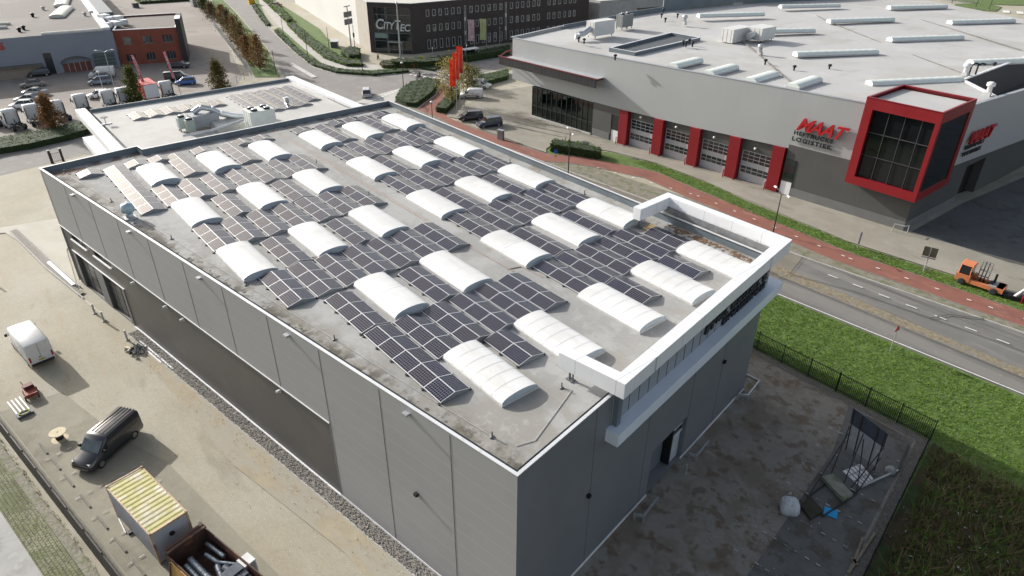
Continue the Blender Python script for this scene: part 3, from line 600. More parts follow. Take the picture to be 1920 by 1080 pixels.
wingp = [V2(-27.3, yf(-27.3)), V2(-26.9, 93), V2(-25, 113), V2(-22.5, 140)]
for a, b in zip(wingp, wingp[1:]):
    mb.face([(a.x, a.y, 6.6), (b.x, b.y, 6.6), (b.x, b.y, 14.1), (a.x, a.y, 14.1)]); mb.face([(b.x-.3, b.y, 6.6), (a.x-.3, a.y, 6.6), (a.x-.3, a.y, 14.1), (b.x-.3, b.y, 14.1)]); mb.face([(a.x, a.y, 14.1), (b.x, b.y, 14.1), (b.x-.3, b.y, 14.1), (a.x-.3, a.y, 14.1)])
mb.build('upper_wall', M_silver, mt_)
mb = B(); band(mb, [V2(a, yf(a)-.03) for a, _ in ((-97.05, 0), (-80, 0))], .45, 12.9, 13.02)
def strip(mb, pts, w, h):       # pts with z
    for a, b in zip(pts, pts[1:]):
        a, b = Vector(a), Vector(b); d = (b-a); n_ = Vector((-d.y, d.x, 0)).normalized()*w; H = Vector((0, 0, h))
        mb.hexa([a, b, b+n_, a+n_, a+H, b+H, b+n_+H, a+n_+H])
mb = B(); strip(mb, [(x, yf(x)-.04, interp(top, x)) for x in (-97, -80, -60, -45, -35.3)], .5, .1); strip(mb, [(a.x+.04, a.y, 14.1) for a in wingp], .5, .1)
strip(mb, [(b[0], b[1], 12.95) for b in lp[::-1]], -.5, .1)
mb.build('coping', mat('grey_coping', (.33, .35, .37), .4, .2), mt_)
mb = B()    # tall parapets at the back left
for a, b, z0, z1 in ((V2(-99.6, 95.5), V2(-101.4, 113), 12.6, 13.3), (V2(-101.4, 113), V2(-101.5, 127), 12.6, 13.6), (V2(-101.5, 127), V2(-98, 150), 12.6, 15.2), (V2(-98, 150), V2(-86, 178), 12.6, 16)):
    mb.hexa([(a.x, a.y, z0), (b.x, b.y, z0), (b.x+.3, b.y-.1, z0), (a.x+.3, a.y-.1, z0), (a.x, a.y, z1), (b.x, b.y, z1), (b.x+.3, b.y-.1, z1), (a.x+.3, a.y-.1, z1)])
mb.build('parapet', mat('blue_dark_parapet', (.13, .16, .18), .6, var=.15, scale=.4), mt_)
# roof: follows the rising front edge
rp_ = [(-97, yf(-97)+.3, 12.6), (-80, yf(-80)+.3, 12.75), (-60, yf(-60)+.3, 13.15), (-45, yf(-45)+.3, 13.5), (-33.5, yf(-33.5)+.3, 13.75)]
back = [(-101.4, 126, 12.6), (-92, 172, 12.8), (-71, 188, 13.2), (-56, 180, 13.3), (-33.5, 168, 13.3)]
mid = [(-99.7, 100, 12.6), (-80, 102, 12.8), (-60, 102, 13.15), (-45, 104, 13.4), (-33.5, 108, 13.6)]
mb = B(); mb.grid([rp_, mid, back][::1], 0, False, False)
for f in mb.f: pass
mb.face([(-33.5, yf(-33.5)+.3, 13.75), (-27.7, yf(-27.7)+.2, 13.78), (-27.2, 93, 13.75), (-26.4, 101, 13.7), (-33.5, 108, 13.6)])
mb.build('roof', M_mroof, mt_)
mb = B(); mb.hexa([(-33.5, 108, 8.9), (-26.4, 101, 8.9), (-20, 168, 8.9), (-33.5, 168, 8.9), (-33.5, 108, 9), (-26.4, 101, 9), (-20, 168, 9), (-33.5, 168, 9)])
mb.face([(-33.5, 108, 9), (-33.5, 168, 9), (-33.5, 168, 13.55), (-33.5, 108, 13.55)]); mb.face([(-26.4, 101, 9), (-33.5, 108, 9), (-33.5, 108, 13.58), (-26.4, 101, 13.68)])
mb.build('lower_roof', mat('dark_lower_roof', (.05, .052, .055), .8), mt_)
mb = B(); strip(mb, [(-26.7, 101, 13.7), (-33.3, 107.8, 13.62), (-33.3, 168, 13.5)], .35, .18); mb.build('roof_edge_trim', M_trim, mt_)
# drains/folds running over the roof
mb = B()
for pts in ([(-45.5, 86.5), (-58, 99), (-72, 112)], [(-33.8, 111.5), (-50, 124.5), (-71, 141), (-76, 146)], [(-36, 138), (-60, 158)]):
    P = [Vector((x, y, 13.62 if x > -50 else 13.25)) for x, y in pts]; strip(mb, P, .35, .03)
mb.build('roof_gutter', mat('dirty_gutter', (.23, .21, .19), .85, var=.35, scale=1.2), mt_)
# lower walls
mb = B()
mb.facade(A0, AU, AX(-77.5), AX(-71.9), 0, 5.6, [(AX(-73.6), AX(-72.0), 0, 4.4)], .3, 0); mb.facade(A0, AU, AX(-43.7), AX(-27.4), 0, 6.9, (), .3, 0)
mb.facade(V2(-27.4, yf(-27.4)), Vector((.03, 1, 0)), 0, 60, 0, 6.7, [(14, 20, 0, 5.2)], 1.2, 0); mb.face([(-100, 96, 0), (-77.4, 96, 0), (-77.4, 96, 5.5), (-100, 96, 5.5)])
mb.build('lower_wall', M_antr, mt_)
mb = B(); mb.wbox(A0, AU, AX(-43.2), AX(-27.4), 0, 1.25, -.06, .0); mb.wbox(A0, AU, AX(-77.4), AX(-73.8), 0, 1.25, -.06, 0); mb.wbox(V2(-27.4, yf(-27.4)), Vector((.03, 1, 0)), 0, 13.8, 0, 1.25, -.06, 0)
mb.build('plinth', mat('concrete_plinth', (.155, .155, .15), .8, var=.1), mt_)
mb = B(); mb.wbox(A0, AU, AX(-73.5), AX(-72.05), 0, 1.9, .1, .18); mb.wbox(A0, AU, AX(-43.65), AX(-42.2), 0, 1.9, .02, -.08); mb.build('door', M_trim, mt_)
mb = B(); mb.wbox(A0, AU, AX(-73.5), AX(-72.05), 2.0, 4.35, .1, .16); mb.build('window', M_glass, mt_); mb = B(); mb.wbox(A0, AU, AX(-43.6), AX(-42.2), 2.0, 5.0, -.08, .0); mb.build('window', M_glass, mt_)
mb = B(); mb.wbox(V2(-27.4, yf(-27.4)), Vector((.03, 1, 0)), 14.1, 19.9, 0, 5.1, 1.1, 1.18); mb.build('gate', M_blk, mt_)
# overhead doors between red pillars
xc = [-71.0, -64.3, -57.8, -51.3, -44.8]
M_odoor = mat('silver_overhead_door', (.42, .43, .46), .45, .2, var=.04)
for i, x in enumerate(xc):
    mb = B(); zt = interp(bot, x); mb.wbox(A0, AU, AX(x)-.85, AX(x)+.85, 0, zt-.01, -.28, .5); mb.build('red_pillar', M_crimson, mt_)
for a, b in zip(xc, xc[1:]):
    s0, s1 = AX(a)+.85, AX(b)-.85; zt = (interp(bot, a)+interp(bot, b))/2
    mb = B(); mb.wbox(A0, AU, s0+.0, s1, 4.45, zt-.05, .42, .55); mb.build('door_header', M_antr, mt_)
    mb = B(); mb.wbox(A0, AU, s0+.15, s1-.05, 0.02, 4.45, .5, .58); dr = mb.build('overhead_door', M_odoor, mt_)
    for rws in ((1.25, 1.75), (2.9, 3.4, 3.9)):
        pw = B()
        for r in rws:
            for c in range(5):
                w_ = (s1-s0-.5)/5; q = s0+.3+w_*c; pw.wbox(A0, AU, q+.04, q+w_-.05, r, r+.40, .485, .5)
        pw.build('door_glazing', M_glass, dr)
    mb = B(); sm = (s0+s1)/2-.2; P0 = A0.to_3d()+AU*sm; mb.lathe((P0.x, P0.y-.0, 5.15), [(.05, .38), (.05, .1), (.16, .1), (.16, -.1), (.05, -.12)], 10, 0, 'y'); mb.build('globe_lamp', mat('lamp_globe', (.75, .75, .72), .3), mt_)
# glazed showroom corner
def clear_glass():
    mt, n, b = nodes('showroom_glass')
    t = n.nodes.new('ShaderNodeBsdfTransparent'); t.inputs[0].default_value = (.16, .20, .19, 1)
    g = n.nodes.new('ShaderNodeBsdfGlossy'); g.inputs['Roughness'].default_value = .03; g.inputs[0].default_value = (.75, .8, .8, 1)
    x = n.nodes.new('ShaderNodeMixShader'); x.inputs[0].default_value = .10
    n.links.new(t.outputs[0], x.inputs[1]); n.links.new(g.outputs[0], x.inputs[2]); n.links.new(x.outputs[0], n.nodes['Material Output'].inputs[0]); return mt
M_clear = clear_glass()
sg0, sg1 = AX(-91.8), AX(-77.6)
mb = B(); mb.wbox(A0, AU, sg0, sg1, .3, 5.5, .12, .16); LPn = Vector((-AU.y, AU.x, 0)); Pc = A0.to_3d()+AU*sg0
mb.wbox(Pc.to_2d()+(LPn*13).to_2d(), -LPn, 0, 12.8, .3, 5.5, .12, .16); gl = mb.build('shopfront_glass', M_clear, mt_)
mb = B()
for i in range(13): s = sg0+(sg1-sg0)*i/12; mb.wbox(A0, AU, s-.04, s+.04, .3, 5.5, .0, .12)
for z in (.25, 2.1, 5.3): mb.wbox(A0, AU, sg0, sg1, z, z+.07, -.01, .13)
for i in range(12): q = i*1.1; mb.wbox(Pc.to_2d()+(LPn*13).to_2d(), -LPn, q-.04, q+.04, .3, 5.5, .0, .12)
mb.build('shopfront_frame', mat('dark_green_frame', (.04, .06, .055), .45, .3), gl)
mb = B(); mb.wbox(A0, AU, sg0-.3, sg1, 0, .3, -.35, .2); mb.build('shopfront_step', M_kerb, mt_)
mb = B(); mb.face([(-91.5, 82, .32), (-77.6, 82.6, .32), (-77.6, 95.9, .32), (-92.2, 95.5, .32)]); mb.build('showroom_floor', mat('showroom_floor', (.25, .25, .24), .5), mt_)
gm = mat('green_machine_paint', (.04, .28, .05), .4)
def machine(x, y, lab, k):
    t = thing('display_machine', (x, y, .33), lab, 'machine', 'machines on show behind the showroom glass')
    mb = B(); mb.box((x, y, .9), (1.3, 2.4, 1.2)); mb.box((x, y+.9, 2.0), (1.2, .9, .7), taper=.8); mb.build('body', gm, t)
    mb = B(); mb.box((x, y-.3, 2.1), (1.1, 1.2, 1.3), taper=.85); mb.build('cab', M_glass, t)
    for sx in (-1, 1):
        for sy in (-.8, .8):
            mb = B(); mb.lathe((x+sx*.7, y+sy, .83), [(.5, -.15), (.5, .15)], 14, 0, 'x'); mb.build('wheel', M_blk, t)
    mb = B(); mb.path([(x, y-1.2, 1.4), (x+.3, y-2.4, 2.6+k), (x+.9, y-3.2, 1.6)], .14); mb.build('loader_arm', mat('red_arm', (.5, .05, .03), .5) if k else M_trim, t)
machine(-84.6, 86.3, 'green machine with white arm behind the showroom glass', 0); machine(-82.2, 86.8, 'green machine with red arm behind the showroom glass, right one', .4)
# sunshade
mb = B(); PS = A0.to_3d()-LPn*1.8
mb.wbox(PS.to_2d(), AU, AX(-98.6), AX(-75.8), 8.4, 9.75, 0, .12); sh = mb.build('sunshade', mat('louvre_glass', (.035, .035, .04), .3, var=.2, scale=1.0, lines=[((AU.x, AU.y), .8, .06, (.10, .09, .09), .8)]), mt_)
mb = B(); mb.wbox(PS.to_2d(), AU, AX(-98.7), AX(-75.7), 9.75, 9.9, -.08, .12); mb.wbox(PS.to_2d(), AU, AX(-96.8), AX(-75.7), 9.76, 9.88, .13, 1.79, 1)
for s in (-98.4, -92, -86, -80.5, -75.9): mb.wbox(A0, AU, AX(s)-.05, AX(s)+.05, 9.5, 9.75, -1.75, .2 if s > -97 else -1.3)
mb.path([(-98.6, 79.3, 9.8), (-100.6, 82.2, 9.8), (-101.3, 85.5, 9.8)], .12); mb.path([(-98.6, 79.3, 8.9), (-100.8, 82.2, 8.7), (-101.3, 85.5, 8.9)], .1); mb.path([(-101.3, 85.5, 8.9), (-98.0, 85.5, 9.4)], .1)
mb.build('shade_frame', [mat('dark_red_metal', (.16, .025, .03), .5, .2), M_silver], sh)
# red corner box
x0, x1, y0, y1, z0, z1 = -35.1, -26.6, 83.3, 92.6, 4.5, 15.0
bx = B(); bx.facade(V2(x0, y0), Vector((1, 0, 0)), 0, x1-x0, z0, z1, [(1.0, x1-x0-.0, z0+1.0, z1-1.25)], .5, 0); bx.facade(V2(x1, y0), Vector((0, 1, 0)), 0, y1-y0, z0, z1, [(.0, y1-y0-1.0, z0+1.0, z1-1.25)], .5, 0)
bx.facade(V2(x1, y1), Vector((-1, 0, 0)), 0, x1-x0, z0, z1); bx.facade(V2(x0, y1), Vector((0, -1, 0)), 0, y1-y0, z0, z1); bx.face([(x0, y0, z0), (x0, y1, z0), (x1, y1, z0), (x1, y0, z0)])
band(bx, [V2(x0, y0), V2(x1, y0), V2(x1, y1), V2(x0, y1)], .25, z1-.05, z1+.08, 0, True)
rb = bx.build('corner_box', M_crimson, mt_)
mb = B(); mb.box(((x0+x1)/2, (y0+y1)/2, z1-.5), (x1-x0-.5, y1-y0-.5, .1)); mb.build('box_roof', M_mroof, rb)
mb = B(); mb.box(((x0+x1)/2+.35, (y0+y1)/2+.1, z0+.9), (x1-x0-1.3+.4, y1-y0-.9, z1-z0-2.05)); mb.build('box_glass', mat('box_glass', (.010, .011, .013), .04, var=.3, scale=.2, spec=.45), rb)
mb = B()
for k in (1, 2, 3): xx = x0+1+(x1-x0-1.1)*k/4; mb.box((xx, y0+.42, z0+1), (.06, .08, z1-z0-2.25))
mb.box((x1-.45, y0+.45, z0+1), (.12, .12, z1-z0-2.25))
for k in (1, 2): zz = z0+1+(z1-z0-2.25)*k/3; mb.box(((x0+x1)/2+.3, y0+.42, zz), (x1-x0-1.4, .08, .07)); mb.box((x1-.42, (y0+y1)/2-.4, zz), (.08, y1-y0-1.2, .07))
mb.box((x1-.42, (y0+y1)/2, z0+1), (.08, .07, z1-z0-2.25))
mb.build('box_mullions', mat('grey_mullion', (.075, .075, .073), .5, .3), rb)
# lettering
M_lred = mat('red_letters', (.42, .012, .018), .4); M_lblk = mat('black_letters', (.012, .012, .015), .5)
def fr(x, z, k=.35): return Vector((x, yf(x)-k, z))
text_mesh('sign_lettering', 'MAAT', 2.25, M_lred, fr(-43.1, 9.15), AU, (0, 0, 1), mt_, .14, .45, 1.02, .045, spacing=.93)
text_mesh('sign_lettering', 'HEFTRUCKS', .74, M_lblk, fr(-43.3, 8.42, .22), AU, (0, 0, 1), mt_, .05, 0, 1.12, .02, spacing=1.2)
text_mesh('sign_lettering', 'LOGISTIEK', .74, M_lblk, fr(-43.4, 7.6, .22), AU, (0, 0, 1), mt_, .05, 0, 1.25, .02, spacing=1.24)
WU = Vector((.06, 1, 0)).normalized()
text_mesh('sign_lettering', 'MAAT', 2.0, M_lred, (-26.4, 94.3, 9.3), WU, (0, 0, 1), mt_, .14, .45, 1.15, .045, spacing=.93)
text_mesh('sign_lettering', 'TRANSPORT', .72, M_lblk, (-26.6, 94.2, 8.5), WU, (0, 0, 1), mt_, .05, 0, 1.15, .02, spacing=1.2)
text_mesh('sign_lettering', 'TECHNIEK', .72, M_lblk, (-26.6, 94.1, 7.65), WU, (0, 0, 1), mt_, .05, 0, 1.28, .02, spacing=1.25)
# long roof lights
M_rl = mat('ribbed_roof_light', (.66, .71, .67), .4, var=.05, scale=1.5)
def roof_light(p0, p1, w, h, rib, mt=M_rl, nm='roof_light', par=None):
    p0, p1 = Vector(p0), Vector(p1); d = p1-p0; L = d.length; d.normalize(); n_ = Vector((-d.y, d.x, 0)).normalized()
    mb = B(); mb.hexa([p0, p1, p1+n_*w, p0+n_*w]+[q+Vector((0, 0, .25)) for q in (p0, p1, p1+n_*w, p0+n_*w)], 1)
    N2 = max(2, int(L/rib)); rows = []
    for i in range(N2*2+1):
        k = 1+(.06 if i % 2 else -.05); rows.append([p0+d*(L*i/(N2*2))+n_*(w*(.5-.5*cos(pi*j/8)))+Vector((0, 0, .25+h*k*sin(pi*j/8)**.8)) for j in range(9)])
    mb.grid(rows[::-1]); mb.face(rows[0]); mb.face(rows[-1][::-1])
    return mb.build(nm, [mt, M_curb], mt_ if par is None else par)
for a, b in (((1495, 108), (1647.5, 103)), ((1672.5, 79.5), (1807.5, 75)), ((1557.5, 44.5), (1677.5, 40.7)), ((1466, 16.5), (1576, 14)), ((1670, 18.7), (1777, 16)), ((1785, 46.7), (1904, 43)), ((1635, 164), (1807, 156)), ((1825, 124), (1937, 119)), ((1430, 64), (1529, 62)), ((1312, 34), (1434, 30.5))):
    p, q = G(*a, 13.4), G(*b, 13.4); roof_light(p, q, 1.6, .5, 1.3)
for x, y in ((-62.7, 82.9), (-56.7, 83.3), (-50.6, 84.2), (-44.8, 85.0)): roof_light((x, y+.6, 13.25 if x < -50 else 13.5), (x-.3, y+7, 13.25 if x < -50 else 13.5), 1.9, .45, 1.1)
# sunken court with upstand
mb = B(); ct = [V2(-78.9, 86.2), V2(-73.8, 86.7), V2(-75.1, 105.3), V2(-81.5, 105.1)]; band(mb, ct, .35, 12.75, 13.45, 0, True, 1); cw = mb.build('roof_upstand', [M_inner, M_coping], mt_)
mb = B(); mb.prism(offset_poly(ct, .36), 12.95, 12.98); mb.build('court_floor', mat('court_grey', (.085, .095, .10), .7), cw)

# ---------------------------------------------------------------- annex behind the warehouse
an = thing('annex_building', (-96, 31, 0), 'lower flat-roofed office annex with white frame behind the big warehouse', 'building')
zA = 8.5
apoly = [V2(-111.5, 15.4), V2(-77.5, 15.2), V2(-77.5, 30.5), V2(-82.5, 30.5), V2(-82.5, 44.9), V2(-111.5, 45.0)]
mb = B(); 
for a, b in zip(apoly, apoly[1:]+apoly[:1]): mb.face([(a.x, a.y, 0), (b.x, b.y, 0), (b.x, b.y, zA-.4), (a.x, a.y, zA-.4)])
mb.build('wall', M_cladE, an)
mb = B(); mb.face([(p.x, p.y, zA-.45) for p in offset_poly(apoly, .1)]); mb.build('roof', mat('pale_annex_roof', (.44, .43, .405), .85, var=.05, scale=.2, layers=[((.50, .49, .47), .2, .48, .6, .6), ((.35, .34, .31), .6, .6, .7, .4)], lines=[((1, 0), 6, .05, (.36, .35, .33), .3)]), an)
mb = B()
for a, b in ((V2(-111.5, 15.4), V2(-111.5, 45.0)),):
    mb.hexa([(a.x, a.y, zA-.45), (a.x+.3, a.y, zA-.45), (b.x+.3, b.y, zA-.45), (b.x, b.y, zA-.45), (a.x, a.y, zA), (a.x+.3, a.y, zA), (b.x+.3, b.y, zA), (b.x, b.y, zA)])
mb.build('parapet', M_inner, an)
mb = B(); mb.hexa([(-82.7, 30.4, 3), (-82.4, 30.4, 3), (-82.4, 44.6, 3), (-82.7, 44.6, 3), (-82.7, 30.4, zA+.1), (-82.4, 30.4, zA+.1), (-82.4, 44.6, zA+.1), (-82.7, 44.6, zA+.1)]); mb.build('dark_parapet', mat('dark_green_grey', (.05, .06, .065), .6), an)
mb = B(); mb.prism([V2(-112.3, 13.7), V2(-77.4, 13.2), V2(-77.4, 14.6), V2(-112.3, 15.0)], zA-.9, zA+.05)
mb.prism([V2(-112.3, 44.7), V2(-78, 45.3), V2(-78, 46.6), V2(-112.3, 46.0)], zA-1.0, zA+.05)
mb.build('roof_frame', M_whitepan, an)
mb = B(); mb.prism([V2(-110.4, 13.3), V2(-77.4, 12.9), V2(-77.4, 15.1), V2(-110.4, 15.3)], 4.2, 5.1); mb.build('canopy', M_whitepan, an)
mb = B(); mb.wbox(V2(-111.5, 15.4), Vector((1, 0, 0)), .4, 33, 5.4, 7.3, -.03, .0); mb.build('window', M_glass, an)

# ---------------------------------------------------------------- CITYTEC building
ct_ = thing('office_building', (-146, 120, 0), 'dark brick office block with glazed corner entrance and rows of windows', 'building')
M_brickd = mat('dark_brick', (.052, .042, .040), .85, var=.15, scale=1.5, brick=(.5, .2, (.8, .8, .8), .3))
M_whitew = mat('white_sheet_wall', (.50, .50, .49), .6, var=.03, scale=.1, lines=[((.976, -.217), 5.2, .06, (.5, .49, .47), .6)])
M_beige = mat('beige_concrete_wall', (.33, .305, .27), .8, var=.06, scale=.5)
M_frame = mat('white_window_frame', (.55, .55, .53), .5)
M_pane = mat('office_pane', (.035, .04, .045), .1, var=.5, scale=.45, layers=[((.22, .22, .20), .35, .55, .6, .7)])
facewall('side_wall', V2(-246.5, 105.9), V2(-168.9, 88.5), 0, 11.6, M_whitew, ct_); facewall('side_wall', V2(-168.9, 88.5), V2(-158.3, 85.9), 0, 11.7, M_beige, ct_)
P1, P2 = V2(-158.3, 85.9), V2(-149.8, 92.9); uG = (P2-P1).normalized()
facewall('entrance_wall', P1, P2, 0, 11.65, M_brickd, ct_, [(1.2, 10.7, .1, 10.65)], .3)
P3 = V2(-143.65, 147.3); uF = (P3-P2).normalized()
ws = [4.49, 6.19, 7.93, 9.72, 11.46, 13.18, 16.71, 18.44, 20.19, 22.02, 23.8, 25.6, 28.87, 30.71, 32.4, 34.2, 36.01, 37.57, 40.93, 42.72, 44.53, 46.36, 48.13, 49.69]
hl = []
for s in ws:
    for a, b in ((8.45, 9.95), (4.95, 6.5), (.8, 3.0)): hl.append((s-.42, s+.42, a, b))
hl += [(14.7, 15.2, 1.0, 10.2), (26.9, 27.4, 1.0, 10.2)]
facewall('brick_wall', P2, P3, 0, 11.65, M_brickd, ct_, hl, .14, M_brickd)
for a, b, c, d in hl:
    mb = B(); mb.wbox(P2, uF, a, b, c, d, .10, .13); mb.build('window_pane', M_pane, ct_) if False else None
for i in range(0, len(hl)):
    a, b, c, d = hl[i]; mb = B(); t = .07
    for q in ((a, a+t, c, d), (b-t, b, c, d), (a+t, b-t, c, c+t), (a+t, b-t, d-t, d)): mb.wbox(P2, uF, *q, .0, .10, 1)
    mb.wbox(P2, uF, a, b, c, d, .10, .13, 0)
    if d-c > 4:
        for z in (3.3, 6.6): mb.wbox(P2, uF, a, b, z, z+.9, .05, .1, 1)
    mb.build('window', [M_pane, M_frame], ct_)
rfp = [P1, P2, P3, V2(-170, 150), V2(-246, 140), V2(-246.5, 105.9), V2(-168.9, 88.5)]
mb = B(); mb.face([(p.x, p.y, 11.3) for p in rfp]); mb.build('roof', mat('pale_gravel_roof', (.52, .50, .45), .9, var=.08), ct_)
mb = B(); band(mb, rfp, .35, 11.6, 11.75, 0, True); mb.build('coping', M_coping, ct_)
facewall('rear_wall', P3, V2(-170, 150), 0, 11.6, M_brickd, ct_)
mb = B(); mb.wbox(P1, uG, 1.2, 10.7, .1, 10.65, .27, .3); gg = mb.build('entrance_glass', M_glass, ct_)
mb = B()
for s in (1.25, 4.4, 4.75, 7.6, 10.6): mb.wbox(P1, uG, s-.04, s+.04, .1, 10.6, .15, .26)
for z in (.9, 2.8, 4.7, 8.9, 10.55): mb.wbox(P1, uG, 1.25, 10.6, z, z+.08, .16, .26)
mb.build('mullions', mat('grey_green_mullion', (.17, .19, .18), .5), gg)
mb = B(); mb.wbox(P1, uG, 4.9, 8.6, 2.7, 2.95, -.9, .2); mb.wbox(P1, uG, 5.0, 5.1, .1, 2.7, -.8, -.7); mb.wbox(P1, uG, 8.4, 8.5, .1, 2.7, -.8, -.7); mb.wbox(P1, uG, 1.3, 4.6, 3.5, 4.6, .2, .25, 1)
mb.build('porch', [mat('porch_grey', (.3, .32, .32), .5), mat('pale_teal_panel', (.20, .27, .26), .5)], ct_)
pL = P1.to_3d()+Vector((uG.x, uG.y, 0))*1.7+Vector((uG.y, -uG.x, 0))*.15
M_lw = mat('silver_letters', (.50, .52, .53), .4)
text_mesh('sign_lettering', 'C', 3.3, M_lw, pL+Vector((0, 0, 5.7)), (uG.x, uG.y, 0), (0, 0, 1), ct_, .08, .2, .9, .06)
text_mesh('sign_lettering', 'ITY', 2.3, M_lw, pL+Vector((uG.x*2.1, uG.y*2.1, 5.75)), (uG.x, uG.y, 0), (0, 0, 1), ct_, .08, .2, .85, .05, spacing=.92)
text_mesh('sign_lettering', 'T', 3.0, M_lw, pL+Vector((uG.x*4.9, uG.y*4.9, 5.75)), (uG.x, uG.y, 0), (0, 0, 1), ct_, .08, .2, .8, .05)
text_mesh('sign_lettering', 'EC', 2.3, M_lw, pL+Vector((uG.x*6.3, uG.y*6.3, 5.4)), (uG.x, uG.y, 0), (0, 0, 1), ct_, .08, .2, .95, .05, spacing=.95)

# ---------------------------------------------------------------- brick office and warehouse on the left lot
bo = thing('brick_office', (-186, 42, 0), 'red-orange brick office block with black strip at its right corner', 'building')
b0, b1 = V2(-180.5, 33.9), V2(-176.2, 46.3); uB = (b1-b0).normalized()
M_brickr = mat('red_brick', (.24, .07, .045), .85, var=.12, scale=.6, brick=(.5, .2, (.75, .7, .68), .35))
hb = [(1.5, 3.3, 4.5, 6.0), (5.65, 7.5, 4.5, 6.0), (9.75, 11.8, 4.5, 6.1), (1.4, 3.3, .75, 2.3), (5.6, 7.4, .8, 2.4), (10.0, 11.7, .8, 2.4)]
facewall('brick_wall', b0, b1, 0, 7.5, M_brickr, bo, hb, .18, M_brickr)
for a, b, c, d in hb:
    mb = B(); mb.wbox(b0, uB, a, b, c, d, .14, .17); w_ = mb.build('window', M_pane, bo)
    mb = B()
    for k in (1, 2): mb.wbox(b0, uB, a+(b-a)*k/3-.04, a+(b-a)*k/3+.04, c, d, .08, .14)
    mb.wbox(b0, uB, a-.1, b+.1, c-.1, c, -.05, .02); mb.build('window_frame', mat('grey_frame', (.2, .21, .21), .5), w_)
nB = Vector((-uB.y, uB.x)); bk0, bk1 = b0+nB*21, b1+nB*22
facewall('brick_wall', b1, bk1, 0, 7.5, M_brickr, bo); facewall('brick_wall', bk1, bk0, 0, 7.5, M_brickr, bo); facewall('brick_wall', bk0, b0, 0, 7.5, M_brickr, bo)
mb = B(); mb.face([(p.x, p.y, 7.2) for p in (b0, b1, bk1, bk0)]); mb.build('roof', mat('brown_flat_roof', (.15, .13, .115), .9, var=.08, scale=.4), bo)
mb = B(); band(mb, [b0, b1, bk1, bk0], .35, 7.5, 7.62, 0, True); mb.build('coping', M_trim, bo)
mb = B(); bb = b1+uB*.02; mb.prism([bb-nB*.6, bb-nB*.6+uB*1.1, bb+nB*9+uB*1.1, bb+nB*9], 0, 9.4); mb.build('black_fin', mat('black_fin', (.03, .027, .03), .6), bo)
mb = B(); mb.prism([bb-nB*.62-uB*.02, bb-nB*.62+uB*1.12, bb+nB*4+uB*1.12, bb+nB*4-uB*.02], 9.4, 9.5); mb.build('fin_cap', M_trim, bo)
wh = thing('brown_roofed_warehouse', (-215, 5, 0), 'low warehouse with blue-grey wall and broad brown roof at far left', 'building')
w0, w1 = V2(-188, -45), V2(-179.0, 33.4); uW = (w1-w0).normalized(); nW = Vector((-uW.y, uW.x)); LWh = (w1-w0).length
off = LWh-43.5
M_bluew = mat('blue_grey_wall', (.22, .245, .29), .6, var=.04, scale=.3)
facewall('wall', w0, w1, 0, 8.0, M_bluew, wh, [(off+29.4, off+30.9, 0, 4.4), (off+32.4, off+37.9, 0, 1.9)], .2, M_bluew)
for a, b in ((w1, w1+nW*150), (w1+nW*150, w0+nW*150), (w0+nW*150, w0)): facewall('wall', a, b, 0, 8.0, M_bluew, wh)
mb = B(); mb.face([(p.x, p.y, 7.95) for p in (w0, w1, w1+nW*150, w0+nW*150)]); mb.build('roof', mat('brown_roof', (.145, .13, .12), .9, var=.06, scale=.08, layers=[((.18, .165, .155), .06, .5, .6, .6)], lines=[((uW.x, uW.y), 1.9, .07, (.16, .145, .14), .5), ((uW.y, -uW.x), 1.6, .05, (.17, .155, .15), .4)]), wh)
mb = B(); mb.wbox(w0, uW, off+29.4, off+30.9, 0, 4.35, .14, .18); mb.build('door', M_glass, wh)
mb = B(); P = w0.to_3d()+Vector((uW.x, uW.y, 0))*(off+35.1)
rows = []
for k in range(13):
    a = pi*k/12; r = 2.9
    rows.append([P+Vector((uW.x, uW.y, 0))*(r*cos(a))-Vector((nW.x, nW.y, 0))*q+Vector((0, 0, 1.9+1.3*sin(a))) for q in (0, 1.3)])
mb.grid(rows); mb.build('arched_porch', mat('olive_porch', (.12, .115, .09), .7), wh)
mb = B(); mb.wbox(w0, uW, off+32.4, off+37.9, 0, 1.9, .1, .14)
for k in range(1, 5): mb.wbox(w0, uW, off+32.4+1.1*k-.04, off+32.4+1.1*k+.04, 0, 1.9, .05, .1, 1)
mb.wbox(w0, uW, off+32.5, off+37.8, 1.9, 3.1, .02, .06); mb.build('porch_doors', [mat('brown_doors', (.16, .05, .04), .5), M_frame], wh)
mb = B(); mb.wbox(w0, uW, off+10, off+28.3, 0, 2.0, -.9, .0); mb.wbox(w0, uW, off+5, off+28.8, 2.0, 2.5, -1.4, .0, 1); mb.build('low_annex', [mat('beige_block', (.28, .23, .19), .8, var=.1), mat('olive_canopy', (.13, .12, .10), .8)], wh)
mb = B()
for k in range(4): mb.wbox(w0, uW, off+38.6, off+42.8, .6+.75*k, 1.1+.75*k, -.5, .0)
mb.build('rack', mat('green_rack', (.10, .13, .125), .7), wh)
text_mesh('sign_lettering', 'S', 2.0, M_lred, w0.to_3d()+Vector((uW.x, uW.y, 0))*(off+22.0)+Vector((.3, 0, 5.9)), (uW.x, uW.y, 0), (0, 0, 1), wh, .05, 0, 1.3, .05)
mb = B(); mb.prism([w1+nW*.2-uW*1.6, w1+nW*.2-uW*.05, w1+nW*150-uW*.05, w1+nW*150-uW*1.6], 7.97, 8.5); mb.prism([w1-uW*.05+nW*22, w1+uW*3+nW*22, w1+uW*3+nW*150, w1-uW*.05+nW*150], 4, 8.6, 1); mb.build('roof_gutter', [mat('pale_gutter', (.6, .61, .62), .5, var=.2, scale=.8), mat('slate_strip', (.10, .125, .15), .6)], wh)
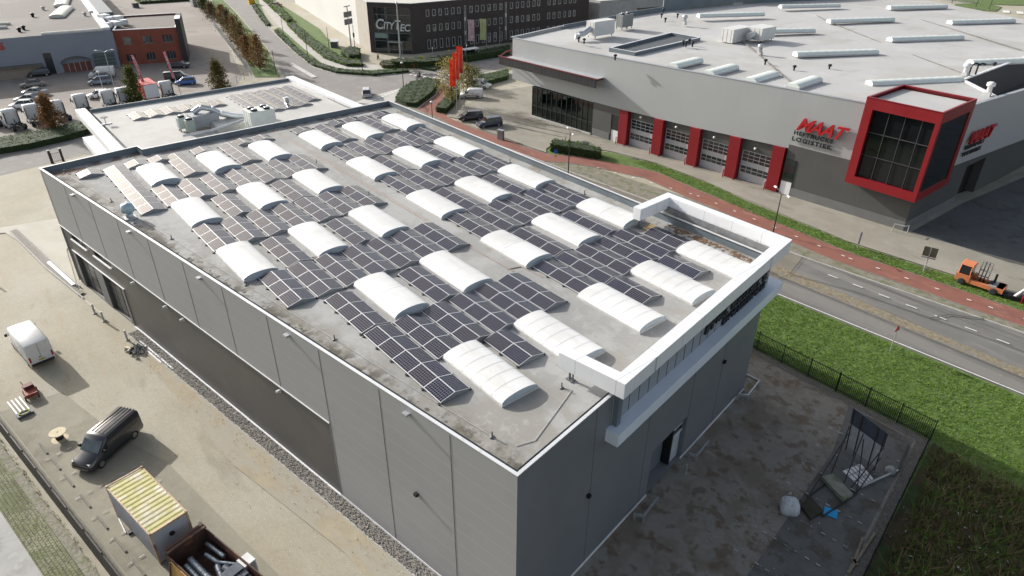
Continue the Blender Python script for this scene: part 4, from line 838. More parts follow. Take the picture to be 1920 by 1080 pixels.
roof_light((-181.5, 20.5, 7.95), (-179.6, 32.0, 7.95), -.9, .3, 2.0, mat('cream_roof_light', (.62, .62, .54), .5), par=wh)
for a, b, w_ in (((92, 34.5), (112, 17), 3.2), ((101, 14), (118, -22), 3.2)):
    p, q = G(*a, 8.0), G(*b, 8.0); roof_light(p, q, w_*-1, .6, 3, mat('cream_roof_light', (.62, .62, .54), .5), par=wh)
for a, b in (((-60, 49), (18, 46.5)), ((-60, 57), (13, 53.5))):
    roof_light(G(*a, 8.0), G(*b, 8.0), .8, .3, 2, mat('cream_roof_light', (.62, .62, .54), .5), par=wh)
for k, (px, py) in enumerate(((45, 56), (82, 19), (120, 22), (62, 32), (160, 30), (172, 28), (37, 60))):
    p = G(px, py, 7.95); mb = B(); mb.lathe(p, [(.3, 0), (.3, .5), (.5, .55), (.5, .8), (.1, .95)], 8); mb.build('roof_vent', M_blk if k % 3 == 0 else M_curb, wh)
mb = B()
for a, b, c, h in (((196, 36), 2.4, 1.8, 1.5), ((207, 38), 2.2, 2.2, 1.2), ((215, 44), 3, 1.6, .9), ((222, 38), 1.8, 1.8, 1.4), ((232, 42), 1.4, 1.4, 1.0), ((202, 48), 1.4, 1.2, 1)):
    p = G(*a, 8.0); mb.box((p.x, p.y, 7.6), (b, c, h), .3)
tag(mb.build('rooftop_machine', mat('white_plant', (.62, .64, .66), .5)), 'cluster of white plant boxes on the roof between blue-grey wall and brick office', 'rooftop unit')
# grey office far behind
go = thing('grey_office', (-140, 165, 0), 'grey office with one dark strip window behind the dark brick block', 'building')
q0, q1 = V2(-142.4, 150.5), V2(-132, 196); uO = (q1-q0).normalized()
facewall('wall', q0, q1, 0, 8.4, mat('pale_grey_wall', (.33, .33, .33), .7), go, [(12.8, 21, 3.6, 5.8)], .2)
facewall('wall', V2(-175, 155), q0, 0, 8.4, MATS['pale_grey_wall'], go)
mb = B(); mb.prism([q0, q1, V2(-170, 205), V2(-178, 158)], 8.1, 8.4); mb.build('roof', MATS['pale_gravel_roof'], go)
mb = B(); mb.wbox(q0, uO, 12.8, 21, 3.6, 5.8, .15, .19); mb.build('window', M_glass, go)
# ================================================================ SOLAR ARRAYS
def panel_mat():
    mt, n, b = nodes('solar_cells')
    uv = n.nodes.new('ShaderNodeUVMap'); uv.uv_map = 'uv'
    sp = n.nodes.new('ShaderNodeSeparateXYZ'); n.links.new(uv.outputs[0], sp.inputs[0])
    msk = None
    for i, cnt in ((0, 10), (1, 6)):
        fr_ = mul(n, mul(n, sp.outputs[i], cnt), 0, 'FRACT'); a = mul(n, fr_, .06, 'LESS_THAN'); c = mul(n, fr_, .94, 'GREATER_THAN'); s = mul(n, a, c, 'MAXIMUM')
        msk = s if msk is None else mul(n, msk, s, 'MAXIMUM')
    oi = n.nodes.new('ShaderNodeObjectInfo')
    base = mix(n, oi.outputs['Random'], (.008, .010, .028), (.018, .014, .022))
    n.links.new(mix(n, mul(n, msk, .8), base, (.24, .24, .27)), b.inputs['Base Color'])
    b.inputs['Roughness'].default_value = .13; b.inputs['Specular IOR Level'].default_value = .26
    b.inputs['Coat Weight'].default_value = 0
    return mt
M_cell = panel_mat(); M_pframe = mat('aluminium_frame', (.62, .63, .64), .4, .3, var=.03); M_plate = mat('grey_wind_plate', (.27, .28, .29), .5, .3, var=.08, scale=3)
PL, PWd, TLT = 1.65, 1.0, radians(14)
def panel_mesh(side):
    """side -1: near slope rising towards +y; +1 far slope falling"""
    mb = B(); t = .028
    y0, z0, y1, z1 = (0, 0, PWd*cos(TLT), PWd*sin(TLT)) if side < 0 else (0, PWd*sin(TLT), PWd*cos(TLT), 0)
    P = lambda u, v, k=0: Vector((u*PL, y0+(y1-y0)*v, z0+(z1-z0)*v+k))
    a, b = t/PL, t/PWd
    mb.hexa([P(0, 0), P(1, 0), P(1, 1), P(0, 1), P(0, 0, .035), P(1, 0, .035), P(1, 1, .035), P(0, 1, .035)], 1)
    mb.face([P(a, b, .038), P(1-a, b, .038), P(1-a, 1-b, .038), P(a, 1-b, .038)], 0, [(0, 0), (1, 0), (1, 1), (0, 1)])
    me = mb.build('solar_panel', [M_cell, M_pframe]); d = me.data; bpy.data.objects.remove(me); return d
ME_N, ME_F = panel_mesh(-1), panel_mesh(1)
ORD = {1: 'first', 2: 'second', 3: 'third', 4: 'fourth', 5: 'fifth', 6: 'sixth', 7: 'seventh', 8: 'eighth', 9: 'ninth', 10: 'tenth', 11: 'eleventh', 12: 'twelfth', 13: 'thirteenth', 14: 'fourteenth', 15: 'fifteenth'}
NUMW = {1: 'two', 2: 'four', 3: 'six', 4: 'eight', 5: 'ten', 8: 'sixteen'}
def array(x0, y0, n, label, z=ZR, group='tent-shaped solar arrays on the warehouse roof'):
    t = thing('solar_array', (x0, y0, z), label, 'solar array', group)
    W2 = PWd*cos(TLT); h = PWd*sin(TLT); b = .10
    for i in range(n):
        for side, me in ((0, ME_N), (1, ME_F)):
            o = bpy.data.objects.new('solar_panel', me); C.objects.link(o); o.parent = t; o.location = (i*(PL+.015), .02+side*(W2+.02), b)
    L = n*(PL+.015)
    mb = B()
    for x in (-.02, L): mb.prism([(0, 0)], 0, 0, cap=False, bottom=False) if False else None
    for x, e in ((-.03, .02), (L-.01, .02)):
        A = [(x, .06, .02), (x, 2*W2, .02), (x, 2*W2, b+.01), (x, W2+.03, b+h), (x, .06, b+.01)]
        mb.face([(p[0]+e, p[1], p[2]) for p in A]); mb.face([p for p in A][::-1])
    for i in range(n+1):
        x = min(max(i*(PL+.015), .05), L-.05); mb.box((x, W2, .0), (.05, 2*W2+.25, .05)); mb.box((x, -.04, 0), (.18, .10, .07), mi=1); mb.box((x, 2*W2+.08, 0), (.18, .10, .07), mi=1)
    mb.box((L/2, .05, .03), (L, .02, .06)); mb.box((L/2, 2*W2+.0, .03), (L, .02, .06))
    o = mb.build('mounting_frame', [M_plate, M_blk], t, world=False)
    return t
PT = 2.13
GX = [-65.25, -54.35, -43.4, -32.5]; SX = [-71.2, -60.1, -49.1, -38.2]
near = {0: [9.65, 11.85, 14.0, 16.15, 18.3, 20.45, 22.6, 24.75], 1: [12.0, 14.15, 16.3, 18.45, 20.6, 22.75, 24.9], 2: [13.0, 15.1, 17.25, 19.4, 21.5, 23.65, 25.75], 3: [15.28, 17.4, 19.5, 21.65, 23.75, 25.8]}
far_ = [29.1, 31.25, 33.35, 35.45, 37.5, 39.6]
colname = ['gap beyond the far-end skylights', 'gap after second skylight file', 'gap after third skylight file', 'gap before the nearest skylights']
for c in range(4):
    for half, ys in (('long-wall', near[c]), ('road-side', far_)):
        for i, y in enumerate(ys):
            x, n = GX[c], 3
            if c == 0 and half == 'long-wall' and i == 0: x, n = -73.2, 8
            if c == 3 and half == 'long-wall' and i == 0: n = 5
            if c == 3 and half == 'road-side' and i == 5: x, n = -31.1, 2
            array(x, y, n, '%s %s half tent of %s solar panels, %s' % (ORD[i+1], half, NUMW[n], colname[c]))
sname = ['far-end', 'second', 'third', 'fourth']
for c in range(4):
    k = 0
    for y in (15.25, 20.65, 31.4, 36.8):
        if c == 3 and y == 20.65: y = 20.9
        x, n = (SX[c], 3)
        if c == 0: x, n = -73.2, 4
        else: x += .5
        k += 1
        array(x, y, n, '%s tent of %s solar panels squeezed between skylights of the %s file' % (ORD[k], NUMW[n], sname[c]))
for i, y in enumerate((20.65, 31.3, 36.75)): array(-27.35, y, 2, '%s tent of four solar panels beside the ribbed skylights nearest the white frame' % ORD[i+1])
k = 0
for y in (7.45, 11.65, 13.8, 17.95, 22.2, 24.35, 29.0, 33.3, 35.3, 39.2):
    k += 1; array(-73.75, y, 1, '%s two-panel solar tent from the left corner along the far parapet' % ORD[k])
# annex arrays
za = zA-.45
for i in range(6):
    p = G(258+33*i, 216-4.6*i, za); array(-106.6, 19.0+2.13*i, 2, '%s small solar tent of the zigzag row on the annex roof' % ORD[i+1], za, 'solar arrays on the annex roof')
for i in range(5): array(-107.5, 33.2+2.13*i, 7 if i < 4 else 6, '%s long row of the solar field on the annex roof' % ORD[i+1], za, 'solar arrays on the annex roof')

# ================================================================ ROOFTOP PLANT
def rooftop_box(name, c, d, rz, lab, mt, legs=True, fans=0, duct=None, cat='rooftop unit'):
    t = thing(name, c, lab, cat); c = Vector(c); e = .35 if legs else 0
    mb = B(); mb.box(c+Vector((0, 0, e)), d, rz); mb.build('casing', mt, t)
    cs, sn = cos(rz), sin(rz); R = lambda x, y, z=0: c+Vector((x*cs-y*sn, x*sn+y*cs, z))
    mb = B()
    for x in (-.33, 0, .33): mb.hexa([R(x*d[0]-.02, -d[1]/2-.012, e+.08), R(x*d[0]+.02, -d[1]/2-.012, e+.08), R(x*d[0]+.02, -d[1]/2+.01, e+.08), R(x*d[0]-.02, -d[1]/2+.01, e+.08)]+[R(x*d[0]+q, -d[1]/2+w_, e+d[2]-.08) for q, w_ in ((-.02, -.012), (.02, -.012), (.02, .01), (-.02, .01))])
    mb.build('panel_seams', M_blk, t)
    if legs:
        for x in (-.42, .42):
            for y in (-.4, .4): mb = B(); mb.box(R(x*d[0], y*d[1]), (.1, .1, e), rz); mb.build('leg', M_blk, t)
    for k in range(fans):
        q = R((-.25+.5*(k % 2))*d[0] if fans > 1 else 0, (-.25+.5*(k//2))*d[1] if fans > 2 else 0, e+d[2])
        mb = B(); mb.lathe(q, [(.42, 0), (.45, .22), (.40, .24), (.38, .1), (.05, .12)], 14); f = mb.build('fan', M_blk, t)
        mb = B(); mb.lathe(q+Vector((0, 0, .2)), [(.3, 0), (.3, .06), (.1, .08)], 10); mb.build('fan_hub', M_steel, f)
    if duct:
        mb = B(); mb.path([R(*p) for p in duct[1:]], duct[0], 10); mb.build('duct', M_steel, t)
    return t
M_ahu = mat('white_green_casing', (.60, .64, .61), .5, var=.08, scale=.8)
M_grn = mat('green_grille', (.30, .36, .33), .6)
p = G(492, 245, za); rooftop_box('chiller', (p.x, p.y, za), (2.4, 3.3, 2.9), TH*0, 'tall white chiller with four dark fans on the annex roof', M_ahu, False, 4, (.16, (-1, -1.8, 1.5), (-1.2, -6, .9), (-1.2, -9.5, .9)))
for i, (px, py) in enumerate(((345, 245), (360, 250))):
    p = G(px, py, za); rooftop_box('heat_pump', (p.x, p.y, za), (.9, 1.1, 1.45), 0, ['left', 'right'][i]+' one of two green-sided cooling units on the annex roof', M_grn if i else mat('green_white_casing', (.46, .52, .49), .6), True, 1)
p = G(385, 238, za); t = rooftop_box('air_handler', (p.x, p.y, za), (2.2, 3.4, 1.5), 0, 'grey air handler with curved white ducts on the annex roof', mat('grey_casing', (.30, .32, .34), .5), True, 0, (.38, (-.5, -1, 2.0), (-.2, 0, 2.6), (0, 1.2, 2.2), (.2, 2.2, 1.4), (.6, 4, .8)))
mb = B(); mb.path([Vector((p.x+1.2, p.y+q, za+.4+h)) for q, h in ((2, 1.4), (3.4, .8), (5, .4), (8.5, .4))], .33, 10); mb.build('duct', mat('bright_foil_duct', (.78, .80, .82), .35, .2), t)
p = G(430, 232, za); rooftop_box('plant_box', (p.x+1.5, p.y, za), (3.2, 5.0, .8), 0, 'low pale box with white crumpled insulation between the annex roof units', mat('pale_box', (.50, .50, .47), .7), False)
p = G(538, 196, za); t = thing('roof_vent', (p.x, p.y, za), 'shiny small square chimney near the solar field of the annex', 'roof vent'); mb = B(); mb.box(p, (.55, .55, .9)); mb.build('chimney', M_steel, t); mb = B(); mb.box(p+Vector((0, 0, .95)), (.75, .75, .12)); mb.build('cap', M_steel, t)
p = G(199, 233, za); t = thing('satellite_dish', (p.x, p.y, za), 'small satellite dish on a slab at the left of the annex roof', 'satellite dish')
mb = B(); mb.lathe(p+Vector((0, 0, .8)), [(.05, 0), (.35, .06), (.5, .16)], 14); mb.build('dish', M_kerbd, t); mb = B(); mb.tube(p, p+Vector((0, 0, .8)), .05); mb.build('mast', M_steel, t); mb = B(); mb.box(p, (.5, 1.3, .1)); mb.build('slab', M_curb, t)
# roof extract fan on the main roof
p = LW(16.6, 1.15, ZR); t = thing('roof_extractor', p, 'pale blue bullet-shaped extractor fan near the long wall edge of the warehouse roof', 'roof extractor')
mb = B(); mb.box(p, (.9, .9, .12)); mb.build('base', M_curb, t)
mb = B(); mb.lathe(p+Vector((0, 0, .12)), [(.30, 0), (.30, .3), (.24, .34)], 16); mb.build('stem', M_steel, t)
mb = B(); mb.lathe(p+Vector((0, 0, .44)), [(.24, 0), (.5, .18), (.52, .5), (.46, .78), (.2, .9)], 18); c_ = mb.build('cowl', mat('pale_blue_metal', (.34, .46, .52), .4, .2), t)
mb = B(); mb.box(p+Vector((0, .05, 1.33)), (.5, .12, .1)); mb.build('cap', M_curb, c_)
p = V2(-31.3, 41.0); t = thing('pallet', (p.x, p.y, ZR), 'wooden pallet lying on the roof under the white frame corner', 'pallet')
for i in range(6): mb = B(); mb.box((p.x-.5+.2*i, p.y, ZR+.14), (.11, 1.1, .03), -.0); mb.build('board', mat('raw_wood', (.50, .36, .19), .8, var=.2, scale=5), t)
for i in range(3): mb = B(); mb.box((p.x, p.y-.45+.45*i, ZR+.02), (1.2, .1, .12)); mb.build('bearer', MATS['raw_wood'], t)
# MAAT roof plant
M_whitecase = mat('weathered_white_casing', (.62, .62, .60), .5, var=.06, layers=[((.4, .4, .38), .8, .6, .7, .5)])
zm = 12.95
p = G(1125, 68, zm); rooftop_box('air_handler', (p.x, p.y, zm), (2.0, 5.2, 2.4), 0, 'tall white air handler with bent duct near the court on the pale roof', M_whitecase, True, 0, (.5, (0, -2.6, 1.6), (0, -4.2, .9), (0, -5.6, .9), (0, -5.8, .1)))
for i, q in enumerate(((1165, 54), (1175, 52))):
    p = G(*q, zm); rooftop_box('condenser', (p.x, p.y, zm), (1.6, 1.5, 2.2), 0, ['left', 'right'][i]+' one of two grey condensers standing side by side on the pale roof', mat('grey_condenser', (.20, .21, .21), .5), True, 1)
p = G(1378, 76, zm+.2); rooftop_box('air_handler', (p.x, p.y, zm+.2), (2.4, 5.2, 2.2), -.0, 'left white air handler of the pair beside the long roof light', M_whitecase, False)
p = G(1424, 76, zm+.2); rooftop_box('air_handler', (p.x, p.y, zm+.2), (3.0, 4.2, 2.0), 0, 'right white air handler with grey lower half on the pale roof', M_whitecase, True, 0, (.6, (0, -2, 1.2), (0, -3.6, 1.0)))
for q, lab in (((1424, 104), 'steel roof cowl between the air handlers and the small roof lights'), ((1283, 46), 'steel cowl near the far parapet of the pale roof'), ((1851, 180), 'white chimney cowl right of the red corner box'), ((1808, 142), 'white chimney with two bent pipes behind the red corner box')):
    z = 13.1 if q[0] < 1500 else 13.7; p = G(*q, z); t = thing('roof_cowl', p, lab, 'roof cowl')
    mb = B(); mb.box(p, (.7, .7, .5)); mb.build('base', M_curb, t); mb = B(); mb.lathe(p+Vector((0, 0, .5)), [(.3, 0), (.3, .7), (.5, .75), (.5, 1.1), (.2, 1.25)], 12); mb.build('cowl', M_steel if q[0] < 1500 else M_trim, t)
    if q[0] == 1808:
        for dx in (0, .6): mb = B(); mb.path([p+Vector((.2+dx, 1.0+dx, 0)), p+Vector((.2+dx, 1.0+dx, 1.3)), p+Vector((.5+dx, 1.3+dx, 1.6)), p+Vector((.9+dx, 1.6+dx, 1.5))], .12, 8); mb.build('bent_pipe', M_blk, t)
for i, q in enumerate(((1153, 113), (1085, 79), (1095, 82), (1281, 86), (1286, 88), (1292, 83), (1298, 88), (1247, 42), (1244, 24), (1270, 34), (1554, 132), (1862, 128), (1434, 122), (1488, 134), (1240, 34))):
    z = 13.15; p = G(*q, z); mb = B(); mb.lathe(p, [(.12, 0), (.12, .55), (.28, .6), (.28, .85), (.05, .9)], 8)
    o = mb.build('roof_vent', M_blk, mt_)

# ================================================================ VEHICLES
M_tyre = mat('tyre', (.02, .02, .02), .85); M_rim = mat('wheel_rim', (.35, .36, .37), .35, .7); M_cglass = mat('car_glass', (.015, .018, .022), .06, var=.2, obj=True, spec=.7)
M_lampw = mat('headlamp', (.65, .66, .66), .2); M_lampr = mat('tail_lamp', (.35, .01, .01), .3); M_plast = mat('black_plastic', (.025, .025, .027), .6)
PAINT = dict(white=(.70, .70, .69), silver=(.36, .37, .38), beige=(.24, .215, .19), black=(.012, .012, .015), dark=(.03, .032, .036), blue=(.02, .10, .33), red=(.22, .03, .03), bluegrey=(.16, .20, .26), navy=(.02, .03, .05), plum=(.03, .015, .02))
def loft(mb, secs, mi=0, caps=True):
    """secs: list of (x, halfwidth_low, halfwidth_mid, halfwidth_top, z_low, z_mid, z_top)"""
    rows = []
    for x, a, b, c, z0, z1, z2 in secs:
        r = .07
        rows.append([Vector(p) for p in ((x, -a, z0), (x, -b, z0+(z1-z0)*.45), (x, -b, z1), (x, -c-.04, z2-r), (x, -c+.06, z2), (x, 0, z2+.015), (x, c-.06, z2), (x, c+.04, z2-r), (x, b, z1), (x, b, z0+(z1-z0)*.45), (x, a, z0))])
    mb.grid(rows, mi, True); mb.face(rows[0], mi); mb.face(rows[-1][::-1], mi)
def wheel(root, x, y, r, w=.22):
    s = 1 if y > 0 else -1
    mb = B(); mb.lathe((x, y-s*w/2, r), [(r*.6, -w/2), (r*.93, -w/2), (r, -w/2+.04), (r, w/2-.04), (r*.93, w/2), (r*.6, w/2)], 20, 0, 'y'); o = mb.build('wheel', M_tyre, root, False)
    mb = B(); mb.lathe((x, y-s*w/2, r), [(r*.6, -w/2-.005), (r*.62, w/2+.005)], 14, 0, 'y'); mb.build('rim', M_rim, o, False)
def make_car(kind, col, name='parked_car'):
    root = bpy.data.objects.new(name, None); C.objects.link(root)
    pm = paint('paint_'+col, PAINT[col]); K = dict(
        sedan=dict(L=4.6, W=.90, hood=.92, belt=.93, roof=1.43, x=(-2.3, -1.55, -.9, .35, 1.15, 2.25), r=.33),
        hatch=dict(L=4.1, W=.86, hood=.95, belt=.95, roof=1.47, x=(-2.05, -1.95, -1.55, .35, 1.05, 2.0), r=.31),
        mpv=dict(L=4.5, W=.90, hood=1.05, belt=1.02, roof=1.66, x=(-2.25, -2.2, -1.95, .45, 1.3, 2.2), r=.33))[kind]
    W = K['W']; xt, xd, xr, xf, xw, xn = K['x']; hb = K['belt']; r = K['r']
    mb = B(); tb = hb if kind != 'sedan' else hb+.02
    loft(mb, [(xt, W*.8, W*.86, W*.78, .35, .6, tb-.12), (xt+.12, W*.92, W*.97, W*.86, .24, .62, tb-.02), (xr, W*.95, W, W*.88, .2, .64, hb+.02), (0, W*.95, W, W*.88, .2, .64, hb), (xw, W*.95, W, W*.86, .2, .64, hb-.02), (xn-.35, W*.92, W*.96, W*.80, .22, .6, .80), (xn, W*.8, W*.84, W*.6, .3, .5, .66)])
    mb.build('body', pm, root, False)
    rf = K['roof']; mb = B()
    rows = []
    for x, w1, z in ((xd, .86, hb-.02), (xr, .74, rf-.02), (xf, .73, rf), (xw, .85, hb-.03)):
        rows.append([(x, -W*w1, z-.0), (x, W*w1, z)])
    base = [(xd, -W*.88, hb-.06), (xw, -W*.88, hb-.06), (xw, W*.88, hb-.06), (xd, W*.88, hb-.06)]; tp = [(xr, -W*.72, rf-.05), (xf, -W*.72, rf-.05), (xf, W*.72, rf-.05), (xr, W*.72, rf-.05)]
    mb.hexa(base+tp); mb.build('windows', M_cglass, root, False)
    mb = B(); mb.hexa([(xr-.02, -W*.74, rf-.07), (xf+.02, -W*.74, rf-.07), (xf+.02, W*.74, rf-.07), (xr-.02, W*.74, rf-.07), (xr+.06, -W*.66, rf), (xf-.08, -W*.66, rf), (xf-.08, W*.66, rf), (xr+.06, W*.66, rf)])
    for s in (-1, 1):
        mb.tube((xw, s*W*.86, hb-.04), (xf, s*W*.72, rf-.05), .035, n=5); mb.tube((xd, s*W*.86, hb-.04), (xr, s*W*.72, rf-.05), .05, n=5); mb.tube(((xr+xf)/2, s*W*.88, hb-.04), ((xr+xf)/2-.05, s*W*.73, rf-.05), .03, n=5)
    mb.build('roof', pm, root, False)
    for x in (xt+.78, xn-.78):
        for s in (-1, 1): wheel(root, x, s*(W+.01), r)
    for s in (-1, 1):
        mb = B(); mb.box((xn-.16, s*W*.62, .58), (.2, .3, .13), s*-.25); mb.build('headlight', M_lampw, root, False)
        mb = B(); mb.box((xt+.08, s*W*.72, .66), (.14, .26, .2), 0); mb.build('tail_light', M_lampr, root, False)
        mb = B(); mb.box((xw-.15, s*(W+.08), hb), (.12, .16, .12)); mb.build('mirror', pm, root, False)
    return root
def make_van(big, col, name, panel=True, roofribs=False, L=5.2, W=.97, H=1.98, nose=.95, stripe=None):
    root = bpy.data.objects.new(name, None); C.objects.link(root); pm = paint('paint_'+col, PAINT[col]) if not big or col != 'white' else mat('van_white', (.74, .73, .70), .4, 0, .04, 2, obj=True, layers=[((.45, .43, .40), 1.5, .6, .7, .5)])
    TW = .93 if big else .88; xt, xn = -L/2, L/2; xw = xn-nose+.1; xf = xn-nose-.75; hb = 1.12*H/1.98; mb = B()
    loft(mb, [(xt, W*.94, W*.98, W*TW-.02, .42, .95, H-.05), (xt+.06, W*.97, W, W*TW, .28, hb, H), (0, W*.97, W, W*TW, .25, hb, H+.01), (xf, W*.97, W, W*TW, .25, hb, H)])
    rows = None
    loft(mb, [(xf, W*.97, W, W*.88, .25, hb, H), (xf+.15, W*.97, W, W*.86, .25, hb, H-.06), (xw, W*.97, W, W*.84, .25, .9, hb+.0), (xn-.25, W*.94, W*.95, W*.78, .27, .75, .98), (xn, W*.8, W*.84, W*.66, .34, .55, .78)])
    mb.build('body', pm, root, False)
    mb = B()      # windscreen
    mb.hexa([(xf+.16, -W*.80, H-.14), (xw+.03, -W*.82, hb+.03), (xw+.03, W*.82, hb+.03), (xf+.16, W*.80, H-.14), (xf+.19, -W*.80, H-.12), (xw+.06, -W*.82, hb+.05), (xw+.06, W*.82, hb+.05), (xf+.19, W*.80, H-.12)]); mb.build('windscreen', mat('tinted_windscreen', (.06, .08, .085), .08, var=.4, scale=1.4, obj=True, spec=.8), root, False)
    for s in (-1, 1):
        mb = B(); A = [(xf-.75, s*(W*.985), hb+.04), (xw-.12, s*(W*.975), hb+.04), (xf+.08, s*(W*.915), H-.24), (xf-.75, s*(W*.925), H-.24)]
        mb.face([(a, b+s*.012, c) for a, b, c in (A if s > 0 else A[::-1])]); mb.face([(a, b+s*.002, c) for a, b, c in (A[::-1] if s > 0 else A)]); mb.build('side_window', M_cglass, root, False)
        if not panel:
            mb = B(); A = [(xt+.3, s*(W*.985), hb+.04), (xf-.9, s*(W*.985), hb+.04), (xf-.9, s*(W*.925), H-.24), (xt+.3, s*(W*.925), H-.24)]
            mb.face([(a, b+s*.012, c) for a, b, c in (A if s > 0 else A[::-1])]); mb.face([(a, b+s*.002, c) for a, b, c in (A[::-1] if s > 0 else A)]); mb.build('side_window', M_cglass, root, False)
        mb = B(); mb.box((xw-.25, s*(W+.14), hb-.02), (.12, .22, .28)); mb.build('mirror', M_plast, root, False)
        mb = B(); mb.box((xn-.2, s*W*.66, .68), (.22, .3, .2), s*-.3); mb.build('headlight', M_lampw, root, False)
        mb = B(); mb.box((xt+.03, s*W*.86, .75), (.1, .13, .5)); mb.build('tail_light', M_lampr, root, False)
        mb = B(); mb.box((0, s*(W-.01), .30), (L*.55, .05, .12)); mb.build('sill', M_plast, root, False)
    mb = B(); mb.box((xt-.03, 0, .36), (.12, W*1.8, .2)); mb.build('rear_bumper', M_plast, root, False)
    mb = B(); mb.box((xn-.02, 0, .34), (.14, W*1.5, .22)); mb.build('front_bumper', M_plast if panel else pm, root, False)
    mb = B(); mb.box((xt-.012, 0, .6), (.02, .02, H-.75)); mb.box((xt-.012, .12, 1.0), (.03, .14, .06)); mb.build('rear_door_seam', M_plast, root, False)
    if panel:
        for s in (-1, 1):
            mb = B(); mb.box((-.2, s*(W+.003), .62), (L*.6, .03, .10)); mb.box((.35, s*(W+.001), .45), (.025, .02, hb-.45)); mb.box((-1.0, s*(W+.001), .45), (.025, .02, hb-.45)); mb.box((-.9, s*(W+.002), hb-.08), (1.6, .03, .04)); mb.build('side_strip', M_plast, root, False)
    mb = B(); mb.box((xt-.03, -.0, .72), (.02, .5, .12)); mb.build('number_plate', mat('plate_yellow', (.55, .40, .03), .5), root, False)
    if not panel: mb = B(); mb.box((xt-.01, 0, hb+.03), (.06, W*1.5, .5)); mb.build('rear_window', M_cglass, root, False)
    if roofribs:
        for k in range(5): mb = B(); mb.box((xt/2+.05+.1, -.56+.28*k, H+.005), (L*.58, .05, .035)); mb.build('roof_rib', pm, root, False)
    for x in (xt+.95, xn-.9):
        for s in (-1, 1): wheel(root, x, s*(W+.005), .34)
    if stripe:
        for s in (-1, 1):
            mb = B(); A = [(-.5, s*(W+.012), .45), (.0, s*(W+.012), .45), (-.7, s*(W*.90+.012), H-.12), (-1.2, s*(W*.90+.012), H-.12)]; mb.face(A if s > 0 else A[::-1]); mb.build('stripe', mat('green_stripe', stripe, .4), root, False)
    return root
def put(root, x, y, ang, lab, cat, group=None):
    root.location = (x, y, .03); root.rotation_euler = (0, 0, radians(ang)); tag(root, lab, cat, group); return root
def putp(root, pf, pr, lab, cat, group=None, ang=None):
    """front and rear ground places"""
    a, b = G(*pf), G(*pr); d = a-b; m_ = (a+b)/2
    return put(root, m_.x, m_.y, math.degrees(math.atan2(d.y, d.x)) if ang is None else ang, lab, cat, group)
V = make_van(True, 'white', 'delivery_van', L=5.6, W=.98, H=2.4, nose=.55); put(V, -64.8, -1.0, 188.6, 'dirty white panel van seen from behind in the sunny left yard', 'van')
V = make_van(False, 'dark', 'passenger_van', panel=False, roofribs=True, L=4.95, W=.96, H=1.95, nose=1.15); put(V, -47.45, 1.2, -56, 'dark grey passenger van with ribbed roof parked askew in the left yard', 'van')
CG = 'cars parked on the left lot'
cars = [('sedan', 'beige', (40, 165), (85, 160), 'beige-grey saloon nearest the building shadow edge on the left lot', 97),
        ('sedan', 'silver', (41, 178), (92, 178), 'silver saloon directly below the beige one, its tail behind the rusty tree', 80),
        ('sedan', 'silver', (28, 192), (80, 190), 'pale silver saloon, third from top of the left lot row', 84),
        ('hatch', 'white', (24, 204), (62, 201), 'white hatchback just behind the white lorry cabs at far left', 93),
        ('mpv', 'black', (53, 145), (94, 141), 'black estate car deep in the shade by the blue-grey wall', 96),
        ('sedan', 'dark', (168, 152), (212, 148), 'dark saloon between the white van and the blue-grey car', 92),
        ('mpv', 'bluegrey', (166, 160), (210, 156), 'blue-grey family car at the edge of the shade, under the lamp post', 88),
        ('hatch', 'white', (170, 185), (203, 181), 'white hatchback alone behind the three white lorry cabs', 100),
        ('sedan', 'dark', (318, 127), (354, 127), 'dark green-black car closest to the brick office entrance', 72),
        ('hatch', 'blue', (329, 160), (369, 157), 'bright blue hatchback beside the black van', 78)]
for kd, col, f, r_, lab, an_ in cars:
    c_ = make_car(kd, col); putp(c_, f, r_, lab, 'car', CG, an_+180 if False else None); 
V = make_van(True, 'white', 'panel_van', L=5.0, W=.95, H=2.1); putp(V, (172, 146), (214, 143), 'white panel van in the shade of the brick office', 'van')
V = make_van(False, 'black', 'panel_van', L=4.8, W=.95, H=1.95); putp(V, (352, 150), (316, 152), 'black van beside the bright blue hatchback', 'van')
V = make_van(False, 'white', 'small_van', L=4.4, W=.88, H=1.85, nose=1.0); putp(V, (864, 184), (904, 184), 'plain white small van parked at the hedge near the red flags', 'van')
V = make_van(False, 'white', 'small_van', L=4.4, W=.88, H=1.85, nose=1.0, stripe=(.06, .35, .04)); putp(V, (920, 167), (882, 163), 'white small van with slanting green stripe near the hedge', 'van')
putp(make_car('mpv', 'plum'), (863, 226), (901, 224), 'dark plum car parked left of the navy one by the cycle path', 'car')
putp(make_car('mpv', 'navy'), (898, 240), (936, 235), 'dark navy car, rightmost by the cycle path before the showroom', 'car')
c_ = make_car('mpv', 'silver', 'driving_car'); g_ = G(688, 180); put(c_, g_.x, g_.y, 152, 'light silver car driving across the junction', 'car')
putp(make_car('sedan', 'red'), (505, 12), (527, 13), 'dark red car on the grassy parking strip by the white wall', 'car')
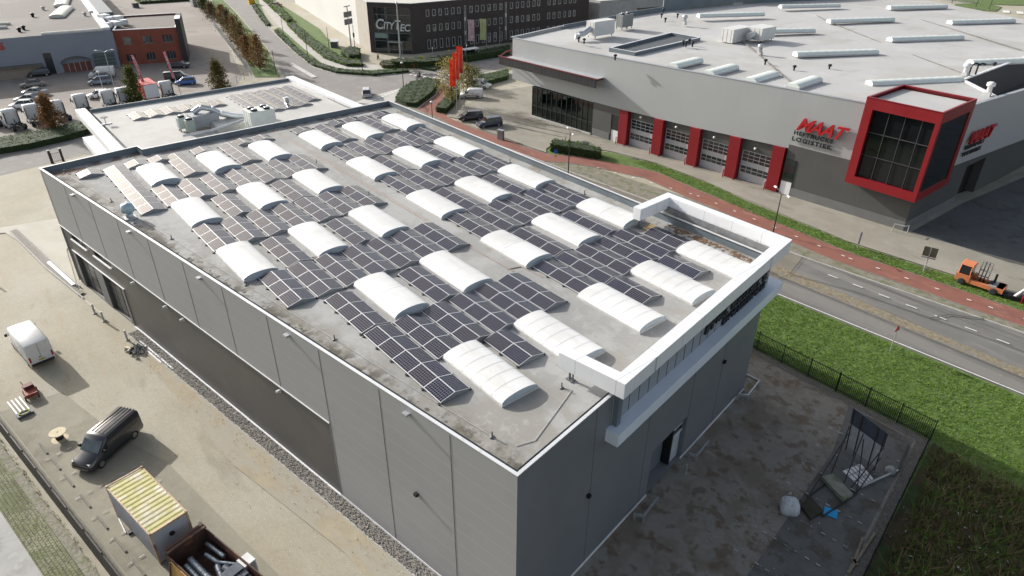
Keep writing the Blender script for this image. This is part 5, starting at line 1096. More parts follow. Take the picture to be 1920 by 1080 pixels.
# lorry cabs
def make_truck(col='white', name='lorry_tractor'):
    root = bpy.data.objects.new(name, None); C.objects.link(root); pm = paint('paint_'+col, PAINT[col]) if col == 'white' else mat('truck_red', (.45, .02, .02), .4, obj=True)
    mb = B(); loft(mb, [(.95, 1.2, 1.24, 1.2, .9, 1.6, 3.3), (1.05, 1.22, 1.25, 1.18, .6, 1.6, 3.55), (2.3, 1.22, 1.25, 1.15, .4, 1.6, 3.6), (2.9, 1.22, 1.25, 1.10, .4, 1.5, 3.3), (3.15, 1.2, 1.22, 1.15, .4, 1.45, 2.3), (3.2, 1.15, 1.15, 1.1, .45, 1.2, 1.5)]); mb.build('cab', pm, root, False)
    mb = B(); mb.hexa([(3.12, -1.1, 1.75), (3.22, -1.1, 1.75), (3.22, 1.1, 1.75), (3.12, 1.1, 1.75), (2.95, -1.05, 2.75), (3.03, -1.05, 2.75), (3.03, 1.05, 2.75), (2.95, 1.05, 2.75)]); mb.build('windscreen', M_cglass, root, False)
    for s in (-1, 1):
        mb = B(); mb.box((2.35, s*1.235, 1.75), (.85, .04, .7)); mb.build('side_window', M_cglass, root, False)
        mb = B(); mb.box((.72, s*1.17, .9), (.42, .1, 2.3)); mb.build('air_deflector', M_plast, root, False)
        mb = B(); mb.box((3.0, s*1.4, 1.9), (.15, .22, .8)); mb.build('mirror', M_plast, root, False)
        mb = B(); mb.box((-.5, s*.42, .75), (5.2, .1, .28)); mb.build('chassis_rail', M_blk, root, False)
        mb = B(); mb.box((.2, s*1.0, .45), (1.3, .5, .55)); mb.build('fuel_tank', M_steel if s > 0 else M_blk, root, False)
        wheel(root, 2.3, s*1.22, .5, .32); wheel(root, -1.6, s*1.22, .5, .55)
        mb = B(); rows = [[(-1.6+.62*cos(a), s*1.0+q, .5+.62*sin(a)) for q in (-.28, .28)] for a in [pi*k/8 for k in range(9)]]; mb.grid(rows); mb.build('mudguard', M_plast, root, False)
    mb = B(); mb.lathe((-1.2, 0, 1.05), [(.5, 0), (.5, .1), (.1, .12)], 14); mb.build('fifth_wheel', M_blk, root, False)
    mb = B(); mb.path([(.6, -.3, 1.2), (.3, -.1, 1.9), (-.2, .1, 1.3)], .05, 6); mb.build('hoses', M_blk, root, False)
    return root
tr = make_truck(); first = tr
tl = [((-14, 225), (10, 262), 'white lorry tractor cut by the left photo edge', None), ((20, 232), (58, 250), 'white lorry tractor, first fully seen from the left', None), ((62, 222), (88, 243), 'white lorry tractor partly behind the rusty tree', None), ((107, 215), (142, 235), 'white lorry tractor right of the rusty tree', None),
      ((152, 202), (182, 222), 'white lorry tractor with dark deflector nearest the annex corner', None), ((203, 194), (232, 214), 'white lorry tractor, middle of the three behind the annex parapet', None), ((232, 189), (262, 208), 'white lorry tractor half hidden by the green-brown tree', None), ((312, 176), (335, 193), 'white lorry tractor right of the red lorry box', None)]
for i, (f, r_, lab, _) in enumerate(tl):
    o = first if i == 0 else copy_tree(first); a, b = G(f[0], f[1]+4), G(r_[0], r_[1]+4); d = a-b
    o.scale = (.86, .86, .86); put(o, a.x-d.normalized().x*2.7, a.y-d.normalized().y*2.7, math.degrees(math.atan2(d.y, d.x)), lab, 'lorry', 'white lorry tractors parked in a row')
p = G(282, 187); t = thing('lorry_box', p, 'red lorry body between the white tractors', 'lorry'); mb = B(); mb.box(p+Vector((0, 0, .9)), (5.5, 2.5, 2.6), 0); mb.build('box', mat('red_box', (.42, .03, .03), .5), t)
for x in (-1.8, 1.8):
    for s in (-1, 1): mb = B(); mb.lathe(p+Vector((x, s*1.1, .5)), [(.5, -.15), (.5, .15)], 16, 0, 'y'); mb.build('wheel', M_tyre, t)
mb = B(); mb.box(p+Vector((2.77, 0, 1.0)), (.04, 2.4, 2.4)); mb.build('rear_door', M_trim, t)
# ================================================================ STREET FURNITURE
M_pole = mat('dark_pole', (.035, .04, .04), .5, .3); M_polel = mat('grey_pole', (.42, .43, .43), .45, .4)
def lamp(px, py, h, lab, arms=1, mt=None, ang=0.0, r=.09, head=True, group='street lamps'):
    p = G(px, py); t = thing('street_lamp', p, lab, 'street lamp', group); mt = mt or M_pole
    mb = B(); mb.tube(p, p+Vector((0, 0, h)), r, r*.55, 8, mi=0); mb.build('pole', mt, t)
    for k in range(arms):
        a = ang+pi*k; q = p+Vector((0, 0, h)); e = q+Vector((1.3*cos(a), 1.3*sin(a), .45))
        mb = B(); mb.path([q, q+Vector((.5*cos(a), .5*sin(a), .3)), e], .045, 6); mb.build('arm', mt, t)
        mb = B(); mb.box(e+Vector((.2*cos(a), .2*sin(a), -.06)), (.6, .22, .12), a, taper=.7); mb.build('lamp_head', M_trim, t)
    if arms == 0 and head:
        mb = B(); mb.lathe(p+Vector((0, 0, h)), [(.08, 0), (.3, .08), (.28, .2), (.08, .32)], 10); mb.build('lamp_head', M_trim, t)
    return t
lamp(1065, 330, 6.2, 'tall black double-armed lamp post in front of the bush by the cycle path', 2, ang=radians(150)); lamp(1449, 438, 5.0, 'black double-armed lamp post on the verge above the white roof frame', 2, ang=radians(150))
lamp(812, 247, 4.9, 'single dark lamp post on the brick path just behind the roof edge', 0); lamp(757, 168, 5.2, 'dark lamp post at the pointed end of the junction hedge', 0); lamp(532, 68, 5.5, 'dark lamp post farthest up the road beside the pale footpath', 0)
lamp(577, 104, 6.3, 'dark lamp post halfway along the pale footpath', 0, head=False); lamp(618, 97, 5.9, 'dark lamp post behind the footpath hedge before the white wall', 0, head=False); lamp(518, 142, 5.4, 'dark lamp post at the foot of the brown tree row', 0, head=False)
lamp(680, 137, 4.2, 'dark post in the curved verge of the junction', 0, head=False); lamp(215, 165, 7.0, 'grey double-armed lamp post over the left parking lot', 2, M_polel, 1.2); lamp(197, 180, 4.5, 'short grey lamp post beside the white hatchback', 0, M_polel)
lamp(876, 140, 5.5, 'thin dark lamp post beside the bus shelter', 1, ang=2.5)
# tall mast and camera masts
p = G(752, 122); t = thing('flag_mast', p, 'very tall pale mast in front of the glazed office entrance', 'mast'); mb = B(); mb.tube(p, p+Vector((0, 0, 13.5)), .22, .12, 10); mb.build('pole', M_polel, t); mb = B(); mb.lathe(p, [(.5, 0), (.5, .3), (.3, .35)], 10); mb.build('base', M_conc, t); mb = B(); mb.tube(p+Vector((0, 0, 13.4)), p+Vector((0, 0, 13.7)), .3, .1, 8); mb.build('top_cap', M_polel, t)
p = G(661, 112); t = thing('display_mast', p, 'leaning tall mast with panels and a roof bracket before the white wall', 'mast'); mb = B(); mb.tube(p, p+Vector((0, 0, 12)), .2, .12, 8); mb.build('pole', M_polel, t)
for z in (8.2, 9.8): mb = B(); mb.box(p+Vector((0, 0, z-.2)), (.25, 2.6, 1.2), .4, taper=1); mb.build('panel', mat('old_panel', (.22, .20, .19), .6), t)
mb = B(); mb.tube(p+Vector((-.6, -.4, 11.8)), p+Vector((.6, .4, 12.1)), .15, n=6); mb.build('top_bracket', M_steel, t)
p = G(668, 113); t = thing('display_mast', p, 'shorter slim grey mast right of the leaning panel mast', 'mast'); mb = B(); mb.tube(p, p+Vector((0, 0, 8)), .11, .07, 8); mb.build('pole', M_polel, t); mb = B(); mb.box(p+Vector((0, 0, 5.2)), (.3, .3, 1.0)); mb.build('signal_box', M_blk, t)
# flags
M_fred = facing_mat('red_flag_cloth', (.70, .045, .03), (.85, .16, .06), 1.5, .7, .4); M_fpink = mat('pink_flag_cloth', (.62, .16, .22), .7, var=.1, layers=[((.70, .60, .60), 2.2, .52, .56, .8)])
def flag(p, h, w, L, mt, lab, a, group, lean=(0, 0), txt=None, tm=None, cat='flag', poles=M_polel):
    p = Vector(p); t = thing('flag_pole', p, lab, cat, group); top = p+Vector((lean[0], lean[1], h)); mb = B(); mb.tube(p, top, .07, .04, 7); mb.build('pole', poles, t)
    mb = B(); rows = []
    for i in range(9):
        z = i/8; b_ = top+(p-top)*(z*L/h); rows.append([b_+Vector((cos(a), sin(a), 0))*(w*u*(1-.12*sin(pi*z)))+Vector((-sin(a), cos(a), 0))*(.13*sin(u*5+z*4)) for u in (0, .34, .67, 1)])
    mb.grid(rows); n0 = len(mb.v); mb.grid([[q+Vector((-sin(a), cos(a), 0))*.01 for q in r][::-1] for r in rows]); f = mb.build('flag_cloth', mt, t)
    if txt:
        q = top+(p-top)*(L/h)*.86; o_ = q+Vector((cos(a), sin(a), 0))*(w*.72)+Vector((sin(a), -cos(a), 0))*.22
        text_mesh('flag_lettering', txt, w*.62, tm or M_trim, o_, (0, 0, 1), (-cos(a), -sin(a), 0), t, .005, .0, 1.35, .01)
    return t
fl = [((857, 213), 'lowest red company flag on the pole nearest the cycle path', 9.6), ((863, 207), 'middle red company flag half covered by the yellow birch', 10.3), ((870, 200), 'tallest red company flag at the right of the group', 10.9)]
for q, lab, h in fl: flag(G(*q), h, 1.25, 4.7, M_fred, lab, radians(215), 'red flags beside the forecourt', txt='MAAT')
flag(G(890, 97), 7.6, 1.7, 5.0, mat('pink_banner', (.50, .33, .36), .7, var=.35, scale=1.5), 'pink and white banner in front of the dark office windows', radians(225), 'banners by the dark office')
flag(G(912, 95), 7.6, 1.7, 5.0, mat('lime_banner', (.42, .46, .22), .7, var=.2, scale=1.5), 'lime green banner right of the pink one', radians(225), 'banners by the dark office')
flag(G(284, 186), 8.3, .5, 5.2, M_fpink, 'curved pink beach flag with white letters beside the green-brown tree', radians(250), 'beach flags on the left lot', (-.6, -1.0), txt='MAAT')
flag(G(340, 178), 8.3, .42, 5.0, M_fpink, 'straight pink beach flag in front of the black van', radians(250), 'beach flags on the left lot', (-.4, -1.0))
flag(G(937, 92), 5.4, .2, .3, M_trim, 'bare white pole between the dark office windows and the pale roof', 0, None, cat='flag pole')
# signs
def sign(name, q, h, lab, build, mt=M_polel, r=.04):
    p = G(*q); t = thing(name, p, lab, 'sign'); mb = B(); mb.tube(p, p+Vector((0, 0, h)), r, n=7); mb.build('post', mt, t); build(p, h, t); return t
def tri(sz, col, inner, down=True, dd=(.35, -.94)):
    def f(p, h, t):
        d = Vector((*dd, 0)); s = Vector((-dd[1], dd[0], 0)); c = p+Vector((0, 0, h)); o_ = -1 if down else 1
        for k, (z, m_) in enumerate(((sz, col), (sz*.62, inner))):
            mb = B(); A = [c+s*z+Vector((0, 0, -o_*z*.58)), c-s*z+Vector((0, 0, -o_*z*.58)), c+Vector((0, 0, o_*z*1.15))]; e = d*(.02+.012*k)
            mb.face([v+e for v in A]); mb.face([v+e*.2 for v in A[::-1]])
            for i in range(3): mb.face([A[i]+e*.2, A[(i+1) % 3]+e*.2, A[(i+1) % 3]+e, A[i]+e])
            mb.build('sign_plate' if k == 0 else 'sign_face', m_, t)
    return f
M_sred = mat('sign_red', (.42, .02, .025), .4); M_sgrey = mat('sign_back_grey', (.30, .30, .30), .5)
sign('warning_sign', (1668, 660), 2.5, 'red sign on a thin post in the grass beside the near road edge', tri(.42, M_sred, mat('faded_pink', (.40, .16, .17), .5), False, (-1, .12)))
sign('give_way_sign', (802, 228), 2.1, 'small give-way triangle on the brick path behind the roof edge', tri(.42, M_sred, M_trim))
def board(w, h2, mt, ang, z=.0):
    def f(p, h, t):
        mb = B(); mb.box(p+Vector((0, 0, h-h2+z)), (w, .06, h2), ang); mb.build('board', mt, t)
    return f
sign('banner_sign', (1607, 466), 2.1, 'narrow grey banner sign on the verge before the dark corner wall', board(.35, 1.5, mat('grey_banner', (.22, .23, .25), .6, var=.3, scale=3), radians(80)))
def twoboard(p, h, t):
    for k in (-1, 1): mb = B(); mb.box(p+Vector((.34*k, .1*k, 1.9)), (.62, .06, 1.1), .3); mb.build('board', mat('olive_board', (.12, .12, .085), .7, var=.2), t)
    mb = B(); mb.box(p+Vector((0, 0, 1.7)), (1.4, .08, .12), .3); mb.build('crossbar', M_polel, t)
sign('double_board_sign', (1731, 510), 3.1, 'pale post carrying two olive boards beside the drain covers', twoboard, r=.06)
def blue(p, h, t):
    d = Vector((.5, -.86, 0)); mb = B(); q = p+Vector((0, 0, h))+d*.05; x = Vector((.86, .5, 0))
    A = [q+x*(.32*cos(2*pi*k/16))+Vector((0, 0, .32*sin(2*pi*k/16))) for k in range(16)]; mb.face(A); mb.face([v-d*.03 for v in A[::-1]]); mb.grid([[v-d*.03 for v in A], A], 0, True); mb.build('round_plate', mat('sign_blue', (.02, .10, .42), .4), t)
    mb = B(); mb.box(p+Vector((0, 0, h-.75)), (.32, .04, .22), .5); mb.build('small_plate', mat('sign_yellow', (.55, .32, .05), .5), t)
sign('cycle_sign', (1041, 312), 2.3, 'round blue sign with small yellow plate at the left end of the bush', blue)
sign('yellow_sign', (791, 121), 2.0, 'small yellow sign by the far hedge at the crossing', board(.6, .6, mat('yellow_sign', (.55, .45, .04), .5), .6))
sign('white_post_sign', (812, 118), 3.6, 'slim white-headed post near the crossing island', board(.2, .5, M_trim, .6))
p = G(939, 262); t = thing('street_cabinet', p, 'grey street cabinet beside the cycle path next to the navy car', 'cabinet'); mb = B(); mb.box(p, (1.1, .5, 1.6), .2); mb.build('cabinet', mat('cabinet_grey', (.17, .175, .175), .6), t); mb = B(); mb.box(p+Vector((0, 0, 1.6)), (1.2, .6, .06), .2); mb.build('lid', M_sgrey, t)
p = G(1098, 282); t = thing('info_board', p, 'small pale board with red patch leaning in front of the bush', 'sign'); mb = B(); mb.box(p+Vector((0, 0, .4)), (1.1, .06, 1.1), .3); mb.build('board', mat('pale_board', (.42, .40, .38), .6), t)
mb = B(); mb.box(p+Vector((.05, -.04, .5)), (.8, .06, .5), .3); mb.build('red_patch', mat('faded_red', (.42, .15, .12), .6), t)
for s in (-.5, .5): mb = B(); mb.box(p+Vector((s, s*.3, 0)), (.07, .07, .9), .3); mb.build('leg', M_polel, t)
# bus shelter
p = G(882, 112); t = thing('bus_shelter', p, 'bus shelter with pale roof in front of the long hedge', 'bus shelter'); mb = B(); mb.box(p+Vector((0, 0, 2.5)), (1.6, 4.2, .15), .0); mb.build('shelter_roof', M_trim, t)
for x in (-.7, .7):
    for y in (-2, 2): mb = B(); mb.box(p+Vector((x, y, 0)), (.1, .1, 2.5)); mb.build('post', M_polel, t)
mb = B(); mb.box(p+Vector((-.7, 0, .3)), (.05, 3.9, 2.1)); mb.build('glass_wall', M_glass, t)
# motorcycles
def motorbike(q, lab, rider, ang):
    p = G(*q); t = thing('motorcycle', p, lab, 'motorcycle'); c, s = cos(ang), sin(ang); R = lambda x, y, z: p+Vector((x*c-y*s, x*s+y*c, z))
    for x in (-.72, .72):
        mb = B(); A = [[R(x+(.32+q_)*cos(2*pi*k/14), w_, .34+(.32+q_)*sin(2*pi*k/14)) for k in range(14)] for q_, w_ in ((-.1, -.06), (0, -.05), (0, .05), (-.1, .06), (-.1, -.06))]; mb.grid(A, 0, True); mb.build('wheel', M_tyre, t)
    mb = B(); mb.path([R(-.7, 0, .34), R(-.2, 0, .55), R(.3, 0, .75), R(.55, 0, .95), R(.72, 0, .34)], .07); mb.path([R(-.75, 0, .85), R(-.1, 0, .85), R(.3, 0, .98)], .13, 8); mb.path([R(.5, -.35, 1.05), R(.52, .35, 1.05)], .03); mb.build('frame', M_blk, t)
    if rider:
        o_ = thing('person', R(-.15, 0, .05), 'person in dark clothes and helmet riding the motorcycle', 'person')
        me = bpy.data.meshes.new('body'); joints = [(-.2, 0, .95), (-.1, 0, 1.3), (.02, 0, 1.52), (.04, 0, 1.62), (.08, 0, 1.76), (.1, .2, 1.45), (.3, .26, 1.2), (.5, .3, 1.08), (.1, -.2, 1.45), (.3, -.26, 1.2), (.5, -.3, 1.08), (-.1, .14, .93), (.25, .22, .85), (.1, .2, .45), (.22, .22, .35), (-.1, -.14, .93), (.25, -.22, .85), (.1, -.2, .45), (.22, -.22, .35)]
        ed = [(0, 1), (1, 2), (2, 3), (3, 4), (2, 5), (5, 6), (6, 7), (2, 8), (8, 9), (9, 10), (0, 11), (11, 12), (12, 13), (13, 14), (0, 15), (15, 16), (16, 17), (17, 18)]
        rad = [.17, .18, .12, .07, .13, .08, .06, .045, .08, .06, .045, .11, .085, .06, .05, .11, .085, .06, .05]
        me.from_pydata([R(*j)-o_.location for j in joints], ed, []); b_ = bpy.data.objects.new('body', me); C.objects.link(b_); b_.parent = o_
        sm = b_.modifiers.new('skin', 'SKIN'); me.skin_vertices[0].data[0].use_root = True
        for i, r in enumerate(rad): me.skin_vertices[0].data[i].radius = (r, r)
        b_.modifiers.new('sub', 'SUBSURF').levels = 1; me.materials.append(mat('dark_leathers', (.02, .02, .025), .7))
        mb = B(); q_ = R(.09, 0, 1.62); mb.lathe(q_, [(.08, 0), (.15, .08), (.16, .17), (.12, .27), (.03, .31)], 12); mb.build('helmet', mat('black_helmet', (.015, .015, .018), .2), o_)
motorbike((787, 151), 'dark motorcycle with rider crossing the brick crossing at the junction', True, radians(200))
motorbike((709, 111), 'parked motorcycle on the path before the glazed office entrance', False, radians(140))

# ---- fences
def bar_fence(a, b, h, lab, post_gap=2.5, bar=.14, mt=None, name='bar_fence', lean=0, group=None, rails=(.12, .92), br=.013):
    a, b = Vector((*a, 0)), Vector((*b, 0)); L = (b-a).length; d = (b-a)/L; t = thing(name, a, lab, 'fence', group); mt = mt or M_blk; ang = math.atan2(d.y, d.x)
    mb = B(); n = int(L/bar)
    for i in range(n+1): q = a+d*(i*L/n); mb.box(q+Vector((0, 0, .06)), (br*2, br*2, h-.08), ang)
    for z in rails: mb.box((a+b)/2+Vector((0, 0, h*z)), (L, .045, .045), ang)
    mb.build('bars', mt, t)
    k = max(1, int(L/post_gap))
    for i in range(k+1): q = a+d*(i*L/k); mb = B(); mb.box(q, (.07, .07, h+.08), ang); mb.build('post', mt, t)
    return t
bar_fence((-52, 49.32), (-9.45, 49.32), 1.95, 'black bar fence between the shaded yard and the bright grass', br=.016)
bar_fence((-9.45, 49.32), (-3.2, 12), 1.95, 'black bar fence on the right, running down beside the ditch', br=.016)
fa, fb = L2(-2, -13.2), L2(75, -12.72)
bar_fence(fa, fb, 2.3, 'dark bar fence between the left yard and the grass pavers', mt=mat('dark_brown_metal', (.03, .026, .026), .6), bar=.11, br=.034)
mb = B(); e = (fb-fa).normalized(); n_ = V2(-e.y, e.x)*.3; band(mb, [fa+n_*1.6, fb+n_*1.6], .1, 0, .08); tag(mb.build('fence_kerb', M_kerbd), kind='structure')
bar_fence(G(395, 2).to_2d(), G(402, 50).to_2d(), 2.0, 'grey mesh fence, far stretch beside the tree verge', 3, .35, M_polel, group=None, br=.02); bar_fence(G(402, 50).to_2d(), G(470, 140).to_2d(), 2.0, 'grey mesh fence along the paved lot and the brown trees', 3, .3, M_polel, br=.02)
bar_fence(G(472, 143).to_2d(), G(400, 178).to_2d(), 1.6, 'thin fence turning in behind the annex roof', 3, .5, M_polel, br=.015)
for i, q in enumerate(((98, 306), (119, 302))):
    p = G(*q); t = thing('gate_post', p, ['left', 'right'][i]+' dark gate post at the street entrance beyond the left corner', 'gate post'); mb = B(); mb.box(p, (.32, .32, 1.9)); mb.build('post', mat('dark_brown_post', (.05, .04, .035), .7), t); mb = B(); mb.box(p+Vector((0, 0, 1.9)), (.4, .4, .1)); mb.build('cap', M_kerb, t)
bar_fence(G(101, 306).to_2d(), G(117, 302).to_2d(), 1.5, 'low barred gate between the two dark gate posts', 3, .2, name='entrance_gate')
# ---- guards in front of the end wall doors, bollards
def guard(pts, lab, h=.55):
    P = [G(*q) for q in pts]; t = thing('crash_guard', P[0], lab, 'crash guard', 'galvanised crash guards at the end wall')
    mb = B(); Q = [p+Vector((0, 0, h)) for p in P]
    for a, b in zip(Q, Q[1:]): d = b-a; mb.hexa([a+Vector((0, 0, z))+Vector((-d.y, d.x, 0)).normalized()*w_ if False else a for z in range(0)] or [v+Vector((-d.y, d.x, 0)).normalized()*w_+Vector((0, 0, z)) for z in (-.12, .12) for v, w_ in ((a, -.05), (b, -.05), (b, .05), (a, .05))])
    mb.build('rail', M_steel, t)
    for p in P: mb = B(); mb.box(p, (.12, .12, h+.1)); mb.build('post', M_steel, t)
guard(((1188, 976), (1205, 979), (1231, 945)), 'galvanised guard left of the recessed end door'); guard(((1291, 862), (1303, 866), (1326, 839)), 'galvanised guard right of the recessed end door'); guard(((1381, 750), (1400, 752), (1421, 725), (1398, 713)), 'longest galvanised guard at the far corner of the end wall')
p = G(1285, 888); t = thing('bollard', p, 'short galvanised bollard before the end door', 'bollard'); mb = B(); mb.tube(p, p+Vector((0, 0, .9)), .07); mb.build('post', M_steel, t); mb = B(); mb.lathe(p, [(.15, 0), (.15, .03), (.1, .05)], 10); mb.build('base', M_steel, t)
for i, (s, k) in enumerate(((-6.2, -6.0), (7.5, -1.5), (9.6, -1.5), (14.4, -1.4))):
    p = LW(s, k); t = thing('bollard', p, ['lone leaning grey bollard at the tip of the gravel wedge', 'grey bollard left of the roller doors', 'grey bollard between the roller doors', 'grey bollard right of the roller doors'][i], 'bollard'); mb = B(); mb.tube(p, p+Vector((0, 0, 1.1)), .09); mb.build('post', M_polel, t); mb = B(); mb.lathe(p, [(.2, 0), (.2, .04), (.12, .06)], 10); mb.build('base', M_conc, t)
for i, x in enumerate(xc):
    for s in (-.75, .95):
        if i == 4 and s > 0: continue
        q = A0.to_3d()+AU*(AX(x)+s)-LPn*.7; t = thing('red_bollard', q, ['first', 'second', 'third', 'fourth', 'fifth'][i]+' red pillar from the left: thin red bollard at its '+('left' if s < 0 else 'right'), 'bollard', 'thin red bollards before the red pillars')
        mb = B(); mb.tube(q, q+Vector((0, 0, 1.3)), .07); mb.build('post', M_crimson, t); mb = B(); mb.lathe(q, [(.13, 0), (.13, .03), (.08, .05)], 8); mb.build('base', M_blk, t)
q = V2(-27.2, 84.2); t = thing('corner_guard', (q.x, q.y, 0), 'grey tube guard at the corner of the dark wall under the red box', 'crash guard'); mb = B(); mb.path([Vector((q.x-1.0, q.y-.3, 0)), Vector((q.x-.9, q.y-.35, 1.1)), Vector((q.x+.3, q.y-.2, 1.15)), Vector((q.x+.4, q.y+.6, 1.1)), Vector((q.x+.4, q.y+.7, 0))], .06, 8); mb.build('tube_rail', M_polel, t); mb = B(); mb.box((q.x-.3, q.y-.3, 0), (1.6, .3, .08)); mb.build('foot', M_conc, t)
# drain covers
for q in ((1352, 347), (1362, 356), (1735, 472), (1737, 506), (1190, 298), (514+0, 840)):
    if q[1] > 800: continue
    p = G(*q); mb = B(); mb.box((p.x, p.y, .062), (1.0, .7, .012), .1); tag(mb.build('drain_cover', mat('drain_iron', (.09, .085, .07), .8)), kind='structure')
# ---- yard objects, left
t = thing('storage_container', (-37.8, 1.75, 0), 'pale storage container with yellow-green algae on its ribbed roof', 'container'); ca = radians(10.6); cc = Vector((-37.8, 1.75, .12)); Lc, Wc, Hc_ = 5.9, 2.35, 2.5
cu, cv = Vector((cos(ca), sin(ca), 0)), Vector((-sin(ca), cos(ca), 0))
M_cont = mat('faded_lilac_container', (.42, .43, .46), .6, var=.06, scale=.6, layers=[((.36, .32, .28), .9, .62, .72, .6)])
M_ctop = mat('algae_container_roof', (.50, .46, .34), .8, var=.12, scale=1.0, layers=[((.43, .40, .14), .7, .40, .56, .85, (1, 1, 1)), ((.34, .33, .13), 2.6, .52, .62, .6), ((.62, .58, .48), .8, .56, .66, .8), ((.30, .14, .06), 2.5, .66, .74, .7)])
mb = B(); mb.box(cc, (Lc-.06, Wc-.06, Hc_-.05), ca)
for sgn in (-1, 1):
    for i in range(22): q = cc+cu*((i-10.5)*.26)+cv*(sgn*(Wc/2-.02)); mb.box(q+Vector((0, 0, .1)), (.12, .05, Hc_-.25), ca)
mb.build('container_body', M_cont, t)
mb = B(); rows = []
for i in range(85):
    x = -Lc/2+.1+(Lc-.2)*i/84; z = Hc_+.03+.022*(1 if (i % 6) in (0, 1, 2) else 0); rows.append([cc+cu*x+cv*y+Vector((0, 0, z)) for y in (-Wc/2+.05, 0, Wc/2-.05)])
mb.grid(rows[::-1] if False else rows, 0, False, False); mb.build('container_roof', M_ctop, t)
mb = B()
for y in (-1, 1): mb.box(cc+cv*(y*(Wc/2-.03))+Vector((0, 0, Hc_-.06)), (Lc, .07, .12), ca)
for x in (-1, 1): mb.box(cc+cu*(x*(Lc/2-.04))+Vector((0, 0, Hc_-.06)), (.09, Wc, .14), ca)
for x in (-1, 1):
    for y in (-1, 1): mb.box(cc+cu*(x*(Lc/2-.06))+cv*(y*(Wc/2-.06))-Vector((0, 0, .12)), (.14, .14, Hc_+.24), ca)
mb.build('corner_frame', mat('rusty_cream_frame', (.50, .36, .24), .7, var=.25, scale=2, layers=[((.22, .09, .045), 3, .52, .62, .8)]), t)
q = cc+cu*(Lc/2)+Vector((0, 0, 1.7)); mb = B(); mb.lathe(q+cu*.01, [(.17, 0), (.17, .05), (.06, .06)], 12, 0, 'x'); mb.build('round_vent', M_blk, t)
# skip full of pipes
sa = radians(14); sc = Vector((-30.9, 3.5, 0)); su, sv = Vector((cos(sa), sin(sa), 0)), Vector((-sin(sa), cos(sa), 0))
t = thing('scrap_skip', sc, 'rust-brown open skip filled with metal ducts, next to the container', 'skip'); M_rust = mat('rust_brown_steel', (.085, .042, .03), .8, var=.3, scale=1.5, layers=[((.22, .10, .05), 1.2, .55, .66, .7)])
Ls, Ws, Hs = 6.2, 2.5, 1.5
mb = B(); mb.box(sc+Vector((0, 0, .2)), (Ls, Ws, .08), sa); mb.build('floor', M_rust, t)
for nm, c_, d_ in (('side_wall', sv*(Ws/2), (Ls, .07, Hs)), ('side_wall', sv*(-Ws/2), (Ls, .07, Hs)), ('end_wall', su*(-Ls/2+.05), (.08, Ws-.08, Hs+.35)), ('end_wall', su*(Ls/2-.05), (.08, Ws-.08, Hs))): mb = B(); mb.box(sc+c_+Vector((0, 0, .24)), d_, sa); mb.build(nm, M_rust, t)
mb = B(); mb.box(sc+su*(-Ls/2-.05)+Vector((0, 0, 1.3)), (.3, Ws+.05, .16), sa); mb.box(sc+su*(-Ls/2+.1)+Vector((0, 0, 1.95)), (.5, Ws, .1), sa); mb.build('rim_beam', M_rust, t)
rr = random.Random(5); M_duct = mat('dull_duct_steel', (.30, .34, .37), .35, .6, var=.25, scale=2); M_ductd = mat('dark_duct', (.08, .09, .11), .4, .5, var=.2, scale=2)
DG = 'metal ducts thrown in the skip'
labs = ['thick silver duct on the left of the skip', 'second thick silver duct in the skip', 'thin silver pipe along the skip edge', 'short silver pipe piece at the back of the skip', 'dark flexible duct in the middle of the skip', 'blue-grey folded sheet pipe on the right of the skip', 'short dark pipe bundle piece beside the folded sheets', 'upright leaning pipe at the far end of the skip', 'silver duct deep in the skip under the others', 'ribbed duct end poking up from the skip']
for i, (x, y, z, r, L, a) in enumerate(((-.6, -.45, 1.0, .2, 3.4, -.05), (-.4, -.85, .95, .17, 3.4, -.05), (-.9, -1.05, .8, .09, 3.0, -.05), (-1.2, .5, .9, .14, 1.5, .1), (.2, .1, 1.0, .22, 1.6, -.3), (.9, .5, 1.25, .26, 1.6, .1), (1.1, -.2, 1.0, .12, 1.8, .35), (-1.6, .9, 1.1, .13, 1.7, .05), (.6, -.3, .6, .2, 3.0, 0), (-.2, .75, 1.1, .1, 1.3, .5))):
    c_ = sc+su*x+sv*y+Vector((0, 0, z)); d_ = (su*cos(a)+sv*sin(a))*L/2; mb = B(); mb.tube(c_-d_, c_+d_, r, n=12)
    k = int(L/.45)
    for j in range(1, k): q = c_-d_+d_*2*j/k; mb.tube(q-d_.normalized()*.02, q+d_.normalized()*.02, r+.02, n=12)
    tag(mb.build('metal_duct', M_ductd if i in (4, 5, 6) else M_duct), labs[i], 'duct', DG)
for i in range(3): mb = B(); c_ = sc+su*(.9+.45*i)+sv*.45+Vector((0, 0, 1.55-.1*i)); mb.hexa([c_+su*a+sv*b+Vector((0, 0, z)) for z in (0, .03) for a, b in ((-.35, -.55), (.35, -.55), (.35, .55), (-.35, .55))]); tag(mb.build('steel_sheet', M_ductd), ['top', 'middle', 'bottom'][i]+' dark steel sheet of the small pile over the skip', 'sheet', 'steel sheets on the skip')
mb = B(); A = G(322, 1058, 1.6); 
t = thing('wooden_panel', (sc+su*-2.2+sv*-1.5), 'yellow wooden panel leaning at the near skip corner', 'panel'); c_ = sc+su*-1.6+sv*-1.35; mb = B(); mb.hexa([c_+su*a+sv*b+Vector((0, 0, z)) for z, q in ((.1, 0), (1.6, .35)) for a, b in ((-.9, -.35+q), (.9, -.35+q), (.9, -.3+q), (-.9, -.3+q))]); mb.build('board', mat('yellow_wood', (.50, .30, .09), .7, var=.2), t); mb = B(); mb.hexa([c_+su*a+sv*b+Vector((0, 0, z)) for z, q in ((.0, 0), (1.6, .35)) for a, b in ((-.95, -.42+q), (-.85, -.42+q), (-.85, -.35+q), (-.95, -.35+q))]); mb.build('batten', M_rust, t)
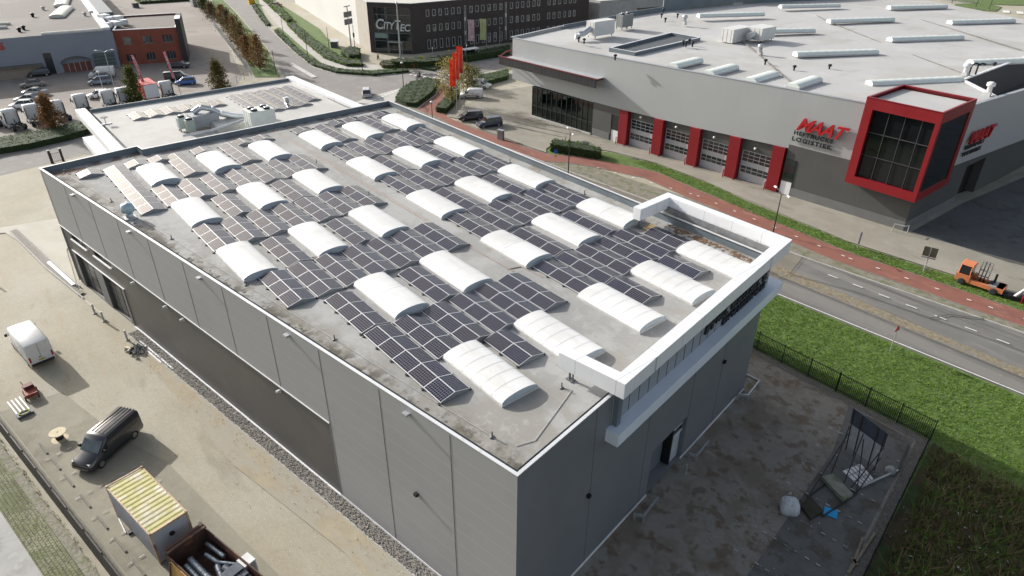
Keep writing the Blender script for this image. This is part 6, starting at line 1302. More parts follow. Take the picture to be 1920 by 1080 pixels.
p = G(470, 1080); t = thing('white_cabinet', p, 'white appliance box standing right of the skip', 'cabinet'); mb = B(); mb.box(p, (.8, .75, 1.5), sa); mb.build('casing', mat('appliance_white', (.66, .66, .65), .5), t); mb = B(); mb.box(p+su*.42+Vector((0, 0, .2)), (.03, .6, 1.2), sa); mb.build('grey_side_panel', M_sgrey, t)
# cable spool
p = G(113, 823); t = thing('cable_spool', p, 'pale wooden cable spool standing by the fence', 'cable spool'); wd = mat('pale_spool_wood', (.55, .48, .33), .8, var=.15, scale=4)
for z in (0, .62): mb = B(); mb.lathe(p+Vector((0, 0, z)), [(.58, 0), (.58, .06), (.0, .061)], 22, smooth=False); mb.build('flange', wd, t)
mb = B(); mb.tube(p+Vector((0, 0, .06)), p+Vector((0, 0, .62)), .27, n=16); mb.build('core', mat('dark_cable', (.03, .03, .035), .7), t); mb = B(); mb.lathe(p+Vector((0, 0, .682)), [(.06, 0), (.06, .01)], 8); mb.build('hub_hole', M_blk, t)
# red cart with bricks, white tubes
p = G(60, 742); t = thing('red_cart', p, 'small rusty red trailer frame near the fence', 'cart'); M_cred = mat('rusty_red', (.26, .055, .035), .7, var=.3, scale=4)
mb = B(); mb.box(p+Vector((0, 0, .35)), (1.5, .85, .3), TH-.1); mb.build('tray', M_cred, t)
mb = B(); mb.box(p+Vector((-.3, 0, .65)), (.5, .7, .3), TH); mb.path([p+Vector((-.7, -.2, .5)), p+Vector((-1.2, -.4, .9))], .03); mb.build('engine_block', mat('dark_red_parts', (.12, .03, .025), .7, var=.4, scale=6), t)
for x in (-.5, .5):
    for y in (-.45, .45): mb = B(); mb.lathe(p+Vector((x, y, .2)), [(.2, -.05), (.2, .05)], 12, 0, 'y'); mb.build('wheel', M_tyre, t)
p0, p1 = G(26, 752), G(47, 790)
for i in range(4):
    o_ = uL*0+nL*(.28*i-.4); s0 = p0+o_+Vector((0, 0, .12)); s1 = p0+o_+uL*2.3+Vector((0, 0, .12)); mb = B(); mb.tube(s0, s1, .075, n=8)
    tag(mb.build('white_tube', mat('white_plastic', (.72, .72, .70), .4)), ['tube nearest the fence of the white bundle', 'second white tube from the fence in the bundle', 'third white tube from the fence in the bundle', 'white tube farthest from the fence, nearest the red trailer'][i], 'tube', 'white tubes lying by the fence')
q = p0+uL*2.6; t = thing('hose_crate', q, 'dark crate with yellow hose at the end of the white tubes', 'crate'); mb = B(); mb.box(q, (.6, 1.1, .25), TH); mb.build('crate', mat('slate_crate', (.11, .12, .14), .7), t); mb = B(); mb.path([q+Vector((.25*cos(a)*1.0, .38*sin(a), .3)) for a in [k*.7 for k in range(14)]], .04, 5); mb.build('hose', mat('yellow_hose', (.38, .36, .04), .6), t)
# wheel stops along the fence
for i, s in enumerate((24, 26.4, 28.8, 31.6, 34.3, 37.0, 39.6, 42.2, 44.8)):
    p = LW(s, -11.6); mb = B(); mb.box(p+Vector((0, 0, .04)), (1.7, .14, .1), TH, taper=.95); tag(mb.build('wheel_stop', M_kerbd), kind='structure')
    p2 = LW(s+1.2, -11.55); mb = B(); mb.lathe(p2, [(.12, .05), (.12, .058)], 8); tag(mb.build('drain_cover', M_blk), kind='structure')
# rubbish heap and boards along the wall
p = LW(16.9, -1.6)
heap = B(); rr = random.Random(8)
for i in range(70): a = rr.uniform(0, 6.3); r = abs(rr.gauss(0, .45)); clump(heap, p.x+r*cos(a), p.y+r*sin(a), rr.uniform(0, .5-.3*min(r, 1.2)), rr.uniform(.08, .25), rr.uniform(.08, .3), rr, rr.choice((0, 0, 1, 2)))
t = thing('rubbish_heap', p, 'heap of grey foil rubbish against the long wall right of the doors', 'rubbish', None); o_ = heap.build('rubbish', [mat('grey_foil', (.20, .20, .20), .4, .3, var=.3), mat('pale_scrap', (.5, .46, .38), .8), M_blk], t); mb = B()
mb.box(p+Vector((-.9, -.5, .05)), (.7, .25, .15), .4); mb.build('broken_board', wd, t)
for i, (s0, s1, k) in enumerate(((15.5, 21.8, -.75), (16.2, 20.2, -1.0), (-6.5+0, 2.2, -4.2))):
    if i == 2: continue
    mb = B(); a, b = LW(s0, k), LW(s1, k); mb.box((a+b)/2+Vector((0, 0, .02)), ((b-a).length, .14, .1), TH); tag(mb.build('white_profile', M_trim), ['longer', 'shorter'][i]+' of two white profiles lying on the gravel along the wall', 'profile', 'white profiles along the wall')
# wedge of gravel with kerbs at the far left corner
wg = [G(19, 436), G(30, 432), G(104, 502), G(148, 546), G(160, 548), G(150, 556), G(88, 505)]
mb = B(); mb.face([(v.x, v.y, .17) for v in wg]); tag(mb.build('gravel_wedge', M_gravel), kind='structure')
kerb('wedge_kerb', [G(19, 438).to_2d(), G(88, 507).to_2d(), G(156, 562).to_2d()], .12, .24); kerb('wedge_kerb', [G(31, 431).to_2d(), G(105, 500).to_2d(), G(150, 540).to_2d()], .1, .22)
mb = B(); a, b = G(92, 495), G(140, 538); mb.box((a+b)/2+Vector((0, 0, .17)), ((b-a).length, .35, .14), math.atan2((b-a).y, (b-a).x)); tag(mb.build('white_profile_stack', M_trim), 'white profiles stacked on the narrow gravel wedge left of the doors', 'profile stack')
# ladder-like tool by container
p = G(240, 985); t = thing('folded_trestle', p, 'folded white metal trestle on the ground beside the container', 'trestle')
for k in (-1, 1): mb = B(); mb.tube(p+Vector((-.9, .12*k-.2, .05)), p+Vector((.7, .12*k+.15*k, .12)), .035); mb.build('rail', M_trim, t)
mb = B(); mb.box(p+Vector((.8, 0, .02)), (.3, .35, .18)); mb.build('foot_block', M_blk, t)
# ---- yard objects, right
t = thing('billboard_frame', (-12, 41.5, 0), 'tilted billboard back with steel struts standing on the shaded parking bays', 'billboard'); M_stl = mat('dark_strut', (.035, .034, .036), .6, .3, var=.3)
A1, A2 = G(1583, 842, 0), G(1642, 885, 0); T1, T2 = G(1600, 764, 3.8), G(1666, 813, 3.8); b1_, b2_ = A1+Vector((0, 0, .4)), A2+Vector((0, 0, .4))
mb = B(); dn = Vector((.15, -.98, 0))*.05; 
mb.hexa([b1_+(T1-b1_)*.6, b2_+(T2-b2_)*.6, b2_+(T2-b2_)*.6+dn, b1_+(T1-b1_)*.6+dn, T1, T2, T2+dn, T1+dn]); mb.build('panel', mat('slate_panel', (.085, .095, .13), .5, var=.2, scale=1), t)
mb = B()
for k in range(20):
    f_ = .01+.6*k/20; a, b = b1_+(T1-b1_)*f_, b2_+(T2-b2_)*f_; mb.tube(a, b, .022, n=5)
mb.build('slats', M_steel, t)
for f_ in (.05, .3, .75, .95):
    a = b1_+(b2_-b1_)*f_+dn*2; b = T1+(T2-T1)*f_+dn*2; mb = B(); mb.tube(a+Vector((0, 0, -.3)), b, .05, n=6); mb.build('upright', mat('rust_strut', (.07, .045, .035), .7, .2, var=.3), t)
c1, c2, c3, c4 = G(1515, 932, .15), G(1553, 903, .15), G(1606, 925, .15), G(1543, 968, .15)
for a, b in ((T1*.3+b1_*.7, c1), (T1*.5+b1_*.5, c2), (T2*.3+b2_*.7, c3), (T2*.6+b2_*.4, c3+Vector((-.5, .2, 0))), (T1*.55+T2*.45-Vector((0, 0, 1.4)), (c3+c2)/2), (T1*.5+T2*.5-Vector((0, 0, 1.8)), c3)): mb = B(); mb.tube(a, b, .04, n=6); mb.build('strut', M_stl, t)
mb = B(); mb.path([c1, c2, c3, c4, c1], .06, 6); mb.build('base_frame', M_stl, t)
q = [G(1541, 893, .45), G(1562, 887, .45), G(1600, 926, .45), G(1582, 936, .45)]; mb = B(); mb.hexa([v-Vector((0, 0, .3)) for v in q][::-1][::-1]+q); mb.build('counterweight', mat('mossy_concrete', (.21, .22, .17), .9, var=.2, scale=2, layers=[((.10, .13, .06), 1.5, .52, .62, .7)]), t)
q = [G(1500, 945, .3), G(1520, 930, .3), G(1544, 958, .3), G(1520, 972, .3)]; mb = B(); mb.hexa([v-Vector((0, 0, .25)) for v in q]+q); mb.build('counterweight', mat('dark_mossy_block', (.035, .035, .022), .95, var=.3, scale=2), t)
t = thing('white_sign_panel', G(1612, 890), 'white panelled sign lying under the billboard struts', 'sign panel')
q = [G(1580, 883, .12), G(1614, 869, .12), G(1638, 898, .12), G(1613, 912, .12)]; mb = B(); mb.hexa([v-Vector((0, 0, .06)) for v in q]+q); mb.build('panel', M_trim, t)
mb = B()
for i in range(1, 5): mb.tube(q[0]+(q[1]-q[0])*i/5+Vector((0, 0, .03)), q[3]+(q[2]-q[3])*i/5+Vector((0, 0, .03)), .03, n=4)
for i in range(1, 3): mb.tube(q[0]+(q[3]-q[0])*i/3+Vector((0, 0, .03)), q[1]+(q[2]-q[1])*i/3+Vector((0, 0, .03)), .03, n=4)
mb.build('grid_bars', M_sgrey, t)
a, b = G(1613, 913, .3), G(1684, 881, .3); mb = B(); mb.box((a+b)/2-Vector((0, 0, .1)), ((b-a).length, .12, .12), math.atan2((b-a).y, (b-a).x)); mb.build('boom', M_polel, t); mb = B(); q = G(1668, 886, 0); mb.lathe(q, [(.35, 0), (.38, .3), (.2, .5)], 10); mb.build('post_base', M_sgrey, t)
# big bag
p = G(1478, 958); t = thing('big_bag', p, 'bulging white big bag standing on the brown stained paving', 'bag'); mb = B(); rows = []; rr = random.Random(2)
for z, r in ((0, .50), (.08, .62), (.4, .68), (.75, .62), (.98, .42), (1.02, .18)): rows.append([p+Vector((r*cos(a)*(1+.10*cos(4*a+.5))*rr.uniform(.94, 1.06), r*sin(a)*(1+.10*cos(4*a+.5))*rr.uniform(.94, 1.06), z+rr.uniform(-.03, .05)*(z > .1))) for a in [2*pi*k/20 for k in range(20)]])
mb.grid(rows, 0, True); mb.face(rows[-1]); mb.build('bag', mat('white_woven_bag', (.50, .52, .54), .7, var=.12, scale=6, bump=.5, bscale=9), t)
for a in (.6, 2.2, 3.8, 5.3): mb = B(); q = p+Vector((.5*cos(a), .5*sin(a), .95)); mb.path([q, q+Vector((.1*cos(a), .1*sin(a), .22)), q+Vector((-.18*sin(a), .18*cos(a), .02))], .025, 5); mb.build('lifting_loop', M_plast if a < 1 else MATS['white_woven_bag'], t)
p = G(1557, 963); mb = B(); mb.box(p+Vector((0, 0, .08)), (.85, .75, .05), .35); tag(mb.build('blue_sheet', mat('cyan_board', (.0, .28, .60), .5)), 'bright blue board lying on the dark parking bays', 'board')
for i, (a, b) in enumerate((((1618, 1008), (1600, 1055)), ((1596, 1046), (1608, 1060)), ((1684, 884), (1703, 835)), ((1590, 1075), (1640, 1000)))):
    A_, B_ = G(*a, .12), G(*b, .12); mb = B(); mb.box((A_+B_)/2-Vector((0, 0, .05)), ((B_-A_).length, .16, .12), math.atan2((B_-A_).y, (B_-A_).x)); tag(mb.build('timber_beam', mat('grey_timber' if i != 2 else 'dark_timber', (.20, .17, .125) if i != 2 else (.06, .055, .045), .85, var=.2, scale=3)), ['longest weathered beam at the lower right of the bays', 'short beam stub crossing the longest beam', 'dark beam near the fence corner', 'thin beam lying parallel to the ditch fence'][i], 'beam', 'beams on the parking bays')
mb = B()
for i in range(60): x = rr.uniform(-9.8, -4); y = rr.uniform(28, 48); mb.box((x+5*(0 if y > 0 else 0)+3.0, y, .12), (rr.uniform(.1, .3), rr.uniform(.05, .12), .03), rr.uniform(0, 3))
tag(mb.build('litter', mat('pale_litter', (.5, .5, .48), .7)), 'scraps of pale litter scattered in the rough grass behind the fence', 'litter', kind='stuff')
# ---- orange sideloader
so_ = Vector((-16.3, 77.5, 0)); sl_a = radians(4); sk_ = .78; fu, fv = Vector((cos(sl_a), sin(sl_a), 0))*sk_, Vector((-sin(sl_a), cos(sl_a), 0))*sk_; S_ = lambda x, y, z: so_+fu*x+fv*y+Vector((0, 0, z*.8))
t = thing('sideloader', so_, 'orange side-loading forklift parked on the verge at right', 'forklift'); M_or = mat('orange_paint', (.60, .20, .085), .5, var=.12, scale=1.2, layers=[((.30, .10, .04), 2.5, .62, .72, .6)])
def obx(nm, a, b, m_, tp=None):
    mb = B(); (x0, y0, z0), (x1, y1, z1) = a, b; P = [S_(x0, y0, z0), S_(x1, y0, z0), S_(x1, y1, z0), S_(x0, y1, z0)]; k = tp or 0
    mb.hexa(P+[S_(x0+k, y0+k, z1), S_(x1-k, y0+k, z1), S_(x1-k, y1-k, z1), S_(x0+k, y1-k, z1)]); return mb.build(nm, m_, t)
obx('chassis', (-2.6, -1.0, .5), (2.9, -.55, 1.0), M_or); obx('chassis', (-2.6, .55, .5), (2.9, 1.0, 1.0), M_or); obx('deck', (1.2, -1.0, 1.0), (2.9, 1.0, 1.15), M_sgrey); obx('cab_base', (-2.7, -1.05, .55), (-1.0, .9, 1.5), M_or)
cb = obx('cab', (-2.55, -.95, 1.5), (-1.05, .8, 2.75), M_cglass, .08)
for x in (-2.5, -1.12):
    for y in (-.9, .75): mb = B(); mb.tube(S_(x, y, 1.5), S_(x+(.06 if x < -2 else -.06), y*.95, 2.78), .06, n=6); mb.build('cab_pillar', M_or, t)
obx('cab_roof', (-2.6, -.98, 2.78), (-1.0, .85, 2.95), M_or, .1); obx('rear_body', (2.1, -1.05, .5), (3.0, 1.05, 1.15), M_or); obx('engine', (-.9, .2, 1.0), (-.5, .9, 1.5), M_or)
for x in (-.45, -.05, .35, .75):
    mb = B(); mb.box(S_(x, .3, .6), (.08, .2, 2.3), sl_a); mb.build('mast', M_blk if x in (-.05, .35) else mat('grey_mast', (.30, .30, .29), .5, .3), t)
for z in (1.5, 2.3, 3.1, 3.6): mb = B(); mb.box(S_(.15, .2, z), (1.05, .1, .1), sl_a); mb.build('mast_crossbar', M_sgrey, t)
obx('exhaust', (1.45, .1, 1.15), (1.7, .35, 2.4), M_blk); obx('fuel_tank', (1.2, -.6, 1.15), (1.6, -.2, 1.55), M_blk)
for x in (-1.85, 2.0):
    for y in (-.95, .95): mb = B(); mb.lathe(S_(x, y, .48), [(.25, -.15), (.38, -.13), (.38, .13), (.25, .15)], 18, 0, 'y'); mb.build('wheel', M_tyre, t)
t = thing('barrier_boom', G(1893, 566), 'white boom raised over dark and red machine at the right edge', 'barrier'); a = G(1896, 562); mb = B(); mb.tube(a+Vector((0, 0, .3)), a+Vector((1.7, 1.0, 3.1)), .1, n=8); mb.build('boom', M_trim, t); mb = B(); mb.tube(a, a+Vector((.55, .3, 1.1)), .17, n=8); mb.build('sleeve', M_polel, t)
mb = B(); mb.box(a+Vector((.2, .3, 0)), (2.2, .9, .5), .3); mb.box(a+Vector((-.9, .1, .1)), (.8, .5, .5), .1); mb.build('dark_base', M_blk, t); mb = B(); mb.box(a+Vector((1.4, .4, 0)), (1.4, .7, .7), .4); mb.build('red_part', M_crimson, t)
# things stacked at the far end of the left lot
for i, (q, mt__) in enumerate((((366, 12), M_sgrey), ((376, 13), MATS['pale_box']), ((386, 14), M_polel))):
    p = G(*q); t = thing('stacked_rack', p, ['left', 'middle', 'right'][i]+' of three grey racks stacked at the far end of the left lot', 'rack', 'racks at the end of the lot')
    for k in range(4): mb = B(); mb.box(p+Vector((0, 0, .1+.75*k)), (3.0, 1.9, .5)); mb.build('shelf', mt__, t)
    mb = B(); mb.box(p+Vector((1.4, 0, 0)), (.12, .12, 3.2)); mb.build('post', M_polel, t)
p = G(255, 14); t = thing('waste_bin', p, 'lone dark waste container behind the brick office', 'bin'); mb = B(); mb.box(p, (1.6, 1.8, 1.3)); mb.build('bin', mat('dark_bin', (.08, .085, .09), .7), t); mb = B(); mb.box(p+Vector((0, 0, 1.3)), (1.7, 1.9, .12)); mb.build('lid', M_blk, t)
p = G(472, 8); t = thing('yellow_machine', p, 'yellow road barrier unit at the top of the climbing road', 'machine'); mb = B(); mb.box(p, (1.5, 2.0, 1.8)); mb.build('body', mat('works_yellow', (.60, .38, .02), .5), t); mb = B(); mb.box(p+Vector((.2, 0, 1.8)), (.8, 1.2, .9)); mb.build('cab', M_cglass, t)
p = G(628, 88); t = thing('garden_hut', p, 'small dark flat hut in the shrubs before the white wall', 'hut'); mb = B(); mb.box(p, (1.6, 3.2, 1.5), 1.0); mb.build('hut_wall', mat('dark_hut', (.08, .085, .10), .7), t); mb = B(); mb.box(p+Vector((0, 0, 1.5)), (1.9, 3.6, .12), 1.0); mb.build('hut_roof', M_polel, t)

# ================================================================ VEGETATION
def leaf(mb, c, s, rnd, mi=0, up=.3):
    n_ = Vector((rnd.gauss(0, 1), rnd.gauss(0, 1), abs(rnd.gauss(0, 1))+up)).normalized(); a = n_.orthogonal().normalized(); a = (a*cos(r_ := rnd.uniform(0, 6.3))+n_.cross(a)*sin(r_)); b = n_.cross(a)
    w_ = rnd.uniform(.35, .6)
    mb.face([c-a*s, c+b*s*w_, c+a*s, c-b*s*w_], mi)
GR1 = facing_mat('hedge_green_leaves', (.045, .085, .018), (.10, .17, .03)); GR2 = facing_mat('dark_green_leaves', (.025, .05, .014), (.065, .105, .025)); RUST = facing_mat('rusty_leaves', (.15, .075, .028), (.26, .14, .05)); BRN = facing_mat('brown_leaves', (.10, .062, .034), (.19, .115, .055)); OLV = facing_mat('olive_leaves', (.07, .075, .022), (.15, .13, .04)); YEL = facing_mat('yellow_leaves', (.30, .26, .08), (.45, .38, .14)); ORG = facing_mat('orange_leaves', (.25, .10, .025), (.35, .18, .04)); LIME = facing_mat('lime_leaves', (.12, .20, .03), (.20, .27, .05))
M_core = mat('hedge_core', (.022, .038, .012), .95, var=.3, scale=2); M_bark = mat('bark', (.085, .065, .05), .9, var=.2, scale=4)
def tree(q, h, r, mats_, lab, n=900, shape='cone', base=.12, ls=.16, seed=1, group=None, thin=1.0, xy=None):
    p = G(*q) if xy is None else Vector((*xy, 0)); t = thing('tree', p, lab, 'tree', group); rnd = random.Random(seed); mb = B()
    top = p+Vector((rnd.uniform(-.1, .1), rnd.uniform(-.1, .1), h*.95)); m1 = p+(top-p)*.5+Vector((rnd.uniform(-.08, .08), rnd.uniform(-.08, .08), 0)); mb.tube(p, m1, .022*h, .014*h, 8); mb.tube(m1, top, .014*h, .004*h, 6)
    cl = []
    nb = int(26*thin)
    for i in range(nb):
        f_ = base+(1-base)*(i+.5)/nb; a = i*2.4+rnd.uniform(-.4, .4)
        rr_ = r*({'cone': (1-f_)**.75*1.15 if f_ > .2 else .75, 'oval': sin(pi*min(1, (f_-base)/(1-base)*.93+.07))**.6, 'column': .9*min(1, (1-f_)*3+.25)}[shape])*rnd.uniform(.65, 1.15)
        s_ = p+(top-p)*max(.08, f_-.07); e = p+(top-p)*f_+Vector((cos(a)*rr_, sin(a)*rr_, rnd.uniform(.0, .25)*rr_)); mb.tube(s_, e, .006*h, .002*h, 5)
        for k in range(4): cl.append((s_+(e-s_)*(.35+.22*k+rnd.uniform(-.08, .08)), max(.15, r*.26*rnd.uniform(.7, 1.3))))
    mb.build('trunk', M_bark, t)
    mb = B()
    for i in range(n):
        c_, rad = rnd.choice(cl); v = Vector((rnd.gauss(0, 1), rnd.gauss(0, 1), rnd.gauss(0, .75)))*rad*.75; leaf(mb, c_+v, ls*rnd.uniform(.6, 1.3), rnd, 0 if rnd.random() < .7 else 1)
    mb.build('crown', mats_, t); return t
def hedge(poly, h, lab, mats_=(None,), dens=16, ls=.12, name='hedge', cat='hedge', seed=3, z0=0.0, lump=.15):
    mats_ = [M_core]+[m_ for m_ in (mats_ if mats_[0] else (GR1, GR2))]; rnd = random.Random(seed); P = [Vector((p[0], p[1])) for p in poly]
    A = sum(a.x*b.y-b.x*a.y for a, b in zip(P, P[1:]+P[:1]))/2
    if A < 0: P.reverse()
    mb = B(); inn_ = offset_poly(P, .12); mb.prism(inn_, z0, z0+h*.86)
    x0_, x1_, y0_, y1_ = min(p.x for p in P), max(p.x for p in P), min(p.y for p in P), max(p.y for p in P)
    def inside(x, y):
        c_ = False
        for a, b in zip(P, P[1:]+P[:1]):
            if (a.y > y) != (b.y > y) and x < (b.x-a.x)*(y-a.y)/(b.y-a.y)+a.x: c_ = not c_
        return c_
    nt_ = int(abs(A)*dens); 
    for i in range(int(nt_*(x1_-x0_)*(y1_-y0_)/max(abs(A), .1))):
        x, y = rnd.uniform(x0_, x1_), rnd.uniform(y0_, y1_)
        if inside(x, y): leaf(mb, Vector((x, y, z0+h*(.86+lump*(sin(x*2.3+y)*cos(y*1.7)+rnd.uniform(-.3, .6))))), ls*rnd.uniform(.6, 1.3), rnd, rnd.choice((1, 1, 2)), .8)
    for a, b in zip(P, P[1:]+P[:1]):
        d = (b-a); L = d.length
        for i in range(int(L*h*dens*.9)):
            q = a+d*rnd.random()+V2(rnd.gauss(0, .05), rnd.gauss(0, .05)); leaf(mb, Vector((q.x, q.y, z0+h*rnd.random()*.95)), ls*rnd.uniform(.6, 1.3), rnd, rnd.choice((1, 2, 2)), 0)
    o = mb.build(name, mats_); return tag(o, lab, cat)
hedge(GP([(-80, 286), (0, 268), (67, 256), (118, 245), (160, 236), (171, 251), (133, 263), (59, 280), (0, 290), (-80, 312)]), 1.1, 'broad low hedge between the lorry tractors and the street', dens=9, ls=.17, lump=.1)
hedge(GP([(742, 190), (751, 173), (772, 159), (804, 151), (825, 156), (813, 177), (781, 201), (760, 199)]), .9, 'egg-shaped clipped hedge in the junction corner', dens=14, ls=.16, lump=.12)
hedge(GP([(817, 211), (838, 185), (852, 172), (862, 178), (852, 198), (838, 213)]), 1.1, 'hedge below the red flags between brick path and forecourt', dens=14, ls=.15)
hedge(GP([(893, 155), (900, 148), (953, 137), (953, 150), (905, 163)]), 1.1, 'hedge leading from the small vans to the showroom', (GR1, LIME), dens=10, ls=.17)
hedge(GP([(1031, 285), (1036, 276), (1075, 279), (1124, 291), (1128, 296), (1122, 300), (1075, 292)]), 1.5, 'dense bush island beside the cycle path behind the lamp post', dens=22, ls=.15, lump=.3, name='bush', cat='bush')
hedge(GP([(735, 122), (800, 121), (860, 112), (956, 95), (956, 104), (880, 117), (800, 128), (738, 128)]), 1.7, 'long dark hedge in front of the dark office block', (GR2, GR1), dens=5, ls=.25)
hedge(GP([(712, 124), (722, 118), (760, 119), (792, 124), (800, 129), (760, 128), (718, 129)]), .9, 'low shrubs left of the long dark hedge', (GR2, ORG), dens=8, ls=.2, name='shrubs', cat='shrubs')
hedge(GP([(492, 0), (500, -3), (530, 22), (548, 42), (540, 45), (515, 22)]), 1.3, 'lime-green hedge along the grassy parking strip', (LIME, GR1), dens=4, ls=.3)
hedge(GP([(538, 48), (552, 46), (590, 78), (640, 112), (675, 118), (683, 126), (650, 126), (610, 112), (570, 80)]), .9, 'loose green hedge between pale footpath and lawn', (GR1, LIME), dens=4, ls=.28)
hedge(GP([(515, 60), (522, 57), (560, 95), (600, 122), (640, 133), (700, 137), (760, 132), (768, 136), (700, 143), (630, 138), (585, 124), (545, 92)]), .6, 'low curved hedge following the junction kerb', (GR2, GR1), dens=5, ls=.25)
hedge(GP([(473, 12), (478, 8), (492, 28), (507, 48), (500, 50), (486, 32)]), .6, 'narrow low hedge beside the upper road', (GR2, GR1), dens=4, ls=.28)
hedge(GP([(640, 108), (655, 96), (676, 100), (676, 112), (655, 116)]), 1.5, 'square clipped hedge at the foot of the display masts', (GR2, GR1), dens=6, ls=.26)
hedge(GP([(790, 130), (800, 124), (822, 124), (828, 129), (810, 134)]), .5, 'tiny hedge on the island by the crossing', (GR2, GR1), dens=6, ls=.22)
hedge(GP([(252, 0), (262, -4), (360, -8), (360, 2), (262, 8)]), 1.0, 'distant green strip hedge behind the left lot', (GR1, LIME), dens=1.2, ls=.5)
tree((100, 247), 6.4, 2.0, [RUST, BRN], 'rusty orange tree in front of the lorry tractors', 5200, 'cone', .06, .17, 2)
tree((258, 196), 7.4, 1.9, [OLV, GR1], 'green-brown tree between lorry tractor and red lorry body', 5000, 'cone', .05, .17, 3)
tree((415, 176), 6.8, 2.1, [OLV, BRN], 'olive-brown tree behind the far annex parapet', 5000, 'cone', .05, .17, 4)
TG = 'brown trees along the climbing road'
for i, (q, h, r, mm, lab) in enumerate((((384, 22), 5.0, 2.2, [GR2, BRN], 'greenish tree at the very top of the brown row'), ((399, 38), 5.2, 2.6, [BRN, GR2], 'second tree from the top of the brown row'), ((420, 50), 6.2, 2.2, [BRN, RUST], 'third brown tree from the top, close to the road'), ((431, 66), 7.2, 2.6, [BRN, GR2], 'fourth brown tree from the top, tall and broad'), ((446, 88), 8.0, 2.7, [BRN, RUST], 'tallest brown tree in the middle of the row'), ((458, 104), 8.0, 2.6, [BRN, OLV], 'dark brown tree third from the bottom of the row'), ((468, 118), 6.6, 2.3, [RUST, BRN], 'reddish tree second from the bottom of the row'), ((488, 131), 8.0, 2.4, [RUST, BRN], 'pale rusty tree at the lower end of the row'))):
    tree(q, h, r, mm, lab, 1800, 'cone', .1, .22, 10+i, TG)
tree((848, 198), 9.3, 3.0, [YEL, OLV], 'sparse yellow birch wrapped round the red flags', 3000, 'oval', .2, .17, 31); tree((876, 168), 5.2, 2.2, [OLV, YEL], 'smaller yellow-green tree right of the birch behind the small vans', 1500, 'oval', .15, .17, 32); tree((890, 164), 4.2, 2.4, [OLV, GR1], 'low bushy tree behind the green-striped van', 1200, 'oval', .1, .18, 33)
for i, (q, h) in enumerate((((1028, 52), 8.5), ((1114, 36), 7.5), ((1184, 22), 7))): tree(q, h, 1.3, [ORG, OLV], ['slim orange tree against the dark office facade', 'slim orange tree at the right end of the dark office', 'slim orange tree before the grey office'][i], 1300, 'column', .1, .22, 40+i, 'slim orange trees behind the pale roof')
# far field beyond the pale roof
sheet('far_lawn', [G(x, y).to_2d() for x, y in ((1740, -6), (2050, -30), (2050, 16), (1960, 12), (1880, 10), (1800, 3))], M_grass); sheet('far_verge', GP([(1790, 8), (1850, 6), (1878, 14), (1868, 22), (1830, 20), (1790, 14)]), M_grass)
dashes('crossing_marking', G(1880, 22).to_2d(), G(1960, 28).to_2d(), 2.0, 2.0, 6)
for i, q in enumerate(((1828, 16), (1853, 19), (1784, 6))): p = G(*q); t = thing('lamp_mast', p, ['left', 'right', 'farthest'][i]+' thin dark mast beyond the pale roof at top right', 'mast', 'masts beyond the pale roof'); mb = B(); mb.tube(p, p+Vector((.8, 0, 9)), .12, n=6); mb.build('pole', M_pole, t); mb = B(); mb.box(p, (.6, .6, .3)); mb.build('foot', M_conc, t)
for i, (q, L) in enumerate((((1790, 5), 7), ((1765, 2), 6))):
    bar_fence(G(*q).to_2d(), (G(*q)+Vector((L, L*.6, 0))).to_2d(), 2, ['right', 'left'][i]+' short grey railing beyond the pale roof', 3, .4, M_polel, br=.03)
# grass blades, reeds: nobody could count them
def tufts(name, lab, n, fn, hmin, hmax, mats_, seed, spread=.05, k=3):
    rnd = random.Random(seed); mb = B()
    for i in range(n):
        xy = fn(rnd)
        if xy is None: continue
        x, y = xy
        for j in range(k):
            a = rnd.uniform(0, 6.3); w_ = rnd.uniform(.02, .05)*(1 if hmax < .5 else 1.2); hh = rnd.uniform(hmin, hmax); lx, ly = rnd.gauss(0, hh*.6), rnd.gauss(0, hh*.6); bx_, by_ = x+rnd.uniform(-spread, spread), y+rnd.uniform(-spread, spread)
            mb.face([(bx_-w_*cos(a), by_-w_*sin(a), .02), (bx_+w_*cos(a), by_+w_*sin(a), .02), (bx_+lx, by_+ly, hh)], rnd.choice(range(len(mats_))))
    return tag(mb.build(name, mats_), lab, name.replace('_', ' '), kind='stuff')
GB1 = facing_mat('grass_blade', (.10, .19, .025), (.17, .285, .05), .35); GB2 = facing_mat('grass_blade_light', (.17, .27, .045), (.25, .33, .09), .35); DRY = facing_mat('dry_reed', (.20, .145, .08), (.34, .25, .15), 1.5); DRK = facing_mat('dark_reed', (.09, .08, .035), (.14, .12, .06), 1.5)
def f1(r):
    x = r.uniform(-34, 6); y = r.uniform(49.5, 60.6)
    return (x, y) if y < 59.2+(x+28)*.06 else None
def verge_pt(r):
    U = [(-64, 77.4, 79.6), (-59.5, 77.2, 79.8), (-50.3, 76.3, 79.3), (-44.5, 75.4, 78.0), (-28.9, 74.5, 76.8), (-21.4, 75.2, 77.5), (-14.6, 75.5, 78.3), (2, 77, 80)]; x = r.uniform(-64, 2)
    for a, b in zip(U, U[1:]):
        if a[0] <= x <= b[0]: k = (x-a[0])/(b[0]-a[0]); return (x, r.uniform(a[1]+(b[1]-a[1])*k, a[2]+(b[2]-a[2])*k))
tufts('grass', 'thick green grass between the yard fence and the near road', 22000, f1, .06, .20, [GB1, GB2, GB1], 1, .09, 3)
tufts('verge_grass', 'green grass strip between the cycle path and the forecourt', 6500, lambda r: verge_pt(r), .08, .2, [GB1, GB2], 2, .08, 3)
def f2(r):
    x = r.uniform(-9, 8); y = r.uniform(20, 49)
    return (x, y) if x > -9+(49.3-y)*.168+.3 else None
tufts('ditch_reeds', 'brown and dark reeds leaning over the shaded ditch', 7500, f2, .25, .95, [DRY, DRK, DRK, GB1], 3, .15, 4)
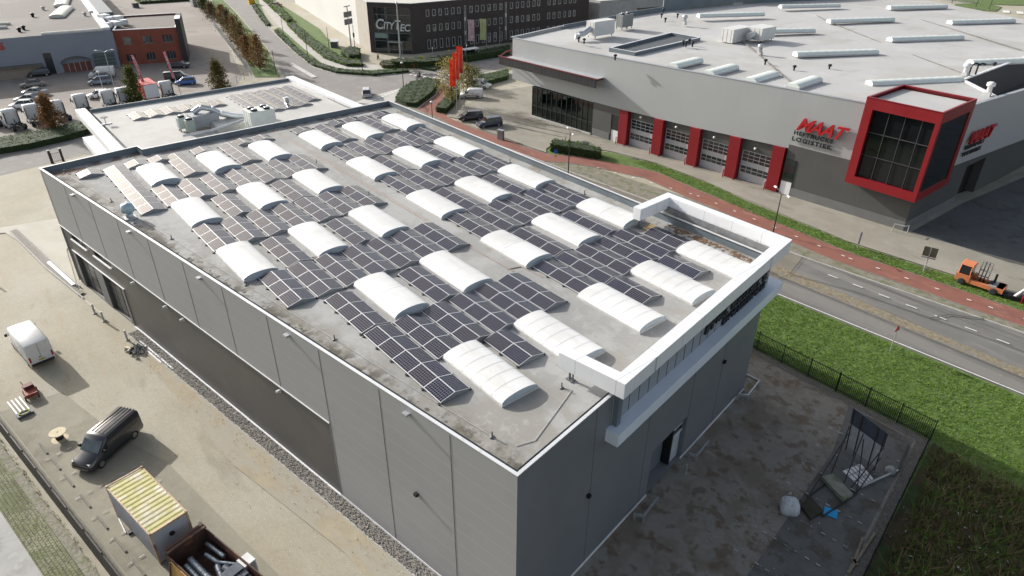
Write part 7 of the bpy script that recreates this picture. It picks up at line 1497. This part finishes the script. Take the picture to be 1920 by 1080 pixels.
tufts('paver_weeds', 'weeds growing through the grass pavers beside the left fence', 2500, lambda r: tuple(L2(r.uniform(10, 44), -13.3-abs(r.gauss(0, 1)))), .03, .12, [GB1, DRY], 4, .06, 2)
mb = B(); rr = random.Random(9)
for i in range(6000):
    s = rr.uniform(13.5, 62); p = LW(s, -rr.uniform(.03, .97)); z_ = rr.uniform(.02, .045); mb.box((p.x, p.y, .10), (z_*1.6, z_*1.3, z_), rr.uniform(0, 3), rr.choice((0, 1, 2)), .7)
mbL = B(); rl2 = random.Random(21)
for i in range(1500):
    z_ = rl2.choice((0, 1, 2, 2))
    if z_ == 0: p = LW(rl2.uniform(14, 60), -1.2-abs(rl2.gauss(0, .8)))
    elif z_ == 1: p = LW(rl2.uniform(12, 60), -rl2.uniform(1, 12))
    else: p = V2(rl2.uniform(-22, -6), rl2.uniform(16, 48)).to_3d() if rl2.random() < .5 else V2(rl2.uniform(-45, 5), rl2.uniform(60, 65)).to_3d()
    if p.y > 60 and p.x > 5: continue
    leaf(mbL, Vector((p.x, p.y, .13)), rl2.uniform(.03, .07), rl2, rl2.choice((0, 1)), 3)
tag(mbL.build('fallen_leaves', [mat('dry_leaf_brown', (.20, .12, .055), .9), mat('pale_scrap_bits', (.42, .40, .35), .9)]), 'fallen leaves and small scraps scattered over the yards and the road', 'leaves', kind='stuff')
tag(mb.build('gravel_stones', [M_conc, mat('grey_stone', (.30, .285, .27), .9), mat('buff_stone', (.40, .35, .28), .9)]), 'loose stones of the gravel strip along the long wall', 'gravel', kind='stuff')
# ================================================================ separate pieces become parts of their own
def split_loose(o):
    me = o.data; key = {}; par = {}
    def find(x):
        while par[x] != x: par[x] = par[par[x]]; x = par[x]
        return x
    vid = []
    for v in me.vertices:
        k = (round(v.co.x, 3), round(v.co.y, 3), round(v.co.z, 3)); key.setdefault(k, v.index); vid.append(key[k])
    for i in set(vid): par[i] = i
    for p in me.polygons:
        a = find(vid[p.vertices[0]])
        for q in p.vertices[1:]: par[find(vid[q])] = a
    comps = {}
    for p in me.polygons: comps.setdefault(find(vid[p.vertices[0]]), []).append(p)
    if len(comps) < 2: return
    name = o.name.split('.')[0]; first_ = True
    for ps in comps.values():
        mp = {}; vs = []; fs = []
        for p in ps:
            f = []
            for i in p.vertices:
                if i not in mp: mp[i] = len(vs); vs.append(me.vertices[i].co.copy())
                f.append(mp[i])
            fs.append(f)
        nm = bpy.data.meshes.new(name); nm.from_pydata(vs, [], fs)
        for m_ in me.materials: nm.materials.append(m_)
        nm.polygons.foreach_set('material_index', [p.material_index for p in ps]); nm.polygons.foreach_set('use_smooth', [p.use_smooth for p in ps]); nm.update()
        if first_: o.data = nm; first_ = False
        else:
            c = bpy.data.objects.new(name, nm); C.objects.link(c); c.parent = o.parent
for o in list(C.objects):
    if o.type == 'MESH' and o.parent is not None and o.name.split('.')[0] in ('lower_wall', 'plinth', 'roof_frame', 'coping', 'panel_joint', 'door_pilaster', 'roof_gutter', 'door', 'canopy', 'frame_post', 'plinth_trim', 'cable_duct', 'parapet', 'roof_edge_trim', 'chassis', 'roof_vent', 'box_mullions', 'mullions', 'upper_wall', 'window_sill', 'door_glazing_none', 'roof'):
        if len(o.data.polygons) > 3000: continue
        if o.name.split('.')[0] == 'roof' and o.parent.get('category') != 'building': continue
        split_loose(o)
